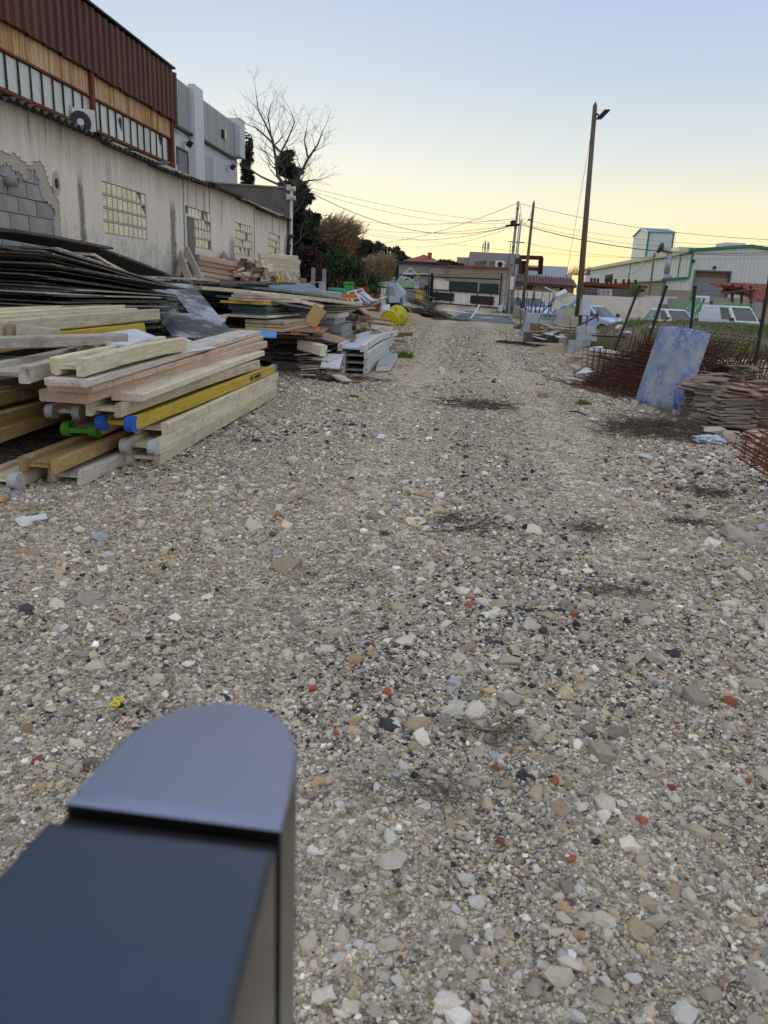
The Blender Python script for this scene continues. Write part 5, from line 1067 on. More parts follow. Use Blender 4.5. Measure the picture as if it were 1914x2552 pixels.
# dark plank heap behind the sand
for k in range(70):
    t = R.random(); y = R.uniform(34.6, 38.5); x0 = AY(1012, 760, y).x+R.uniform(-.1, 1.6); z = gz(y)+max(.04, (1.25-.75*(x0-AY(1005, 760, y).x))*R.random())
    an = R.uniform(-.35, .2); L = R.uniform(.7, 1.5)
    plank('old_board', (x0, y, z), (x0+math.cos(an)*L, y-R.uniform(.1, .8), max(gz(y)+.03, z-R.uniform(.1, .5)*L)), R.uniform(.15, .3), .05, R.choice(['wood_dark', 'wood_brown', 'wood_dark', 'ply_grey', 'wood_brown']), 'old dark board in the heap between mixer and gate', 'board', 'old dark boards between mixer and gate', chip=.03)
px_plank('dark board end sticking up out of the old board heap before the gate', (1055, 776), 33, (1085, 756), 33.6, .3, .06, 'wood_dark', 'board', None)

# ------------------------------------------------------------------ right side of the yard
def block(name, c, s, yaw, mat, label, cat, group, holes=0, axis='x', kind=None):
    """building block; holes > 0 gives cells open on the two ends along axis"""
    Rz = Matrix.Rotation(yaw, 3, 'Z'); mb = MB(); c = Vector(c)+Vector((0, 0, s[2]/2)); L, w, h = s
    if not holes: mb.box(c, s, Rz)
    elif axis == 'x':        # cells run along x: end view shows a grid
        t = min(w, h)*.13
        for k in range(holes+1): mb.box(c+Rz @ Vector((0, -w/2+t/2+k*(w-t)/holes, 0)), (L, t, h), Rz)
        for s_ in (-1, 1):
            for k in range(holes): y0 = -w/2+t+k*(w-t)/holes; mb.box(c+Rz @ Vector((0, y0+((w-t)/holes-t)/2, s_*(h/2-t/2))), (L-.004, (w-t)/holes-t, t), Rz)
        mb.box(c, (L*.1, w-t, h-t), Rz)
    else:
        t = min(w, h)*.14
        for s_ in (-1, 1): mb.box(c+Rz @ Vector((0, 0, s_*(h/2-t/2))), (L, w, t), Rz)
        for k in range(holes+1): mb.box(c+Rz @ Vector((-L/2+t/2+k*(L-t)/holes, 0, 0)), (t, w-.004, h-2*t), Rz)
        mb.box(c, (L-t, w*.08, h-2*t), Rz)
    return single(name, mb, mat, label, cat, group)
# hollow concrete blocks
hb0 = ground_at(1322, 842); hy = math.radians(14)
Rh = Matrix.Rotation(hy, 3, 'Z'); n_ = 0; bh_ = .155; bz = hb0.z
for j in range(6):
    for i in range(3):
        if (i == 0 and j > 4) or (i == 1 and j > 3): continue
        c = hb0+Rh @ Vector((.03*j+i*.48, .35+.02*R.random(), 0)); n_ += 1
        block('hollow_block', (c.x, c.y, bz+j*(bh_+.003)), (.46, .2, bh_), hy+R.uniform(-.03, .03), 'block_blue', 'grey hollow concrete block in the stepped wall by the tubes, course %s, %s along' % (('one', 'two', 'three', 'four', 'five', 'six')[j], ('first', 'second', 'third')[i]), 'block', 'hollow blocks by the tubes', 3)
c = hb0+Rh @ Vector((.66, .3, 0)); block('hollow_block', (c.x, c.y, bz+4*(bh_+.003)), (.5, .2, .15), hy, 'block_blue', 'hollow block turned to show its three cells on top of the stepped wall', 'block', 'hollow blocks by the tubes', 3, 'z')
for k, (px, py) in enumerate(((1357, 822), (1376, 824))):
    p = AY(px, py, 25.6); block('concrete_block', (p.x, p.y, p.z-.06), (.24, .3, .2), .2, 'block_blue', ('light grey cube block in front of the hollow blocks', 'light grey cube block beside the cream pavers')[k], 'block', 'cube blocks before the hollow blocks'); 
    block('concrete_block', (p.x, p.y, p.z-.26), (.24, .3, .198), .2, 'block_blue', ('grey block carrying the cube block nearer the hollow blocks', 'grey block carrying the cube block nearer the pavers')[k], 'block', 'cube blocks before the hollow blocks')
    block('concrete_block', (p.x, p.y, ghz(p.x, p.y)), (.3, .3, max(.05, p.z-.26-ghz(p.x, p.y)-.002)), .2, 'block_blue', ('lowest block below the cube block nearer the hollow blocks', 'lowest block below the cube block nearer the pavers')[k], 'block', 'cube blocks before the hollow blocks')
# rubbish crate and slabs in front
p = ground_at(1352, 858); cr = root('rubbish_crate', 'open brown wooden crate heaped with broken slabs', 'crate', p); yawc = .12; Rc_ = Matrix.Rotation(yawc, 3, 'Z')
for (dx, dy, sx, sy) in ((0, -.27, .95, .03), (0, .27, .95, .03), (-.46, 0, .03, .51), (.46, 0, .03, .51)): part('side_board', MB().box(p+Rc_ @ Vector((dx, dy+.3, .16)), (sx, sy, .3), Rc_), 'wood_dark', cr)
part('back_board', MB().box(p+Rc_ @ Vector((.1, .58, .46)), (.8, .03, .22), Rc_), 'wood_brown', cr)
for k in range(16):
    q = p+Vector((R.uniform(-.35, .55), R.uniform(.0, .55), .16+.022*k)); o = single('broken_slab', MB().box(q, (R.uniform(.2, .4), R.uniform(.2, .35), .03), Matrix.Rotation(R.uniform(-.3, .3), 3, 'X') @ Matrix.Rotation(R.uniform(-.25, .25), 3, 'Y') @ Matrix.Rotation(R.uniform(0, 3), 3, 'Z')), R.choice(['tile_grey', 'concrete', 'wood_pink', 'alu_white']), 'broken slab heaped in the brown crate, %s from the bottom' % ordinal(k+1), 'slab', 'broken slabs in the brown crate')
q = p+Vector((.1, .2, .56)); single('timber_block', MB().box(q, (.34, .22, .09), Matrix.Rotation(.35, 3, 'Y')), 'wood_pale', 'pale timber block on top of the brown crate', 'block')
rag('orange scrap on the brown crate', p+Vector((-.05, -.02, .3)), .12, 'orange')
for k in range(2): single('pallet_board', MB().box(p+Vector((-.2+.5*k, -.2, .03)), (.6, .12, .05), Matrix.Rotation(-.1, 3, 'Z')), 'wood_pale', ('pale board on the gravel before the brown crate', 'pale board on the gravel before the cream pavers')[k], 'board', 'pale boards before the crate')
# cream pavers
p = ground_at(1416, 852); n_ = 0
for j in range(6):
    for i in range(2):
        n_ += 1; single('paver', MB().box((p.x-.16+.33*i+R.uniform(-.01, .01), p.y+.35, p.z+.045+j*.088), (.32, .62, .06), Matrix.Rotation(.06, 3, 'Z')), 'paver_cream', 'cream paver in the spaced lower stack, layer %s, %s side' % (('one', 'two', 'three', 'four', 'five', 'six')[j], ('crate', 'grey-block')[i]), 'paver', 'cream pavers in the spaced lower stack')
        if j: single('batten', MB().box((p.x-.16+.33*i, p.y+.3, p.z+.045+j*.088-.044), (.3, .05, .026)), 'wood_dark', 'thin batten between lower cream pavers, gap %s, %s side' % (('', 'one', 'two', 'three', 'four', 'five')[j], ('crate', 'grey-block')[i]), 'batten', 'battens between cream pavers')
zt = p.z+.045+5*.088+.03
for i, nn in enumerate((7, 5)):
    for j in range(nn): single('paver', MB().box((p.x-.1+.24*i+.012*j*(1-i)+R.uniform(-.01, .01), p.y+.3+.02*R.random(), zt+.026+j*.051), (.22, .3, .047), Matrix.Rotation(.1+R.uniform(-.04, .04), 3, 'Z')), 'paver_cream', 'cream paver in the upper %s pile, %s from the bottom' % (('crate-side', 'grey-block-side')[i], ordinal(j+1)), 'paver', 'cream pavers in the upper piles')
for j in range(3): single('paver', MB().box((p.x-.02, p.y+.3, zt+.026+(7+j)*.052+.002), (.22, .3, .047), Matrix.Rotation(.15, 3, 'Z')), 'paver_cream', ('first', 'middle', 'topmost')[j]+' of three cream pavers crowning the upper piles', 'paver', 'cream pavers in the upper piles')
# big grey blocks
p = ground_at(1443, 884); bz = p.z
for k, (dx, L, yw, lb) in enumerate(((-.02, .56, .05, 'lowest block of the big grey block stack'), (.0, .54, .02, 'second block up in the big grey block stack'), (.17, .5, -.02, 'third block up, shifted towards the steel mesh'), (.0, .2, 0, 'narrow U-shaped block on top of the big grey stack'), (.23, .24, 0, 'square block on top of the big grey stack'))):
    zz_ = bz+min(k, 3)*.178; block('concrete_block', (p.x+dx, p.y+.2, zz_), (L, .2 if k < 3 else .22, .175), yw+.08, 'block_blue', lb, 'block', 'big grey blocks beside the steel mesh')
# tubes, white box, panels
for k in range(11):
    a = AY(1348+R.uniform(0, 26), 772+R.uniform(-3, 8), 29+R.uniform(0, 1)); b_ = AY(1384+R.uniform(-6, 10), 736+R.uniform(-4, 6), 29.5+R.uniform(0, 1))
    if k > 5: a, b_ = AY(1378+R.uniform(-4, 10), 800-4*(k-6), 27.5), AY(1432+R.uniform(-4, 8), 742+5*(k-6), 29)
    single('aluminium_tube', MB().tube([a, b_], .028, 6), 'steel_blue', 'grey aluminium tube leaning behind the hollow blocks, %s %s' % (ordinal(k+1 if k < 6 else k-5), 'of the bundle under the white box' if k < 6 else 'of the bundle towards the lamp pole'), 'tube', 'aluminium tubes behind the blocks')
single('white_box', MB().box(AY(1400, 735, 29.5), (.42, .3, .2), Matrix.Rotation(-.5, 3, 'Y') @ Matrix.Rotation(.4, 3, 'X')), 'white_paint', 'white plastic box perched on the leaning tubes', 'box')
for k, (a, b_) in enumerate((((1358, 716), (1388, 730)), ((1392, 745), (1418, 758)), ((1412, 730), (1440, 738)))): single('white_tube', MB().tube([AY(*a, 29.4), AY(*b_, 29.6)], .025, 6), 'white_paint', ('white tube above the white box', 'white tube sagging below the white box', 'white tube between the white box and the lamp pole')[k], 'tube', 'white tubes round the white box')
tb = root('rod_tangle', 'tangle of dark bent steel rods behind the hollow blocks', 'steel rods', AY(1320, 800, 30))
for k in range(10):
    a = AY(1294+R.uniform(0, 70), 812-R.uniform(0, 10), 28+R.random()); part('rod', MB().tube([a, a+Vector((R.uniform(-.15, .25), .1, R.uniform(.5, 1.3)))], .014, 5), 'dark_metal', tb)
for k in range(5):
    a = ground_at(1300+5*k, 838); single('bent_wire', MB().tube([a, a+Vector((.1, .3, .42)), a+Vector((.5, .5, .5)), a+Vector((.35, .1, .04)), a], .012, 5), 'steel', 'bent grey wire frame leaning at the end of the hollow blocks, %s one' % ordinal(k+1), 'frame', 'bent wire frames at the hollow blocks')
# rusty strip lying on the gravel
mb = MB()
for k in range(14):
    a = ground_at(1228+R.uniform(0, 20), 855+R.uniform(-2, 3)); b_ = ground_at(1352+R.uniform(0, 25), 866+R.uniform(-2, 4)); mb.tube([a+Vector((0, 0, .02+R.random()*.05)), (a+b_)/2+Vector((0, R.uniform(-.1, .1), .03+R.random()*.05)), b_+Vector((0, 0, .02))], .009, 4)
single('rusty_rods', mb, 'rust_dark', 'flat bundle of rusty rods lying on the gravel before the crate', 'rod bundle')
def heap(label, c, rx, ry, h, mat, name='sand_patch', cat='sand'):
    mb = MB(); n_ = 20
    for j in range(n_+1):
        for i in range(n_+1):
            u, v = (i/n_-.5)*2, (j/n_-.5)*2; rr = max(0, 1-u*u-v*v); x, y = c.x+u*rx, c.y+v*ry
            mb.v.append((x, y, ghz(x, y)-.02+h*rr*(.8+.5*mnoise.noise(Vector((x*2, y*2, 7))))+.02*rr*mnoise.noise(Vector((x*8, y*8, 2)))))
    mb.f = [(j*(n_+1)+i, j*(n_+1)+i+1, (j+1)*(n_+1)+i+1, (j+1)*(n_+1)+i) for j in range(n_) for i in range(n_)]
    return single(name, mb, mat, label, cat, smooth=True)
heap('low heap of pinkish sand beside the big grey blocks', ground_at(1400, 872), .8, 1.6, .14, 'sand', 'sand_heap', 'sand heap')

# welded reinforcement mesh
def mesh_panel(label, o, ux, uy, nx_, ny_, sx, sy, mat='rust', r=.006, group='rusty steel mesh sheets', skip=.0):
    o = Vector(o); ux = Vector(ux).normalized(); uy = Vector(uy).normalized(); nrm = ux.cross(uy).normalized(); mb = MB()
    for i in range(nx_+1):
        a = o+ux*sx*i; j = R.uniform(-.012, .012)
        mb.tube([a, a+uy*sy*ny_+nrm*j], r, 4, False)
    for j in range(ny_+1):
        if R.random() < skip: continue
        a = o+uy*sy*j+nrm*(r*1.7); mb.tube([a, a+ux*sx*nx_+nrm*R.uniform(-.012, .012)], r, 4, False)
    return single('steel_mesh', mb, mat, label, 'steel mesh', group)
ma, mbb = ground_at(1412, 958), ground_at(1572, 1002)
ux = (mbb-ma); ux.z = 0; ux.normalize(); back = Vector((ux.y*-1, ux.x, 0))
if back.y < 0: back = -back
for k in range(12):
    tlt = .06+.040*k; uy = back*math.cos(tlt)+Vector((0, 0, 1))*math.sin(tlt)
    mesh_panel('rusty steel mesh sheet in the fanned heap beside the mottled slab, %s from the ground' % ordinal(k+1), ma+back*(.10*k+R.uniform(-.03, .03))-ux*(.05*k*R.random())+Vector((0, 0, .02+.042*k)), ux, uy, int(17+k*.3), 9, .105, .11, 'rust_dark', .006)
for k in range(4):
    o = AY(1452+14*k, 882+5*k, 15.5-.5*k); tl = .75+.05*k
    mesh_panel('steel mesh sheet propped up behind the fanned heap, %s from the grey blocks' % ordinal(k+1), o+Vector((0, 0, -.25)), (.93, -.2, -.06), (.12, math.cos(tl), math.sin(tl)), 13, 5, .10, .11, 'rust_dark', .0065, 'propped steel mesh sheets')
for k in range(5):
    o = AY(1722+9*k, 928-3*k, 12.6-.12*k); mesh_panel('upright steel mesh with spiky bar ends behind the tile stacks, %s from the slab' % ordinal(k+1), o+Vector((0, 0, -.3)), (.96, -.25, .05+.05*k), (-.02+.10*k, .25, .95), 9, 3, .13, .16, 'rust_dark', .007, 'spiky meshes behind the tiles')
mb = MB()
for k in range(36):
    o = AY(1730+R.uniform(0, 165), 925+R.uniform(-10, 5), 12.3+R.uniform(-.4, .8)); mb.tube([o, o+Vector((R.uniform(-.05, .32), R.uniform(-.1, .2), R.uniform(.2, .45)))], .007, 4, False)
for k in range(24):
    o = AY(1560+R.uniform(0, 60), 885+R.uniform(-10, 10), 14.2+R.uniform(-.4, .8)); mb.tube([o, o+Vector((R.uniform(-.05, .1), R.uniform(-.1, .2), R.uniform(.25, .45)))], .007, 4, False)
o = single('starter_bars', mb, 'rust_dark', 'thicket of rusty starter bars sticking up on both sides of the mottled slab', 'steel bars', kind='stuff')
for k in range(7):
    a = ground_at(1352+8*k, 940+7*k) if k < 2 else ma+ux*(.1*k)+Vector((0, -.1*k+.3, 0)); b_ = a+ux*R.uniform(.9, 1.4)+Vector((0, -.1, 0)); single('rebar_rod', MB().tube([a+Vector((0, 0, .03)), (a+b_)/2+Vector((0, 0, .05)), b_+Vector((0, 0, .02))], .009, 5), 'rust', 'rusty rod on the gravel along the mesh heap, %s from the grey blocks' % ordinal(k+1), 'rod', 'rusty rods along the mesh heap')
for s_ in range(2):   # wound stirrups
    p = (ground_at(1448, 962), ground_at(1425, 915))[s_]; mb = MB()
    for k in range(9): mb.tube([p+Vector((.05*k+.11*math.cos(t), .1+.04*math.cos(t), .1+.1*math.sin(t))) for t in [2*math.pi*i/10 for i in range(11)]], .006, 4, False)
    single('stirrup_bundle', mb, 'rust', ('bundle of rusty stirrup rings on the gravel before the mesh heap', 'bundle of rusty stirrups beside the pale slabs')[s_], 'stirrup bundle')
for k, (q, mt, lb) in enumerate((([(1436, 930), (1462, 942), (1486, 926), (1462, 914)], 'alu_white', 'pale ribbed plastic slab lying beside the mesh heap'), ([(1418, 910), (1440, 920), (1462, 908), (1440, 898)], 'wood_grey', 'grey slab between the stirrups and the mesh heap'), ([(1430, 892), (1470, 908), (1482, 900), (1445, 884)], 'wood_pink', 'brownish board below the big grey blocks'), ([(1446, 888), (1490, 904), (1500, 894), (1460, 880)], 'wood_pale', 'pale board reaching from the grey blocks into the mesh heap'))):
    z = (.10, .06, .12, .16)[k]; sheet('slab', lb, [G(a, b_, z) for a, b_ in q], .05, mt, 'slab', 'slabs before the mesh heap')
plank('plank', G(1412, 946, .05), G(1454, 954, .05), .12, .09, 'wood_grey', 'short grey plank on the gravel before the mesh heap', 'plank')
for k in range(10):
    q = AY(1478+R.uniform(0, 60), 868+R.uniform(0, 22), 16.5+R.uniform(-.5, .5)); single('rubble_piece', MB().box(q, (R.uniform(.15, .35), .2, .08), Matrix.Rotation(R.uniform(-.5, .5), 3, 'Y') @ Matrix.Rotation(R.uniform(0, 3), 3, 'Z')), 'white_paint', 'white rubble piece seen through the propped mesh, %s one' % ordinal(k+1), 'rubble', 'white rubble behind the mesh')
heap('rubble mound carrying the white pieces behind the mesh', Vector((AY(1510, 880, 16.6).x, 16.8, 0)), 1.0, 1.2, .45, 'sand', 'rubble_mound', 'mound')

# mottled slab leaning on the heap
P0, P1 = ground_at(1577, 1004), ground_at(1699, 1033); wv = P1-P0; wv.z = 0; wl_ = wv.length; wv.normalize(); nv = Vector((wv.y, -wv.x, 0))
if nv.y > 0: nv = -nv
lean = math.radians(12); upv = -nv*math.sin(lean)+Vector((0, 0, math.cos(lean)))+wv*.03; upv.normalize(); nf = wv.cross(upv).normalized()
if nf.y > 0: nf = -nf
hs = 1.07; mb = MB(); nu, nv_ = 22, 22
def cush(u, v, side):
    e = 1-max(abs(u), abs(v))**14; th = .03*(1-abs(u)**8)**.5*(1-abs(v)**10)**.5
    x = u*(wl_/2)*(1-.02*abs(v)**6); z = v*hs/2*(1-.02*abs(u)**6)*(1-.03*u)+.02*(1-u*u)*(v > 0)*v
    bul = .06*(1-u*u)
    return P0+wv*(wl_/2)+upv*(hs/2+.02)+wv*x+upv*z+nf*(bul-.02+side*th)
for s_ in (1, -1):
    for j in range(nv_+1):
        for i in range(nu+1): mb.v.append(tuple(cush(i/nu*2-1, j/nv_*2-1, s_)))
w_ = nu+1; k0 = w_*(nv_+1)
for j in range(nv_):
    for i in range(nu): q = j*w_+i; mb.f += [(q, q+1, q+w_+1, q+w_), (k0+q+w_, k0+q+w_+1, k0+q+1, k0+q)]
single('mottled_slab', mb, 'mottled_blue', 'bowed grey-white board mottled with blue paint, leaning against the steel mesh', 'slab', smooth=True)

# terracotta tile stacks
tm = {}
for mt in ('terracotta', 'tile_grey'):
    mb = MB(); L, w, t = .40, .25, .017
    vs = []
    for z in (0, t):
        for (x, y) in ((-.5, -.46), (-.46, -.5), (.46, -.5), (.5, -.46), (.5, .46), (.46, .5), (-.46, .5), (-.5, .46)): vs.append((x*L, y*w, z))
    mb.add(vs, [tuple(range(8))[::-1], tuple(range(8, 16))]+[(i, (i+1) % 8, 8+(i+1) % 8, 8+i) for i in range(8)]); me = mb.mesh('tile'); me.materials.append(M[mt]); tm[mt] = me
STK = (((1728, 1042), 24, 1.1, .28, 'leaning tile stack in the shadow of the mottled slab'), ((1765, 1062), 26, .95, .10, 'tile stack nearest the blue bag, capped by a pink tile'), ((1822, 1088), 24, .15, .08, 'front tile stack standing on a concrete lump'), ((1752, 1012), 27, .9, .05, 'tile stack behind the pink-capped one'), ((1800, 1010), 24, .5, .05, 'tile stack in the second row, below the topmost tiles'), ((1790, 985), 28, .3, .02, 'rear tile stack carrying the highest tiles'), ((1850, 1030), 20, .2, .03, 'tile stack under the bent cage'), ((1895, 1075), 20, .1, .04, 'tile stack at the photo edge below the bent cage'), ((1890, 1020), 22, .15, .02, 'rear tile stack at the photo edge'), ((1835, 1000), 30, .8, .03, 'tallest tile stack in the rear row beside the bent cage'), ((1780, 1075), 16, .4, .12, 'low slipped tile stack before the pink-capped one'))
for s_, (pp, nt_, yw, ln, lb) in enumerate(STK):
    nt_ = int(nt_*.8)
    c = ground_at(*pp)+Vector((0, .12, 0)); st = root('tile_stack', lb, 'tile stack', c, 'terracotta tile stacks'); z = c.z+(.10 if s_ in (1, 2, 7) else .0)
    for k in range(nt_):
        z += .0035; inst('tile', tm['terracotta' if R.random() < .35 else 'tile_grey'], st, (c.x+R.uniform(-.055, .055)+ln*(z-c.z)*.6, c.y+R.uniform(-.02, .02), z), (R.uniform(-.03, .03)+.0, -ln*.5+R.uniform(-.03, .03), yw+R.uniform(-.22, .22))); z += .0165
    for q in range(3):
        inst('tile', tm['terracotta'], st, (c.x+R.uniform(-.08, .08), c.y+R.uniform(-.08, .08), z+.018*q), (R.uniform(-.12, .12), R.uniform(-.12, .12), R.uniform(0, 3)))
for k, pp in enumerate(((1790, 1094), (1822, 1108), (1752, 1072), (1885, 1100))):
    c = ground_at(*pp); o = link('rubble_lump', R.choice(ROCKS['rock'])); o.location = c+Vector((0, .1, .06)); o.scale = (.16, .14, .11); tag(o, ('brown earth lump under the pink-capped tile stack', 'grey concrete lump under the front tile stack', 'earth lump at the foot of the leaning tile stack', 'stone lump under the tile stack at the photo edge')[k], 'lump', 'lumps under the tile stacks')
heap('dark earth heaped under the tile stacks', Vector((3.35, 9.6, 0)), .9, 1.7, .12, 'earth', 'earth_heap', 'earth')
# cages of reinforcement
def cage(label, a, b, w, h, nst, mat='rust', r=.008, tw=0):
    a = Vector(a); b = Vector(b); F_ = frame_of(a, b); d = b-a; x, y, zax = F_.col[0], F_.col[1], F_.col[2]
    cg_ = root('rebar_cage', label, 'rebar cage', a, 'rebar cages at the photo edge')
    for (sy, sz) in ((-1, -1), (1, -1), (1, 1), (-1, 1)): part('long_bar', MB().tube([a+y*sy*w/2+zax*sz*h/2, (a+b)/2+y*sy*w/2*1.03+zax*(sz*h/2-.01), b+y*sy*w/2+zax*sz*h/2], r, 6), mat, cg_)
    for k in range(nst):
        c = a+d*((k+.4)/nst); w2, h2 = w/2+.012, h/2+.012
        part('stirrup', MB().tube([c+y*sy*w2+zax*sz*h2+x*R.uniform(-.02, .02) for sy, sz in ((-1, -1), (1, -1), (1, 1), (-1, 1), (-1, -1))], .0045, 4, False), mat, cg_)
    return cg_
for k in range(5):
    a = G(1826+3*k, 1098+(k % 2)*26, .12+.10*k); cage('rusty reinforcement cage lying at the photo edge, %s up in the bundle' % ordinal(k+1), a+Vector((.12+.03*k, .1, 0)), a+Vector((.26+.05*k, -2.6, -.08)), .16, .13, 12)
a, b_ = AY(1852, 962, 9.4), AY(1960, 1030, 8.2); cage('bent rusty cage lying across the tile stacks', a, b_, .34, .28, 6)
# blue bag
c = ground_at(1768, 1104); mb = MB(); bm = bmesh.new(); bmesh.ops.create_icosphere(bm, subdivisions=3, radius=1)
for v in bm.verts:
    k = 1+.45*mnoise.noise(v.co*2.3)+.2*mnoise.noise(v.co*6); v.co = Vector((v.co.x*.16*k, v.co.y*.10*k, max(-.02, v.co.z*.055*k)))
me = bpy.data.meshes.new('plastic_bag'); bm.to_mesh(me); bm.free(); me.materials.append(M['paint_bag'] if 'paint_bag' in M else M['blue_white']); o = link('plastic_bag', me); o.location = c+Vector((0, 0, .03)); tag(o, 'crumpled pale blue plastic bag on the gravel by the tile stacks', 'bag')

# fence: leaning black posts with slack wire mesh
posts = (((1541, 850), (1594, 713), 19.5), ((1612, 862), (1661, 714), 16.5), ((1716, 868), (1733, 714), 16.5), ((1877, 936), (1919, 690), 13.8))
PT = []
for k, (b_, t_, Y) in enumerate(posts):
    pb_ = AY(b_[0], b_[1], Y); pt_ = AY(t_[0], t_[1], Y-.1); d = pt_-pb_; pb2 = pb_-d*((pb_.z+.15)/d.z); PT.append((pb2, pt_))
    fo = root('fence_post', ('black fence post leaning hard towards the hall, farthest from the photo edge', 'black fence post rising from behind the mottled slab edge', 'upright black fence post behind the mottled slab', 'thick black fence post at the photo edge')[k], 'fence post', pb2, 'black fence posts')
    part('post', MB().tube([pb2, pt_], .032, 8), 'dark_metal', fo); part('cap', MB().lathe([(.036, -.03), (.036, .012), (.01, .02)], pt_, None, 8), 'black', fo)
wm = MB()
for (a0, a1), (b0, b1) in zip(PT[1:-1], PT[2:]):
    for j in range(9):
        t = .12+j*.1; wm.tube([a0+(a1-a0)*t, (a0+(a1-a0)*t+b0+(b1-b0)*t)/2+Vector((0, 0, -.03)), b0+(b1-b0)*t], .002, 3, False)
    n_ = int((b0-a0).length/.12)
    for i in range(n_):
        u = i/n_; wm.tube([a0.lerp(b0, u)+(a1-a0).lerp(b1-b0, u)*.12, a0.lerp(b0, u)+(a1-a0).lerp(b1-b0, u)*.92], .002, 3, False)
single('wire_mesh', wm, 'steel', 'slack grey wire mesh strung between the black fence posts', 'wire mesh')
single('strut', MB().tube([AY(1440, 812, 24), AY(1492, 786, 24.5)], .03, 6), 'dark_metal', 'black strut sloping up behind the big grey blocks', 'strut')
single('rail', MB().bx(AY(1475, 840, 17.5).x, AY(1560, 840, 17.5).x, 17.5, 17.53, AY(1510, 840, 17.5).z, AY(1510, 840, 17.5).z+.03), 'black', 'thin black rail behind the propped mesh', 'rail')
single('marker_post', MB().tube([AY(1490, 802, 27), AY(1488, 775, 27)], .03, 6), 'red', 'short dark red marker post in the dry weeds', 'post')

# dead brush and twigs
def brush(label, c, rx, ry, h, n, mat='twig_dark', r=.005, L=(.15, .5), stuff=False, name='brush_pile', cat='brush'):
    mb = MB()
    for k in range(n):
        a = R.uniform(0, 6.28); q = R.random()**.6; x, y = c.x+q*rx*math.cos(a), c.y+q*ry*math.sin(a); z = ghz(x, y)+.006+h*R.random()*(1-q*.8)
        d = Vector((R.gauss(0, 1)*(rx/ry)**.3, R.gauss(0, 1), R.uniform(-.2, .35)*(.6 if h > .06 else .15))).normalized(); ln = R.uniform(*L)
        p0 = Vector((x, y, z)); p1 = p0+d*ln*.5+Vector((R.uniform(-.03, .03), R.uniform(-.03, .03), R.uniform(0, .03))); p2 = p0+d*ln+Vector((R.uniform(-.05, .05), R.uniform(-.05, .05), R.uniform(-.02, .05)))
        for p_ in (p1, p2): p_.z = max(p_.z, ghz(p_.x, p_.y)+.006)
        rr = r*R.uniform(.5, 1.3); mb.tube([p0, p1, p2], [rr, rr*.8, rr*.4], 4, False)
        for s_ in range(2):
            d2 = (d+Vector((R.uniform(-.8, .8), R.uniform(-.8, .8), R.uniform(-.1, .3)))).normalized(); mb.tube([p1, p1+d2*ln*.3], [rr*.6, rr*.3], 3, False)
    return single(name, mb, mat, label, cat, 'dead brush on the gravel')
brush('large heap of dead brushwood on the gravel before the mottled slab', ground_at(1640, 1082), .62, .55, .16, 300, 'twig', L=(.15, .5), r=.0045)
brush('flat dark brushwood on the gravel before the sandy strip', ground_at(1180, 1012), .55, .35, .05, 70, 'twig', r=.006)
brush('dark twig bunch on the gravel in the middle of the yard', ground_at(1165, 1312), .26, .20, .03, 55, 'twig', L=(.08, .24), r=.0032)
brush('small dark twig tuft beside the middle twig bunch', ground_at(1470, 1326), .10, .08, .03, 40, 'twig', L=(.05, .14), r=.0026)
brush('thin brown weed tuft near the photo edge below the brushwood', ground_at(1760, 1235), .14, .12, .05, 90, 'twig', .0022, (.05, .16))
brush('flat black weed patch near the photo edge', ground_at(1730, 1310), .2, .07, .02, 60, 'twig', L=(.04, .12), r=.0026)
brush('fine dry twigs spread on the gravel beside the casing, nearer the camera', ground_at(1060, 1975), .16, .085, .010, 90, 'twig', .001, (.03, .10))
brush('fine dry twigs spread on the gravel, in the dark gravel band', ground_at(1230, 1835), .15, .06, .01, 70, 'twig', .001, (.03, .10))
brush('thin dry weed strands on the gravel right of the yard middle', ground_at(1540, 1480), .2, .08, .012, 70, 'twig', .0016, (.04, .12))
brush('dark litter strip on the gravel below the white girders', ground_at(905, 948), .4, .14, .05, 60, 'twig', r=.005, L=(.08, .3))
for k, (a, b_) in enumerate((((1418, 1028), (1460, 1036)), ((1255, 990), (1262, 994)))):
    single('dry_stick', MB().tube([ground_at(*a)+Vector((0, 0, .015)), (ground_at(*a)+ground_at(*b_))/2+Vector((0, .02, .03)), ground_at(*b_)+Vector((0, 0, .012))], .009, 5), 'twig_dark', ('thin dark stick alone on the gravel before the mesh heap', 'stub of dark stick on the sandy strip')[k], 'stick')
single('brick_piece', MB().box(ground_at(1353, 989)+Vector((0, 0, .03)), (.14, .1, .06), Matrix.Rotation(.1, 3, 'Z')), 'terracotta', 'orange-brown brick piece on the sandy strip', 'brick')
for k, (px, py, s) in enumerate(((950, 1093, .05), (1480, 1050, .05), (1610, 1143, .05), (1600, 1028, .04), (90, 1300, .05))):
    c = ground_at(px, py); o = single('litter_scrap', MB().box(c+Vector((0, 0, .022)), (s*2.4, s*1.4, .008), Matrix.Rotation(.15, 3, 'X') @ Matrix.Rotation(R.uniform(0, 3), 3, 'Z')), 'tarp_white' if k != 2 else 'blue_white', ('white scrap on the gravel in the middle of the yard', 'white scrap before the brushwood heap', 'pale blue scrap below the brushwood heap', 'white scrap at the foot of the mottled slab', 'white scrap before the beam pile')[k], 'litter', 'litter scraps on the gravel')
mb = MB()   # yellow 8-shaped plastic clip
c = ground_at(292, 1756)
mb.tube([c+Vector((.016*math.sin(2*t)*1.0, .024*math.sin(t), .012)) for t in [2*math.pi*i/24 for i in range(25)]], .0035, 6); single('plastic_clip', mb, 'yellow_plastic', 'small yellow plastic clip shaped like an eight on the gravel', 'clip')

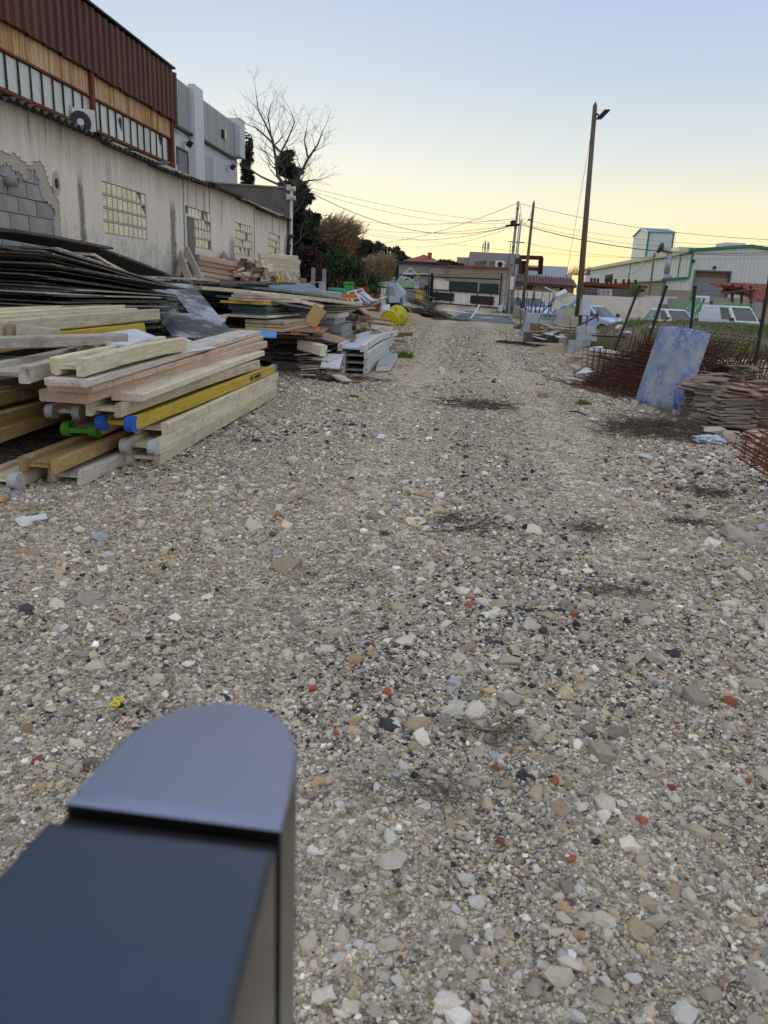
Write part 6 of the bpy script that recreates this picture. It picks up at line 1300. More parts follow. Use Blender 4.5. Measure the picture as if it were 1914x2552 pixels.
# ------------------------------------------------------------------ far end: gate, fence, houses
GL_, GR_ = ground_at(1074, 757), ground_at(1243, 772); gdir = GR_-GL_; gdir.z = 0; gwid = gdir.length; gdir.normalize(); gn_ = Vector((gdir.y, -gdir.x, 0))
if gn_.y > 0: gn_ = -gn_
def gp(u, z, off=0.0): p = GL_.lerp(GR_, u); return Vector((p.x, p.y, p.z+z))+gn_*off
gate = root('yard_gate', 'black steel gate with spikes, white slats and dark panels closing the yard', 'gate', gp(.5, 0))
part('post', MB().bar(gp(-.012, 0), gp(-.012, 2.15), .18, .18, (1, 0, 0)), 'black', gate)
part('end_post', MB().bar(gp(1.0, 0), gp(1.0, 2.3), .09, .09, (1, 0, 0)), 'black', gate); part('stile', MB().bar(gp(.012, .05), gp(.012, 2.0), .07, .07, (1, 0, 0)), 'black', gate)
for z in (1.9, 1.0, .1): part('rail', MB().bar(gp(0, z, .05), gp(1, z, .05), .07, .09), 'black', gate)
part('stay_wire', MB().tube([gp(0, 2.05), gp(1, 2.28)], .012, 4), 'black', gate)
for k in range(34): part('spike', MB().tube([gp(.02+k/34*.97, 1.65, .03), gp(.02+k/34*.97, 2.1, .03)], .011, 4), 'black', gate)
ns = 27
for k in range(ns):
    u = (k+.5)/ns; top = 1.88 if u < .10 else 1.88-(u-.10)*1.8 if u < .30 else .98
    part('slat', MB().bar(gp(u, .12, -.03), gp(u, top, -.03), .02, gwid/ns*.86, gdir), 'panel_white', gate)
for (u0, u1, z0, z1, mt) in ((.28, .70, 1.02, 1.66, 'panel_green_dark'), (.725, .985, 1.02, 1.62, 'panel_green_dark'), (.03, .36, .30, .84, 'black'), (.61, .93, .26, .80, 'black')):
    part('infill_panel', MB().hexa([gp(u0, z0, .06), gp(u1, z0, .06), gp(u1, z0, .075), gp(u0, z0, .075), gp(u0, z1, .06), gp(u1, z1, .06), gp(u1, z1, .075), gp(u0, z1, .075)]), mt, gate)
for u in (.09, .31, .70, .88): part('mullion', MB().bar(gp(u, .1, .04), gp(u, 1.0, .04), .05, .05, (1, 0, 0)), 'black', gate)
FL = AY(905, 738, 60); FR = gp(-.02, 0)
fence = root('yard_fence', 'black rail fence with pale green diagonal slats left of the gate', 'fence', (FL+FR)/2)
def fpt(u, z): p = FL.lerp(FR, u); return Vector((p.x, p.y, gz(57)+z))
for z in (1.95, 1.02): part('rail', MB().bar(fpt(0, z), fpt(1, z), .06, .09), 'black', fence)
for u in (.02, .5, .97): part('post', MB().bar(fpt(u, 0), fpt(u, 1.95), .08, .08, (1, 0, 0)), 'black', fence)
for k in range(30):
    u = .1+.62*k/30; part('slat', MB().bar(fpt(u, .9)+Vector((0, .12, 0)), fpt(u+.10, 1.85-.25*abs(math.sin(u*9)))+Vector((0, .12, 0)), .06, .02, (0, 1, 0)), 'fence_pale' if k % 2 else 'fence_green', fence)
part('curved_rail', MB().tube([fpt(.1+.7*t, 1.2+.6*math.sin(3.1*((t*2) % 1)))+Vector((0, .1, 0)) for t in [i/24 for i in range(25)]], .05, 6), 'fence_pale', fence)
# pillar with notice, bin, letter box
pl_ = root('gate_pillar', 'grey-white gate pillar carrying a blue and white notice', 'pillar', AY(1045, 755, 57.5)); a, b_ = AY(1033, 694, 57.5), AY(1072, 757, 57.5)
part('body', MB().bx(a.x, b_.x, 57.5, 57.9, gz(57), a.z), 'render_grey', pl_); s0, s1 = AY(1034, 703, 57.5), AY(1043, 719, 57.5); part('notice', MB().bx(s0.x, s1.x, 57.46, 57.497, s1.z, s0.z), 'blue_white', pl_)
part('notice_mark', MB().bx(s0.x+.05, s1.x-.06, 57.452, 57.459, (s0.z+s1.z)/2, s0.z-.05), 'paint_blue', pl_)
for k in range(6): q = AY(1046, 704+3*k, 57.5); part('notice_line', MB().bx(q.x, q.x+.28, 57.47, 57.498, q.z, q.z+.035), 'render_tan', pl_)
bn = root('waste_bin', 'yellow plastic waste bin standing before the gate pillar', 'bin', AY(1046, 753, 56.8)); a, b_ = AY(1038, 727, 56.8), AY(1054, 754, 56.8)
part('body', MB().hexa([(a.x+.04, 56.6, b_.z), (b_.x-.04, 56.6, b_.z), (b_.x-.04, 57.1, b_.z), (a.x+.04, 57.1, b_.z), (a.x, 56.55, a.z), (b_.x, 56.55, a.z), (b_.x, 57.15, a.z), (a.x, 57.15, a.z)]), 'yellow_bin', bn); part('lid', MB().bx(a.x-.03, b_.x+.03, 56.5, 57.18, a.z+.003, a.z+.10), 'yellow_bin', bn)
lb_ = root('letter_box', 'black letter box on a thin post beside the gate', 'letter box', AY(1063, 757, 56.3)); a, b_ = AY(1058, 711, 56.3), AY(1069, 723, 56.3)
part('box', MB().bx(a.x, b_.x, 56.2, 56.45, b_.z, a.z), 'black', lb_); part('post', MB().bx((a.x+b_.x)/2-.03, (a.x+b_.x)/2+.03, 56.3, 56.36, gz(56), b_.z-.002), 'black', lb_)

def bld(name, label, px0, px1, ptop, Y, depth, mat, z0=0.0, cat='building', ptop2=None):
    a, b_ = AY(px0, ptop, Y), AY(px1, ptop if ptop2 is None else ptop2, Y); r_ = root(name, label, cat, ((a.x+b_.x)/2, Y+depth/2, z0))
    w_ = part('wall', MB().hexa([(a.x, Y, z0), (b_.x, Y, z0), (b_.x, Y+depth, z0), (a.x, Y+depth, z0), (a.x, Y, a.z), (b_.x, Y, b_.z), (b_.x, Y+depth, b_.z), (a.x, Y+depth, a.z)]), mat, r_)
    return r_, a, b_
def quadpart(nm, px0, py0, px1, py1, Y, t, mat, parent, off=.0):
    a, b_ = AY(px0, py0, Y), AY(px1, py1, Y); return part(nm, MB().bx(a.x, b_.x, Y-t-off, Y-.002-off, b_.z, a.z), mat, parent)
# grey house with the white lozenge window surround
hs_, a, b_ = bld('grey_house', 'grey rendered house with a white lozenge outline round its window', 995, 1118, 657, 64, 8, 'render_grey', 0, ptop2=661)
part('roof_edge', MB().hexa([(a.x-.2, 63.7, a.z), (b_.x, 63.7, b_.z), (b_.x, 72, b_.z), (a.x-.2, 72, a.z), (a.x-.2, 63.7, a.z+.22), (b_.x, 63.7, b_.z+.22), (b_.x, 72, b_.z+.22), (a.x-.2, 72, a.z+.22)]), 'dark_metal', hs_)
mb = MB()
for (p0, p1) in (((999, 688), (1022.6, 667)), ((1022.6, 667), (1044, 688)), ((999, 688), (1007, 697))): mb.bar(AY(*p0, 63.96), AY(*p1, 63.96), .1, .06, (0, 1, 0))
part('lozenge_moulding', mb, 'white_paint', hs_); w_ = quadpart('window', 1010.5, 679, 1033, 697, 64, .05, 'white_paint', hs_)
quadpart('pane', 1012, 686.5, 1021, 696.5, 64, .06, 'glass_dark', w_, .052); quadpart('pane', 1022.5, 686.5, 1032, 696.5, 64, .06, 'glass_dark', w_, .052); quadpart('shutter_box', 1011, 679.5, 1032.5, 686, 64, .04, 'blue_white', w_, .052)
mb = MB().bar(AY(1045, 682, 63.9), AY(1066, 682.5, 63.9), .1, .08).bar(AY(1066, 682.5, 63.9), AY(1066, 691, 63.9), .08, .08, (1, 0, 0)); part('canopy_frame', mb, 'white_paint', hs_)
part('wall_lamp', MB().lathe([(.02, -.2), (.16, -.12), (.18, 0), (.12, .14), (.02, .18)], AY(1044, 689, 63.6), None, 10), 'yellow_bin', hs_, True)
# beige sheds behind the gate
sh1, a, b_ = bld('beige_shed', 'light beige shed wall with a wavy roof edge left behind the gate', 1071, 1118, 665, 61.5, 4, 'render_beige', 0, ptop2=667)
part('roof_edge', MB().tube([AY(1069+t*2.04, 663.5+(.8 if t % 2 else 0)+.02*t, 61.4) for t in range(25)], .055, 5), 'roof_brown', sh1)
sh2, a, b_ = bld('tan_shed', 'long tan rendered shed behind the gate with a red roof edge', 1118.5, 1269, 666, 61, 5, 'render_tan', 0, ptop2=671)
part('roof_edge', MB().hexa([(a.x-.1, 60.8, a.z), (b_.x, 60.8, b_.z), (b_.x, 66, b_.z), (a.x-.1, 66, a.z), (a.x-.1, 60.8, a.z+.14), (b_.x, 60.8, b_.z+.14), (b_.x, 66, b_.z+.14), (a.x-.1, 66, a.z+.14)]), 'roof_red', sh2)
gy = root('gate_wall', 'grey concrete pier at the end of the gate', 'pier', gp(1.05, 0)); q0, q1 = gp(1.02, 0, -.1), gp(1.13, 0, -.1); part('body', MB().bx(q0.x, q1.x, q0.y-.3, q0.y+.4, 0, q0.z+1.85), 'concrete', gy)
# red-roofed house, grey flat-roofed block
rh, a, b_ = bld('red_roofed_house', 'low white house with a red hipped roof beyond the grey house', 1008, 1098, 651, 95, 9, 'wall_cream', 0)
r0 = AY(1030, 640, 97).z; part('roof', MB().add([(a.x-.3, 94.6, a.z), (b_.x+.3, 94.6, a.z), (b_.x+.3, 104.4, a.z), (a.x-.3, 104.4, a.z), (a.x+2.2, 99, r0+.4), (b_.x-2.4, 99, r0+.4)], [(0, 1, 5, 4), (1, 2, 5), (2, 3, 4, 5), (3, 0, 4), (3, 2, 1, 0)]), 'roof_red', rh)
part('chimney', MB().box(AY(1071, 637, 97), (.5, .5, .7)), 'roof_red', rh)
gb, a, b_ = bld('flat_roofed_block', 'grey flat-roofed block with two window bands behind the sheds', 1171, 1296, 627, 80, 12, 'render_grey', 0, ptop2=633)
s0, s1 = AY(1139, 640, 80), AY(1171, 641, 80); part('low_wing', MB().bx(s0.x, s1.x-.003, 80.3, 90, 0, s0.z), 'render_grey', gb); s0, s1 = AY(1092, 651, 80), AY(1139, 652, 80); part('garden_wall', MB().bx(s0.x, s1.x, 80.6, 81, 0, s0.z), 'wall_cream', gb)
for (x0, x1, n_) in ((1182, 1213, 5), (1219, 1240, 4)):
    w_ = quadpart('window', x0, 648, x1, 661, 80, .05, 'white_paint', gb); q = (x1-x0)/n_
    for i in range(n_): quadpart('pane', x0+q*i+.8, 649, x0+q*(i+1)-.8, 660.3, 80, .03, 'glass_dark', w_, .052)
c = AY(1245, 659, 79.7); part('air_unit', MB().box(c, (.9, .35, .75)), 'ac_white', gb); part('air_unit_fan', MB().lathe([(.26, 0), (.24, .04)], c+Vector((.05, -.18, 0)), Matrix.Rotation(math.pi/2, 3, 'X'), 12), 'black', gb)
mb = MB().tube([AY(1257, 667, 79.8), AY(1258, 652, 79.8)], .05, 5).tube([AY(1250, 656, 79.8), AY(1262, 656, 79.8)], .05, 5); part('aerial', mb, 'white_paint', gb)
mast = root('antenna_mast', 'mobile antenna mast on the flat-roofed block', 'antenna', AY(1209, 630, 84)); c0 = AY(1209, 631, 84)
part('pole', MB().tube([c0, AY(1211, 598, 84)], .05, 5), 'steel', mast)
for k, dx in enumerate((-.28, -.08, .18, .33)): part('antenna_panel', MB().box(c0+Vector((dx, 0, .55+.12*(k % 2))), (.13, .12, .8)), 'render_tan' if k % 2 else 'ac_white', mast); part('mast_leg', MB().tube([c0+Vector((dx, 0, 0)), c0+Vector((dx*.7, 0, 1.2))], .03, 4), 'steel', mast)
sb = AY(1190, 664, 70); single('roof_light', MB().bx(AY(1163, 664, 70).x, AY(1213, 664, 70).x, 70, 72, sb.z-.1, sb.z+.06), 'roof_red', 'red roof strip with a white edge in front of the flat-roofed block', 'roof strip')
# tile-roofed lean-to and its neighbours
lt, a, b_ = bld('tile_roofed_house', 'low tan house with a curved-tile roof behind the white wall', 1283, 1432, 702, 62, 4, 'render_tan', -.5, ptop2=708)
ze, zr = AY(1283, 703, 61.6).z, AY(1283, 684, 64).z; pitch_ = .245; x = a.x-.1
tl = MB(); n8 = 7
for r_ in (0, 1):
    for k in range(n8+1):
        t = math.pi*k/n8; tl.v.append((.1*math.cos(t), 0 if r_ == 0 else 1, .085*math.sin(t)))
tl.f = [(k, k+1, n8+2+k, n8+1+k) for k in range(n8)]
slope_v = Vector((0, 2.6, zr-ze)); 
part('roof_bed', MB().hexa([(a.x-.2, 61.5, ze-.1), (b_.x+.2, 61.5, ze-.25), (b_.x+.2, 64.2, zr-.25), (a.x-.2, 64.2, zr-.1), (a.x-.2, 61.5, ze-.03), (b_.x+.2, 61.5, ze-.18), (b_.x+.2, 64.2, zr-.18), (a.x-.2, 64.2, zr-.03)]), 'roof_brown', lt)
tme = tl.mesh('roof_tile_row'); tme.materials.append(M['roof_brown']); nr_ = int((b_.x-a.x+.3)/pitch_)
for i in range(nr_):
    for j in range(4):
        xx = a.x-.1+pitch_*i; zz_ = ze-.03-.15*i/nr_; o = inst('roof_tile', tme, lt, (xx, 61.45+.66*j, zz_+(zr-ze)*(j/4)+.02), (math.atan2(zr-ze, 2.6), 0, R.uniform(-.02, .02)), (1, .78, 1))
for (x0, y0, x1, y1, mt) in ((1313, 711, 1327, 722, 'black'), (1375, 714, 1407, 728, 'panel_green_dark')):
    w_ = quadpart('window', x0, y0, x1, y1, 62, .04, mt, lt)
    if mt != 'black': quadpart('pane', x0+1, y0+3, x0+18, y1-.5, 62, .03, 'trim_lime', w_, .042)
    else:
        for k in range(3): quadpart('window_bar', x0+3+k*3.6, y0+.5, x0+3.8+k*3.6, y1-.5, 62, .02, 'dark_metal', w_, .042)
for (px, py) in ((1300, 712), (1418, 714)): quadpart('meter_box', px, py, px+4.5, py+6, 62, .12, 'ac_white', lt)
sf = root('steel_gantry', 'dark brown steel frame of posts and beams behind the tiled roof', 'steel frame', AY(1325, 685, 70))
for (p0, p1, w_) in (((1297, 641), (1296, 684), .3), ((1346, 645), (1343, 684), .22), ((1351, 643), (1348, 684), .22)): part('column', MB().bar(AY(*p1, 70), AY(*p0, 70), w_, .25, (1, 0, 0)), 'rust_dark', sf)
for (p0, p1, w_) in (((1295, 641), (1353, 643), .35), ((1312, 669), (1350, 672), .3)): part('beam', MB().bar(AY(*p0, 70.2), AY(*p1, 70.2), .2, w_), 'rust_dark', sf)
part('dark_booth', MB().bx(AY(1297, 660, 71).x, AY(1313, 660, 71).x, 70.5, 73, 0, AY(1300, 650, 71).z), 'black', sf)
wb, a, b_ = bld('blue_grey_shed', 'smooth blue-grey shed beyond the tiled roof', 1320, 1415, 661, 85, 10, 'blue_white', 0, ptop2=665)
part('wall_wing', MB().bx(AY(1415.5, 685, 85).x, AY(1428, 685, 85).x, 85.5, 90, 0, AY(1420, 683.5, 85.5).z), 'blue_white', wb)
fs, a, b_ = bld('distant_white_shed', 'small distant white shed behind the bare twigs', 1480, 1510, 681, 140, 10, 'blue_white', 0)
# white boundary wall
wl0, wl1, wl2 = AY(1283, 722, 56), AY(1455, 735, 55), AY(1648, 744, 52)
bw_ = root('boundary_wall', 'long cream-white boundary wall behind the parked cars', 'wall', ((wl0+wl2)/2).to_2d().to_3d()); mb = MB()
for p0, p1 in ((wl0, wl1), (wl1, wl2)): mb.hexa([(p0.x, p0.y, -1), (p1.x, p1.y, -1), (p1.x, p1.y+.25, -1), (p0.x, p0.y+.25, -1), (p0.x, p0.y, p0.z), (p1.x, p1.y, p1.z), (p1.x, p1.y+.25, p1.z), (p0.x, p0.y+.25, p0.z)])
part('masonry', mb, 'wall_cream', bw_)
# low kerb wall along the yard edge
k0_, k1_ = ground_at(1250, 768), ground_at(1330, 812); kd = (k1_-k0_); kd.z = 0; kl = Vector((-kd.y, kd.x, 0)).normalized()
if kl.x < 0: kl = -kl
kw = root('kerb_wall', 'low rough concrete kerb wall between the yard and the parked cars', 'kerb wall', k0_)
part('masonry', MB().hexa([k0_+Vector((0, 0, -.6)), k1_+Vector((0, 0, -.6)), k1_+kl*.3+Vector((0, 0, -.6)), k0_+kl*.3+Vector((0, 0, -.6)), k0_+Vector((0, 0, .48)), k1_+Vector((0, 0, .42)), k1_+kl*.3+Vector((0, 0, .42)), k0_+kl*.3+Vector((0, 0, .48))]), 'render_tan', kw)
for k in range(9):
    u = .04+.115*k; p = k0_.lerp(k1_, u)+kl*.15+Vector((0, 0, .4)); single('fence_rod', MB().tube([p, p+Vector((R.uniform(-.25, .25), 0, R.uniform(.6, 1.1)))], .022, 5), 'dark_metal', 'thin black rod standing on the kerb wall, %s from the gate' % ordinal(k+1), 'rod', 'black rods on the kerb wall')
# blue frames on the ground before the gate
fr = root('fallen_fence', 'blue-grey wire fence frames lying flat before the gate', 'fence frames', ground_at(1200, 800)); C4 = [ground_at(1126, 797), ground_at(1282, 809), ground_at(1270, 792), ground_at(1150, 785)]
for k in range(4): part('tube', MB().tube([C4[k]+Vector((0, 0, .08)), C4[(k+1) % 4]+Vector((0, 0, .08))], .035, 6), 'steel_blue', fr)
for k in range(16): u = (k+.5)/16; part('wire', MB().tube([C4[0].lerp(C4[1], u)+Vector((0, 0, .07)), C4[3].lerp(C4[2], u)+Vector((0, 0, .07))], .018, 4), 'steel_blue', fr)
for k in range(6): u = (k+.5)/6; part('wire', MB().tube([C4[0].lerp(C4[3], u)+Vector((0, 0, .1)), C4[1].lerp(C4[2], u)+Vector((0, 0, .1))], .018, 4), 'steel_blue', fr)
part('bent_tube', MB().tube([ground_at(1172, 800)+Vector((0, 0, .1)), ground_at(1182, 794)+Vector((0, 0, .25)), ground_at(1192, 792)+Vector((0, 0, .6)), ground_at(1193, 790)+Vector((0, 0, .35))], .04, 6), 'alu_white', fr)
part('white_plate', MB().box(ground_at(1212, 799)+Vector((0, 0, .12)), (.5, .5, .02), Matrix.Rotation(-.3, 3, 'Z')), 'white_paint', fr)
plank('white_batten', ground_at(1106, 775)+Vector((0, 0, .08)), ground_at(1182, 787)+Vector((0, 0, .08)), .1, .06, 'white_paint', 'long white batten lying on the ground before the gate', 'batten')
plank('grey_board', ground_at(1212, 784)+Vector((0, 0, .06)), ground_at(1275, 789)+Vector((0, 0, .06)), .4, .05, 'wood_grey', 'grey board lying on the ground in front of the kerb wall', 'board')

# ------------------------------------------------------------------ green-trimmed hall
YF = 75.0
hl = root('green_trim_hall', 'pale ribbed steel hall with green trim, roller door and lean-to', 'hall', (30, YF+20, 0))
cx = AY(1726, 627, YF).x; rx_ = AY(1871, 616, YF).x; zc1 = AY(1726, 628, YF).z; zr1 = AY(1871, 617, YF).z; ex_ = 2*rx_-cx; YB = 135
lx = AY(1655, 698, YF).x; zl0, zl1 = AY(1712, 694, YF).z, AY(1655, 699, YF).z; d0, d1 = AY(1735, 675, YF), AY(1820, 678, YF); zb1 = AY(1690, 723, YF).z
mb = MB()
mb.add([(cx, YF, 0), (d0.x, YF, 0), (d0.x, YF, d0.z), (d1.x, YF, d0.z), (d1.x, YF, 0), (ex_, YF, 0), (ex_, YF, zc1), (rx_, YF, zr1), (cx, YF, zc1)], [(0, 1, 2, 8), (2, 3, 7, 8), (3, 4, 5, 6), (3, 6, 7)])
mb.add([(cx, YF, 0), (cx, YB, 0), (cx, YB, zc1), (cx, YF, zc1)], [(0, 3, 2, 1)]); mb.add([(cx, YB, 0), (ex_, YB, 0), (ex_, YB, zc1), (rx_, YB, zr1), (cx, YB, zc1)], [(4, 3, 2, 1, 0)])
part('wall', mb, 'clad_white', hl)
part('roof', MB().add([(cx-.3, YF-.2, zc1+.02), (rx_, YF-.2, zr1+.03), (ex_+.3, YF-.2, zc1+.02), (cx-.3, YB, zc1+.02), (rx_, YB, zr1+.03), (ex_+.3, YB, zc1+.02)]+[(cx-.3, YF-.2, zc1+.28), (rx_, YF-.2, zr1+.26), (ex_+.3, YF-.2, zc1+.28), (cx-.3, YB, zc1+.28), (rx_, YB, zr1+.26), (ex_+.3, YB, zc1+.28)], [(6, 7, 10, 9), (7, 8, 11, 10), (0, 1, 7, 6), (1, 2, 8, 7), (0, 6, 9, 3), (3, 4, 1, 0), (4, 5, 2, 1)]), 'trim_green', hl)
rib = MB().box((0, 0, 0), (.055, .05, 1)).mesh('cladding_rib'); rib.materials.append(M['clad_white'])
x = cx+.3
while x < min(ex_, cx+16):
    zt_ = zc1+(zr1-zc1)*(1-abs(x-rx_)/(rx_-cx))-.05; z0_ = d0.z+.12 if d0.x-.12 < x < d1.x+.12 else 0
    if d0.x-.2 < x < d1.x+.2: z0_ = d0.z+.2
    inst('cladding_rib', rib, hl, (x, YF-.028, (z0_+zt_)/2), None, (1, 1, zt_-z0_)); x += .34
x = lx+.25
while x < cx: zt_ = zl1+(zl0-zl1)*(x-lx)/(cx-lx)-.06; inst('cladding_rib', rib, hl, (x, YF-.028, (zb1+zt_)/2), None, (1, 1, zt_-zb1)); x += .34
rib2 = MB().box((0, 0, 0), (.05, .12, 1)).mesh('side_rib'); rib2.materials.append(M['clad_white']); y = YF+.5
while y < YB: inst('side_rib', rib2, hl, (cx-.028, y, (zl0+zc1)/2), None, (1, 1, zc1-zl0-.1)); y += .9
part('lean_to_wall', MB().add([(lx, YF, 0), (cx-.003, YF, 0), (cx-.003, YF, zl0), (lx, YF, zl1)], [(0, 1, 2, 3)]), 'clad_white', hl); part('lean_to_base', MB().bx(lx+.02, cx+.55, YF-.06, YF-.004, 0, zb1), 'render_beige', hl); part('lean_to_side', MB().bx(lx, lx+.2, YF+.003, 128, 0, zl1-.06), 'render_beige', hl)
part('lean_to_roof', MB().hexa([(lx-.25, YF-.15, zl1-.04), (cx, YF-.15, zl0-.04), (cx, 130, zl0-.04), (lx-.25, 130, zl1-.04), (lx-.25, YF-.15, zl1+.14), (cx, YF-.15, zl0+.12), (cx, 130, zl0+.12), (lx-.25, 130, zl1+.14)]), 'trim_lime', hl)
part('green_edge', MB().bx(lx-.05, lx+.22, YF-.09, YF-.061, 0, zl1-.05).bx(cx-.06, cx+.12, YF-.09, YF-.03, zl0+.13, zc1), 'trim_green', hl)
part('verge_trim', MB().bar((lx-.25, YF-.2, zl1+.05), (cx, YF-.2, zl0+.05), .06, .26), 'trim_green', hl)
for py_ in (78.5, 82.0, 101): part('green_stripe', MB().bx(cx-.09, cx-.055, py_, py_+.35, zl0+.13, zc1), 'trim_green', hl)
part('eave_trim', MB().bx(cx-.42, cx-.31, YF, YB, zc1-.1, zc1+.3), 'trim_lime', hl)
dr_ = part('roller_door', MB().bx(d0.x, d1.x, YF+.3, YF+.35, 0, d0.z), 'door_grey', hl)
for k in range(12): part('door_slat', MB().bx(d0.x+.02, d1.x-.02, YF+.27, YF+.298, .1+k*.32, .1+k*.32+.29), 'door_grey', dr_)
part('door_head', MB().bx(d0.x+.03, d1.x-.03, YF+.25, YF+.268, d0.z-.55, d0.z-.04), 'wood_brown', dr_)
part('door_surround', MB().bx(d0.x-.14, d0.x, YF-.08, YF+.3, 0, d0.z).bx(d1.x, d1.x+.14, YF-.08, YF+.3, 0, d0.z).bx(d0.x-.14, d1.x+.14, YF-.08, YF+.3, d0.z+.002, d0.z+.1), 'trim_green', hl)
for k, (px, py) in enumerate(((1728, 651), (1781, 667))): q = AY(px, py, YF-.1); part('wall_lamp', MB().box(q, (.28, .12, .26)), 'dark_metal', hl)
q0, q1 = AX(1627, 722, lx), AX(1633, 731, lx); part('side_window', MB().bx(lx-.03, lx-.002, 84, 85.4, q1.z, q0.z), 'glass_dark', hl)
q = AX(1516, 684, cx); part('side_door', MB().bx(cx-.06, cx-.03, q.y-4, q.y+2, 0, q.z), 'glass_dark', hl)
for (px, py, Y) in ((1820, 615, 95), (1712, 628, 80)): q = AY(px, py, Y); part('roof_light', MB().box(q, (2.4, 3, .7)), 'white_paint', hl)
# tower
tx0, tx1 = AY(1616, 580, 110).x, AY(1681, 581, 110).x; tz = AY(1650, 580, 110).z; tr = AY(1640, 568, 110).z+.2
tw = root('silo_tower', 'square pale clad tower with gabled grey roof behind the hall', 'tower', (tx0, 110, 0)); part('wall', MB().bx(tx0, tx1, 110, 119, 0, tz), 'clad_white', tw)
part('gable', MB().add([(tx0+.01, 110.05, tz), (tx0+.01, 118.95, tz), (tx0+.01, 114.5, tr)], [(0, 1, 2)]).add([(tx1-.01, 110.05, tz), (tx1-.01, 118.95, tz), (tx1-.01, 114.5, tr)], [(2, 1, 0)]), 'clad_white', tw)
part('roof', MB().hexa([(tx0-.2, 109.8, tz), (tx1+.2, 109.8, tz), (tx1+.2, 114.5, tr), (tx0-.2, 114.5, tr), (tx0-.2, 109.8, tz+.12), (tx1+.2, 109.8, tz+.12), (tx1+.2, 114.5, tr+.12), (tx0-.2, 114.5, tr+.12)]).hexa([(tx0-.2, 114.5, tr), (tx1+.2, 114.5, tr), (tx1+.2, 119.2, tz), (tx0-.2, 119.2, tz), (tx0-.2, 114.5, tr+.12), (tx1+.2, 114.5, tr+.12), (tx1+.2, 119.2, tz+.12), (tx0-.2, 119.2, tz+.12)]), 'steel_blue', tw)
part('corner_trim', MB().bx(tx0-.05, tx0+.2, 109.95, 109.997, 0, tz).bx(tx1-.15, tx1+.05, 109.95, 109.997, 0, tz), 'trim_green', tw)
for k in range(14): part('cladding_rib', MB().bx(tx0+.3+k*.255, tx0+.35+k*.255, 109.96, 109.998, 0, tz), 'clad_white', tw)
# duct
dk = root('exhaust_duct', 'shiny grey exhaust duct bending along the hall side', 'duct', AY(1660, 690, 74)); 
part('pipe', MB().tube([AY(1668, 633, 74), AY(1661, 683, 74)], .25, 10), 'steel', dk, True); part('elbow', MB().tube([AY(1661, 682, 74), AY(1660, 688, 74), AY(1663, 691, 73.6), AY(1667, 691, 73.2)], .25, 10), 'steel', dk, True)
part('top_bend', MB().tube([AY(1668, 634, 74), AY(1668, 627, 74), AY(1662, 623.5, 74), AY(1655, 623, 74), AY(1650, 620, 74)], [.25, .25, .25, .24, .22], 10), 'steel', dk, True); part('cowl', MB().lathe([(.2, -.1), (.5, 0), (.45, .25), (.1, .3)], AY(1648, 619, 74), Matrix.Rotation(-1.2, 3, 'Y'), 10), 'dark_metal', dk)
# steel racks
def rack(label, ups, beam0, beam1, Y, hz_, mat='rust_dark', nb=10, zs=1.0):
    r_ = root('steel_rack', label, 'steel rack', AY(beam0[0], beam0[1], Y)); a, b_ = AY(*beam0, Y), AY(*beam1, Y)
    for (px, pt, pb) in ups: part('upright', MB().bar(AY(px, pb, Y), AY(px, pt, Y), .16, .16, (1, 0, 0)), mat, r_)
    for k in range(nb): j = R.uniform(-.35, .35); part('stored_section', MB().bar(a+Vector((R.uniform(-.3, .6), j, .06+R.random()*hz_)), b_+Vector((R.uniform(-.8, .3), j, .06+R.random()*hz_)), .12, R.uniform(.07, .16)), R.choice(['rust', 'rust_dark', 'rust_dark']), r_)
    part('beam', MB().bar(a, b_, .25, .22), mat, r_); return r_
rack('rust-brown steel rack loaded with sections above the white wall', [(1474, 693, 722), (1482, 693, 722), (1490, 694, 722), (1513, 694, 726), (1523, 694, 726), (1534, 695, 726), (1554, 696, 728), (1567, 696, 730), (1584, 697, 732)], (1455, 714), (1606, 724), 60, .25, nb=9)
rack('dark brown steel rack before the red tiled roof', [(1825, 709, 770), (1848, 711, 772), (1871, 712, 775)], (1797, 727), (1874, 734), 60, .35, nb=7)
sh = MB(); n_ = 10
for i in range(n_+1):
    for j in range(5): q = AY(1490+3.6*i, 720+4*j+3*math.sin(i*.9)*(j/4), 57+.1*math.sin(i*2.1)); sh.v.append(tuple(q))
sh.f = [(i*5+j, i*5+j+1, (i+1)*5+j+1, (i+1)*5+j) for i in range(n_) for j in range(4)]
o = single('tarpaulin', sh, 'lilac', 'grey-lilac tarpaulin hanging under the steel rack', 'tarpaulin'); o.modifiers.new('t', 'SOLIDIFY').thickness = .02
single('cluttered_shelf', MB().bx(AY(1455, 725, 58).x, AY(1495, 725, 58).x, 58, 59, .2, AY(1455, 716, 58).z).bx(AY(1530, 730, 58).x, AY(1580, 730, 58).x, 58, 58.6, .2, AY(1555, 720, 58).z), 'wood_dark', 'dark cluttered shelving under the steel rack', 'shelving')
single('blue_sign', MB().bx(AY(1437, 712, 56).x, AY(1448, 712, 56).x, 56, 56.04, AY(1440, 731, 56).z, AY(1440, 712, 56).z), 'blue_white', 'pale blue panel in the opening beside the lamp pole', 'panel')
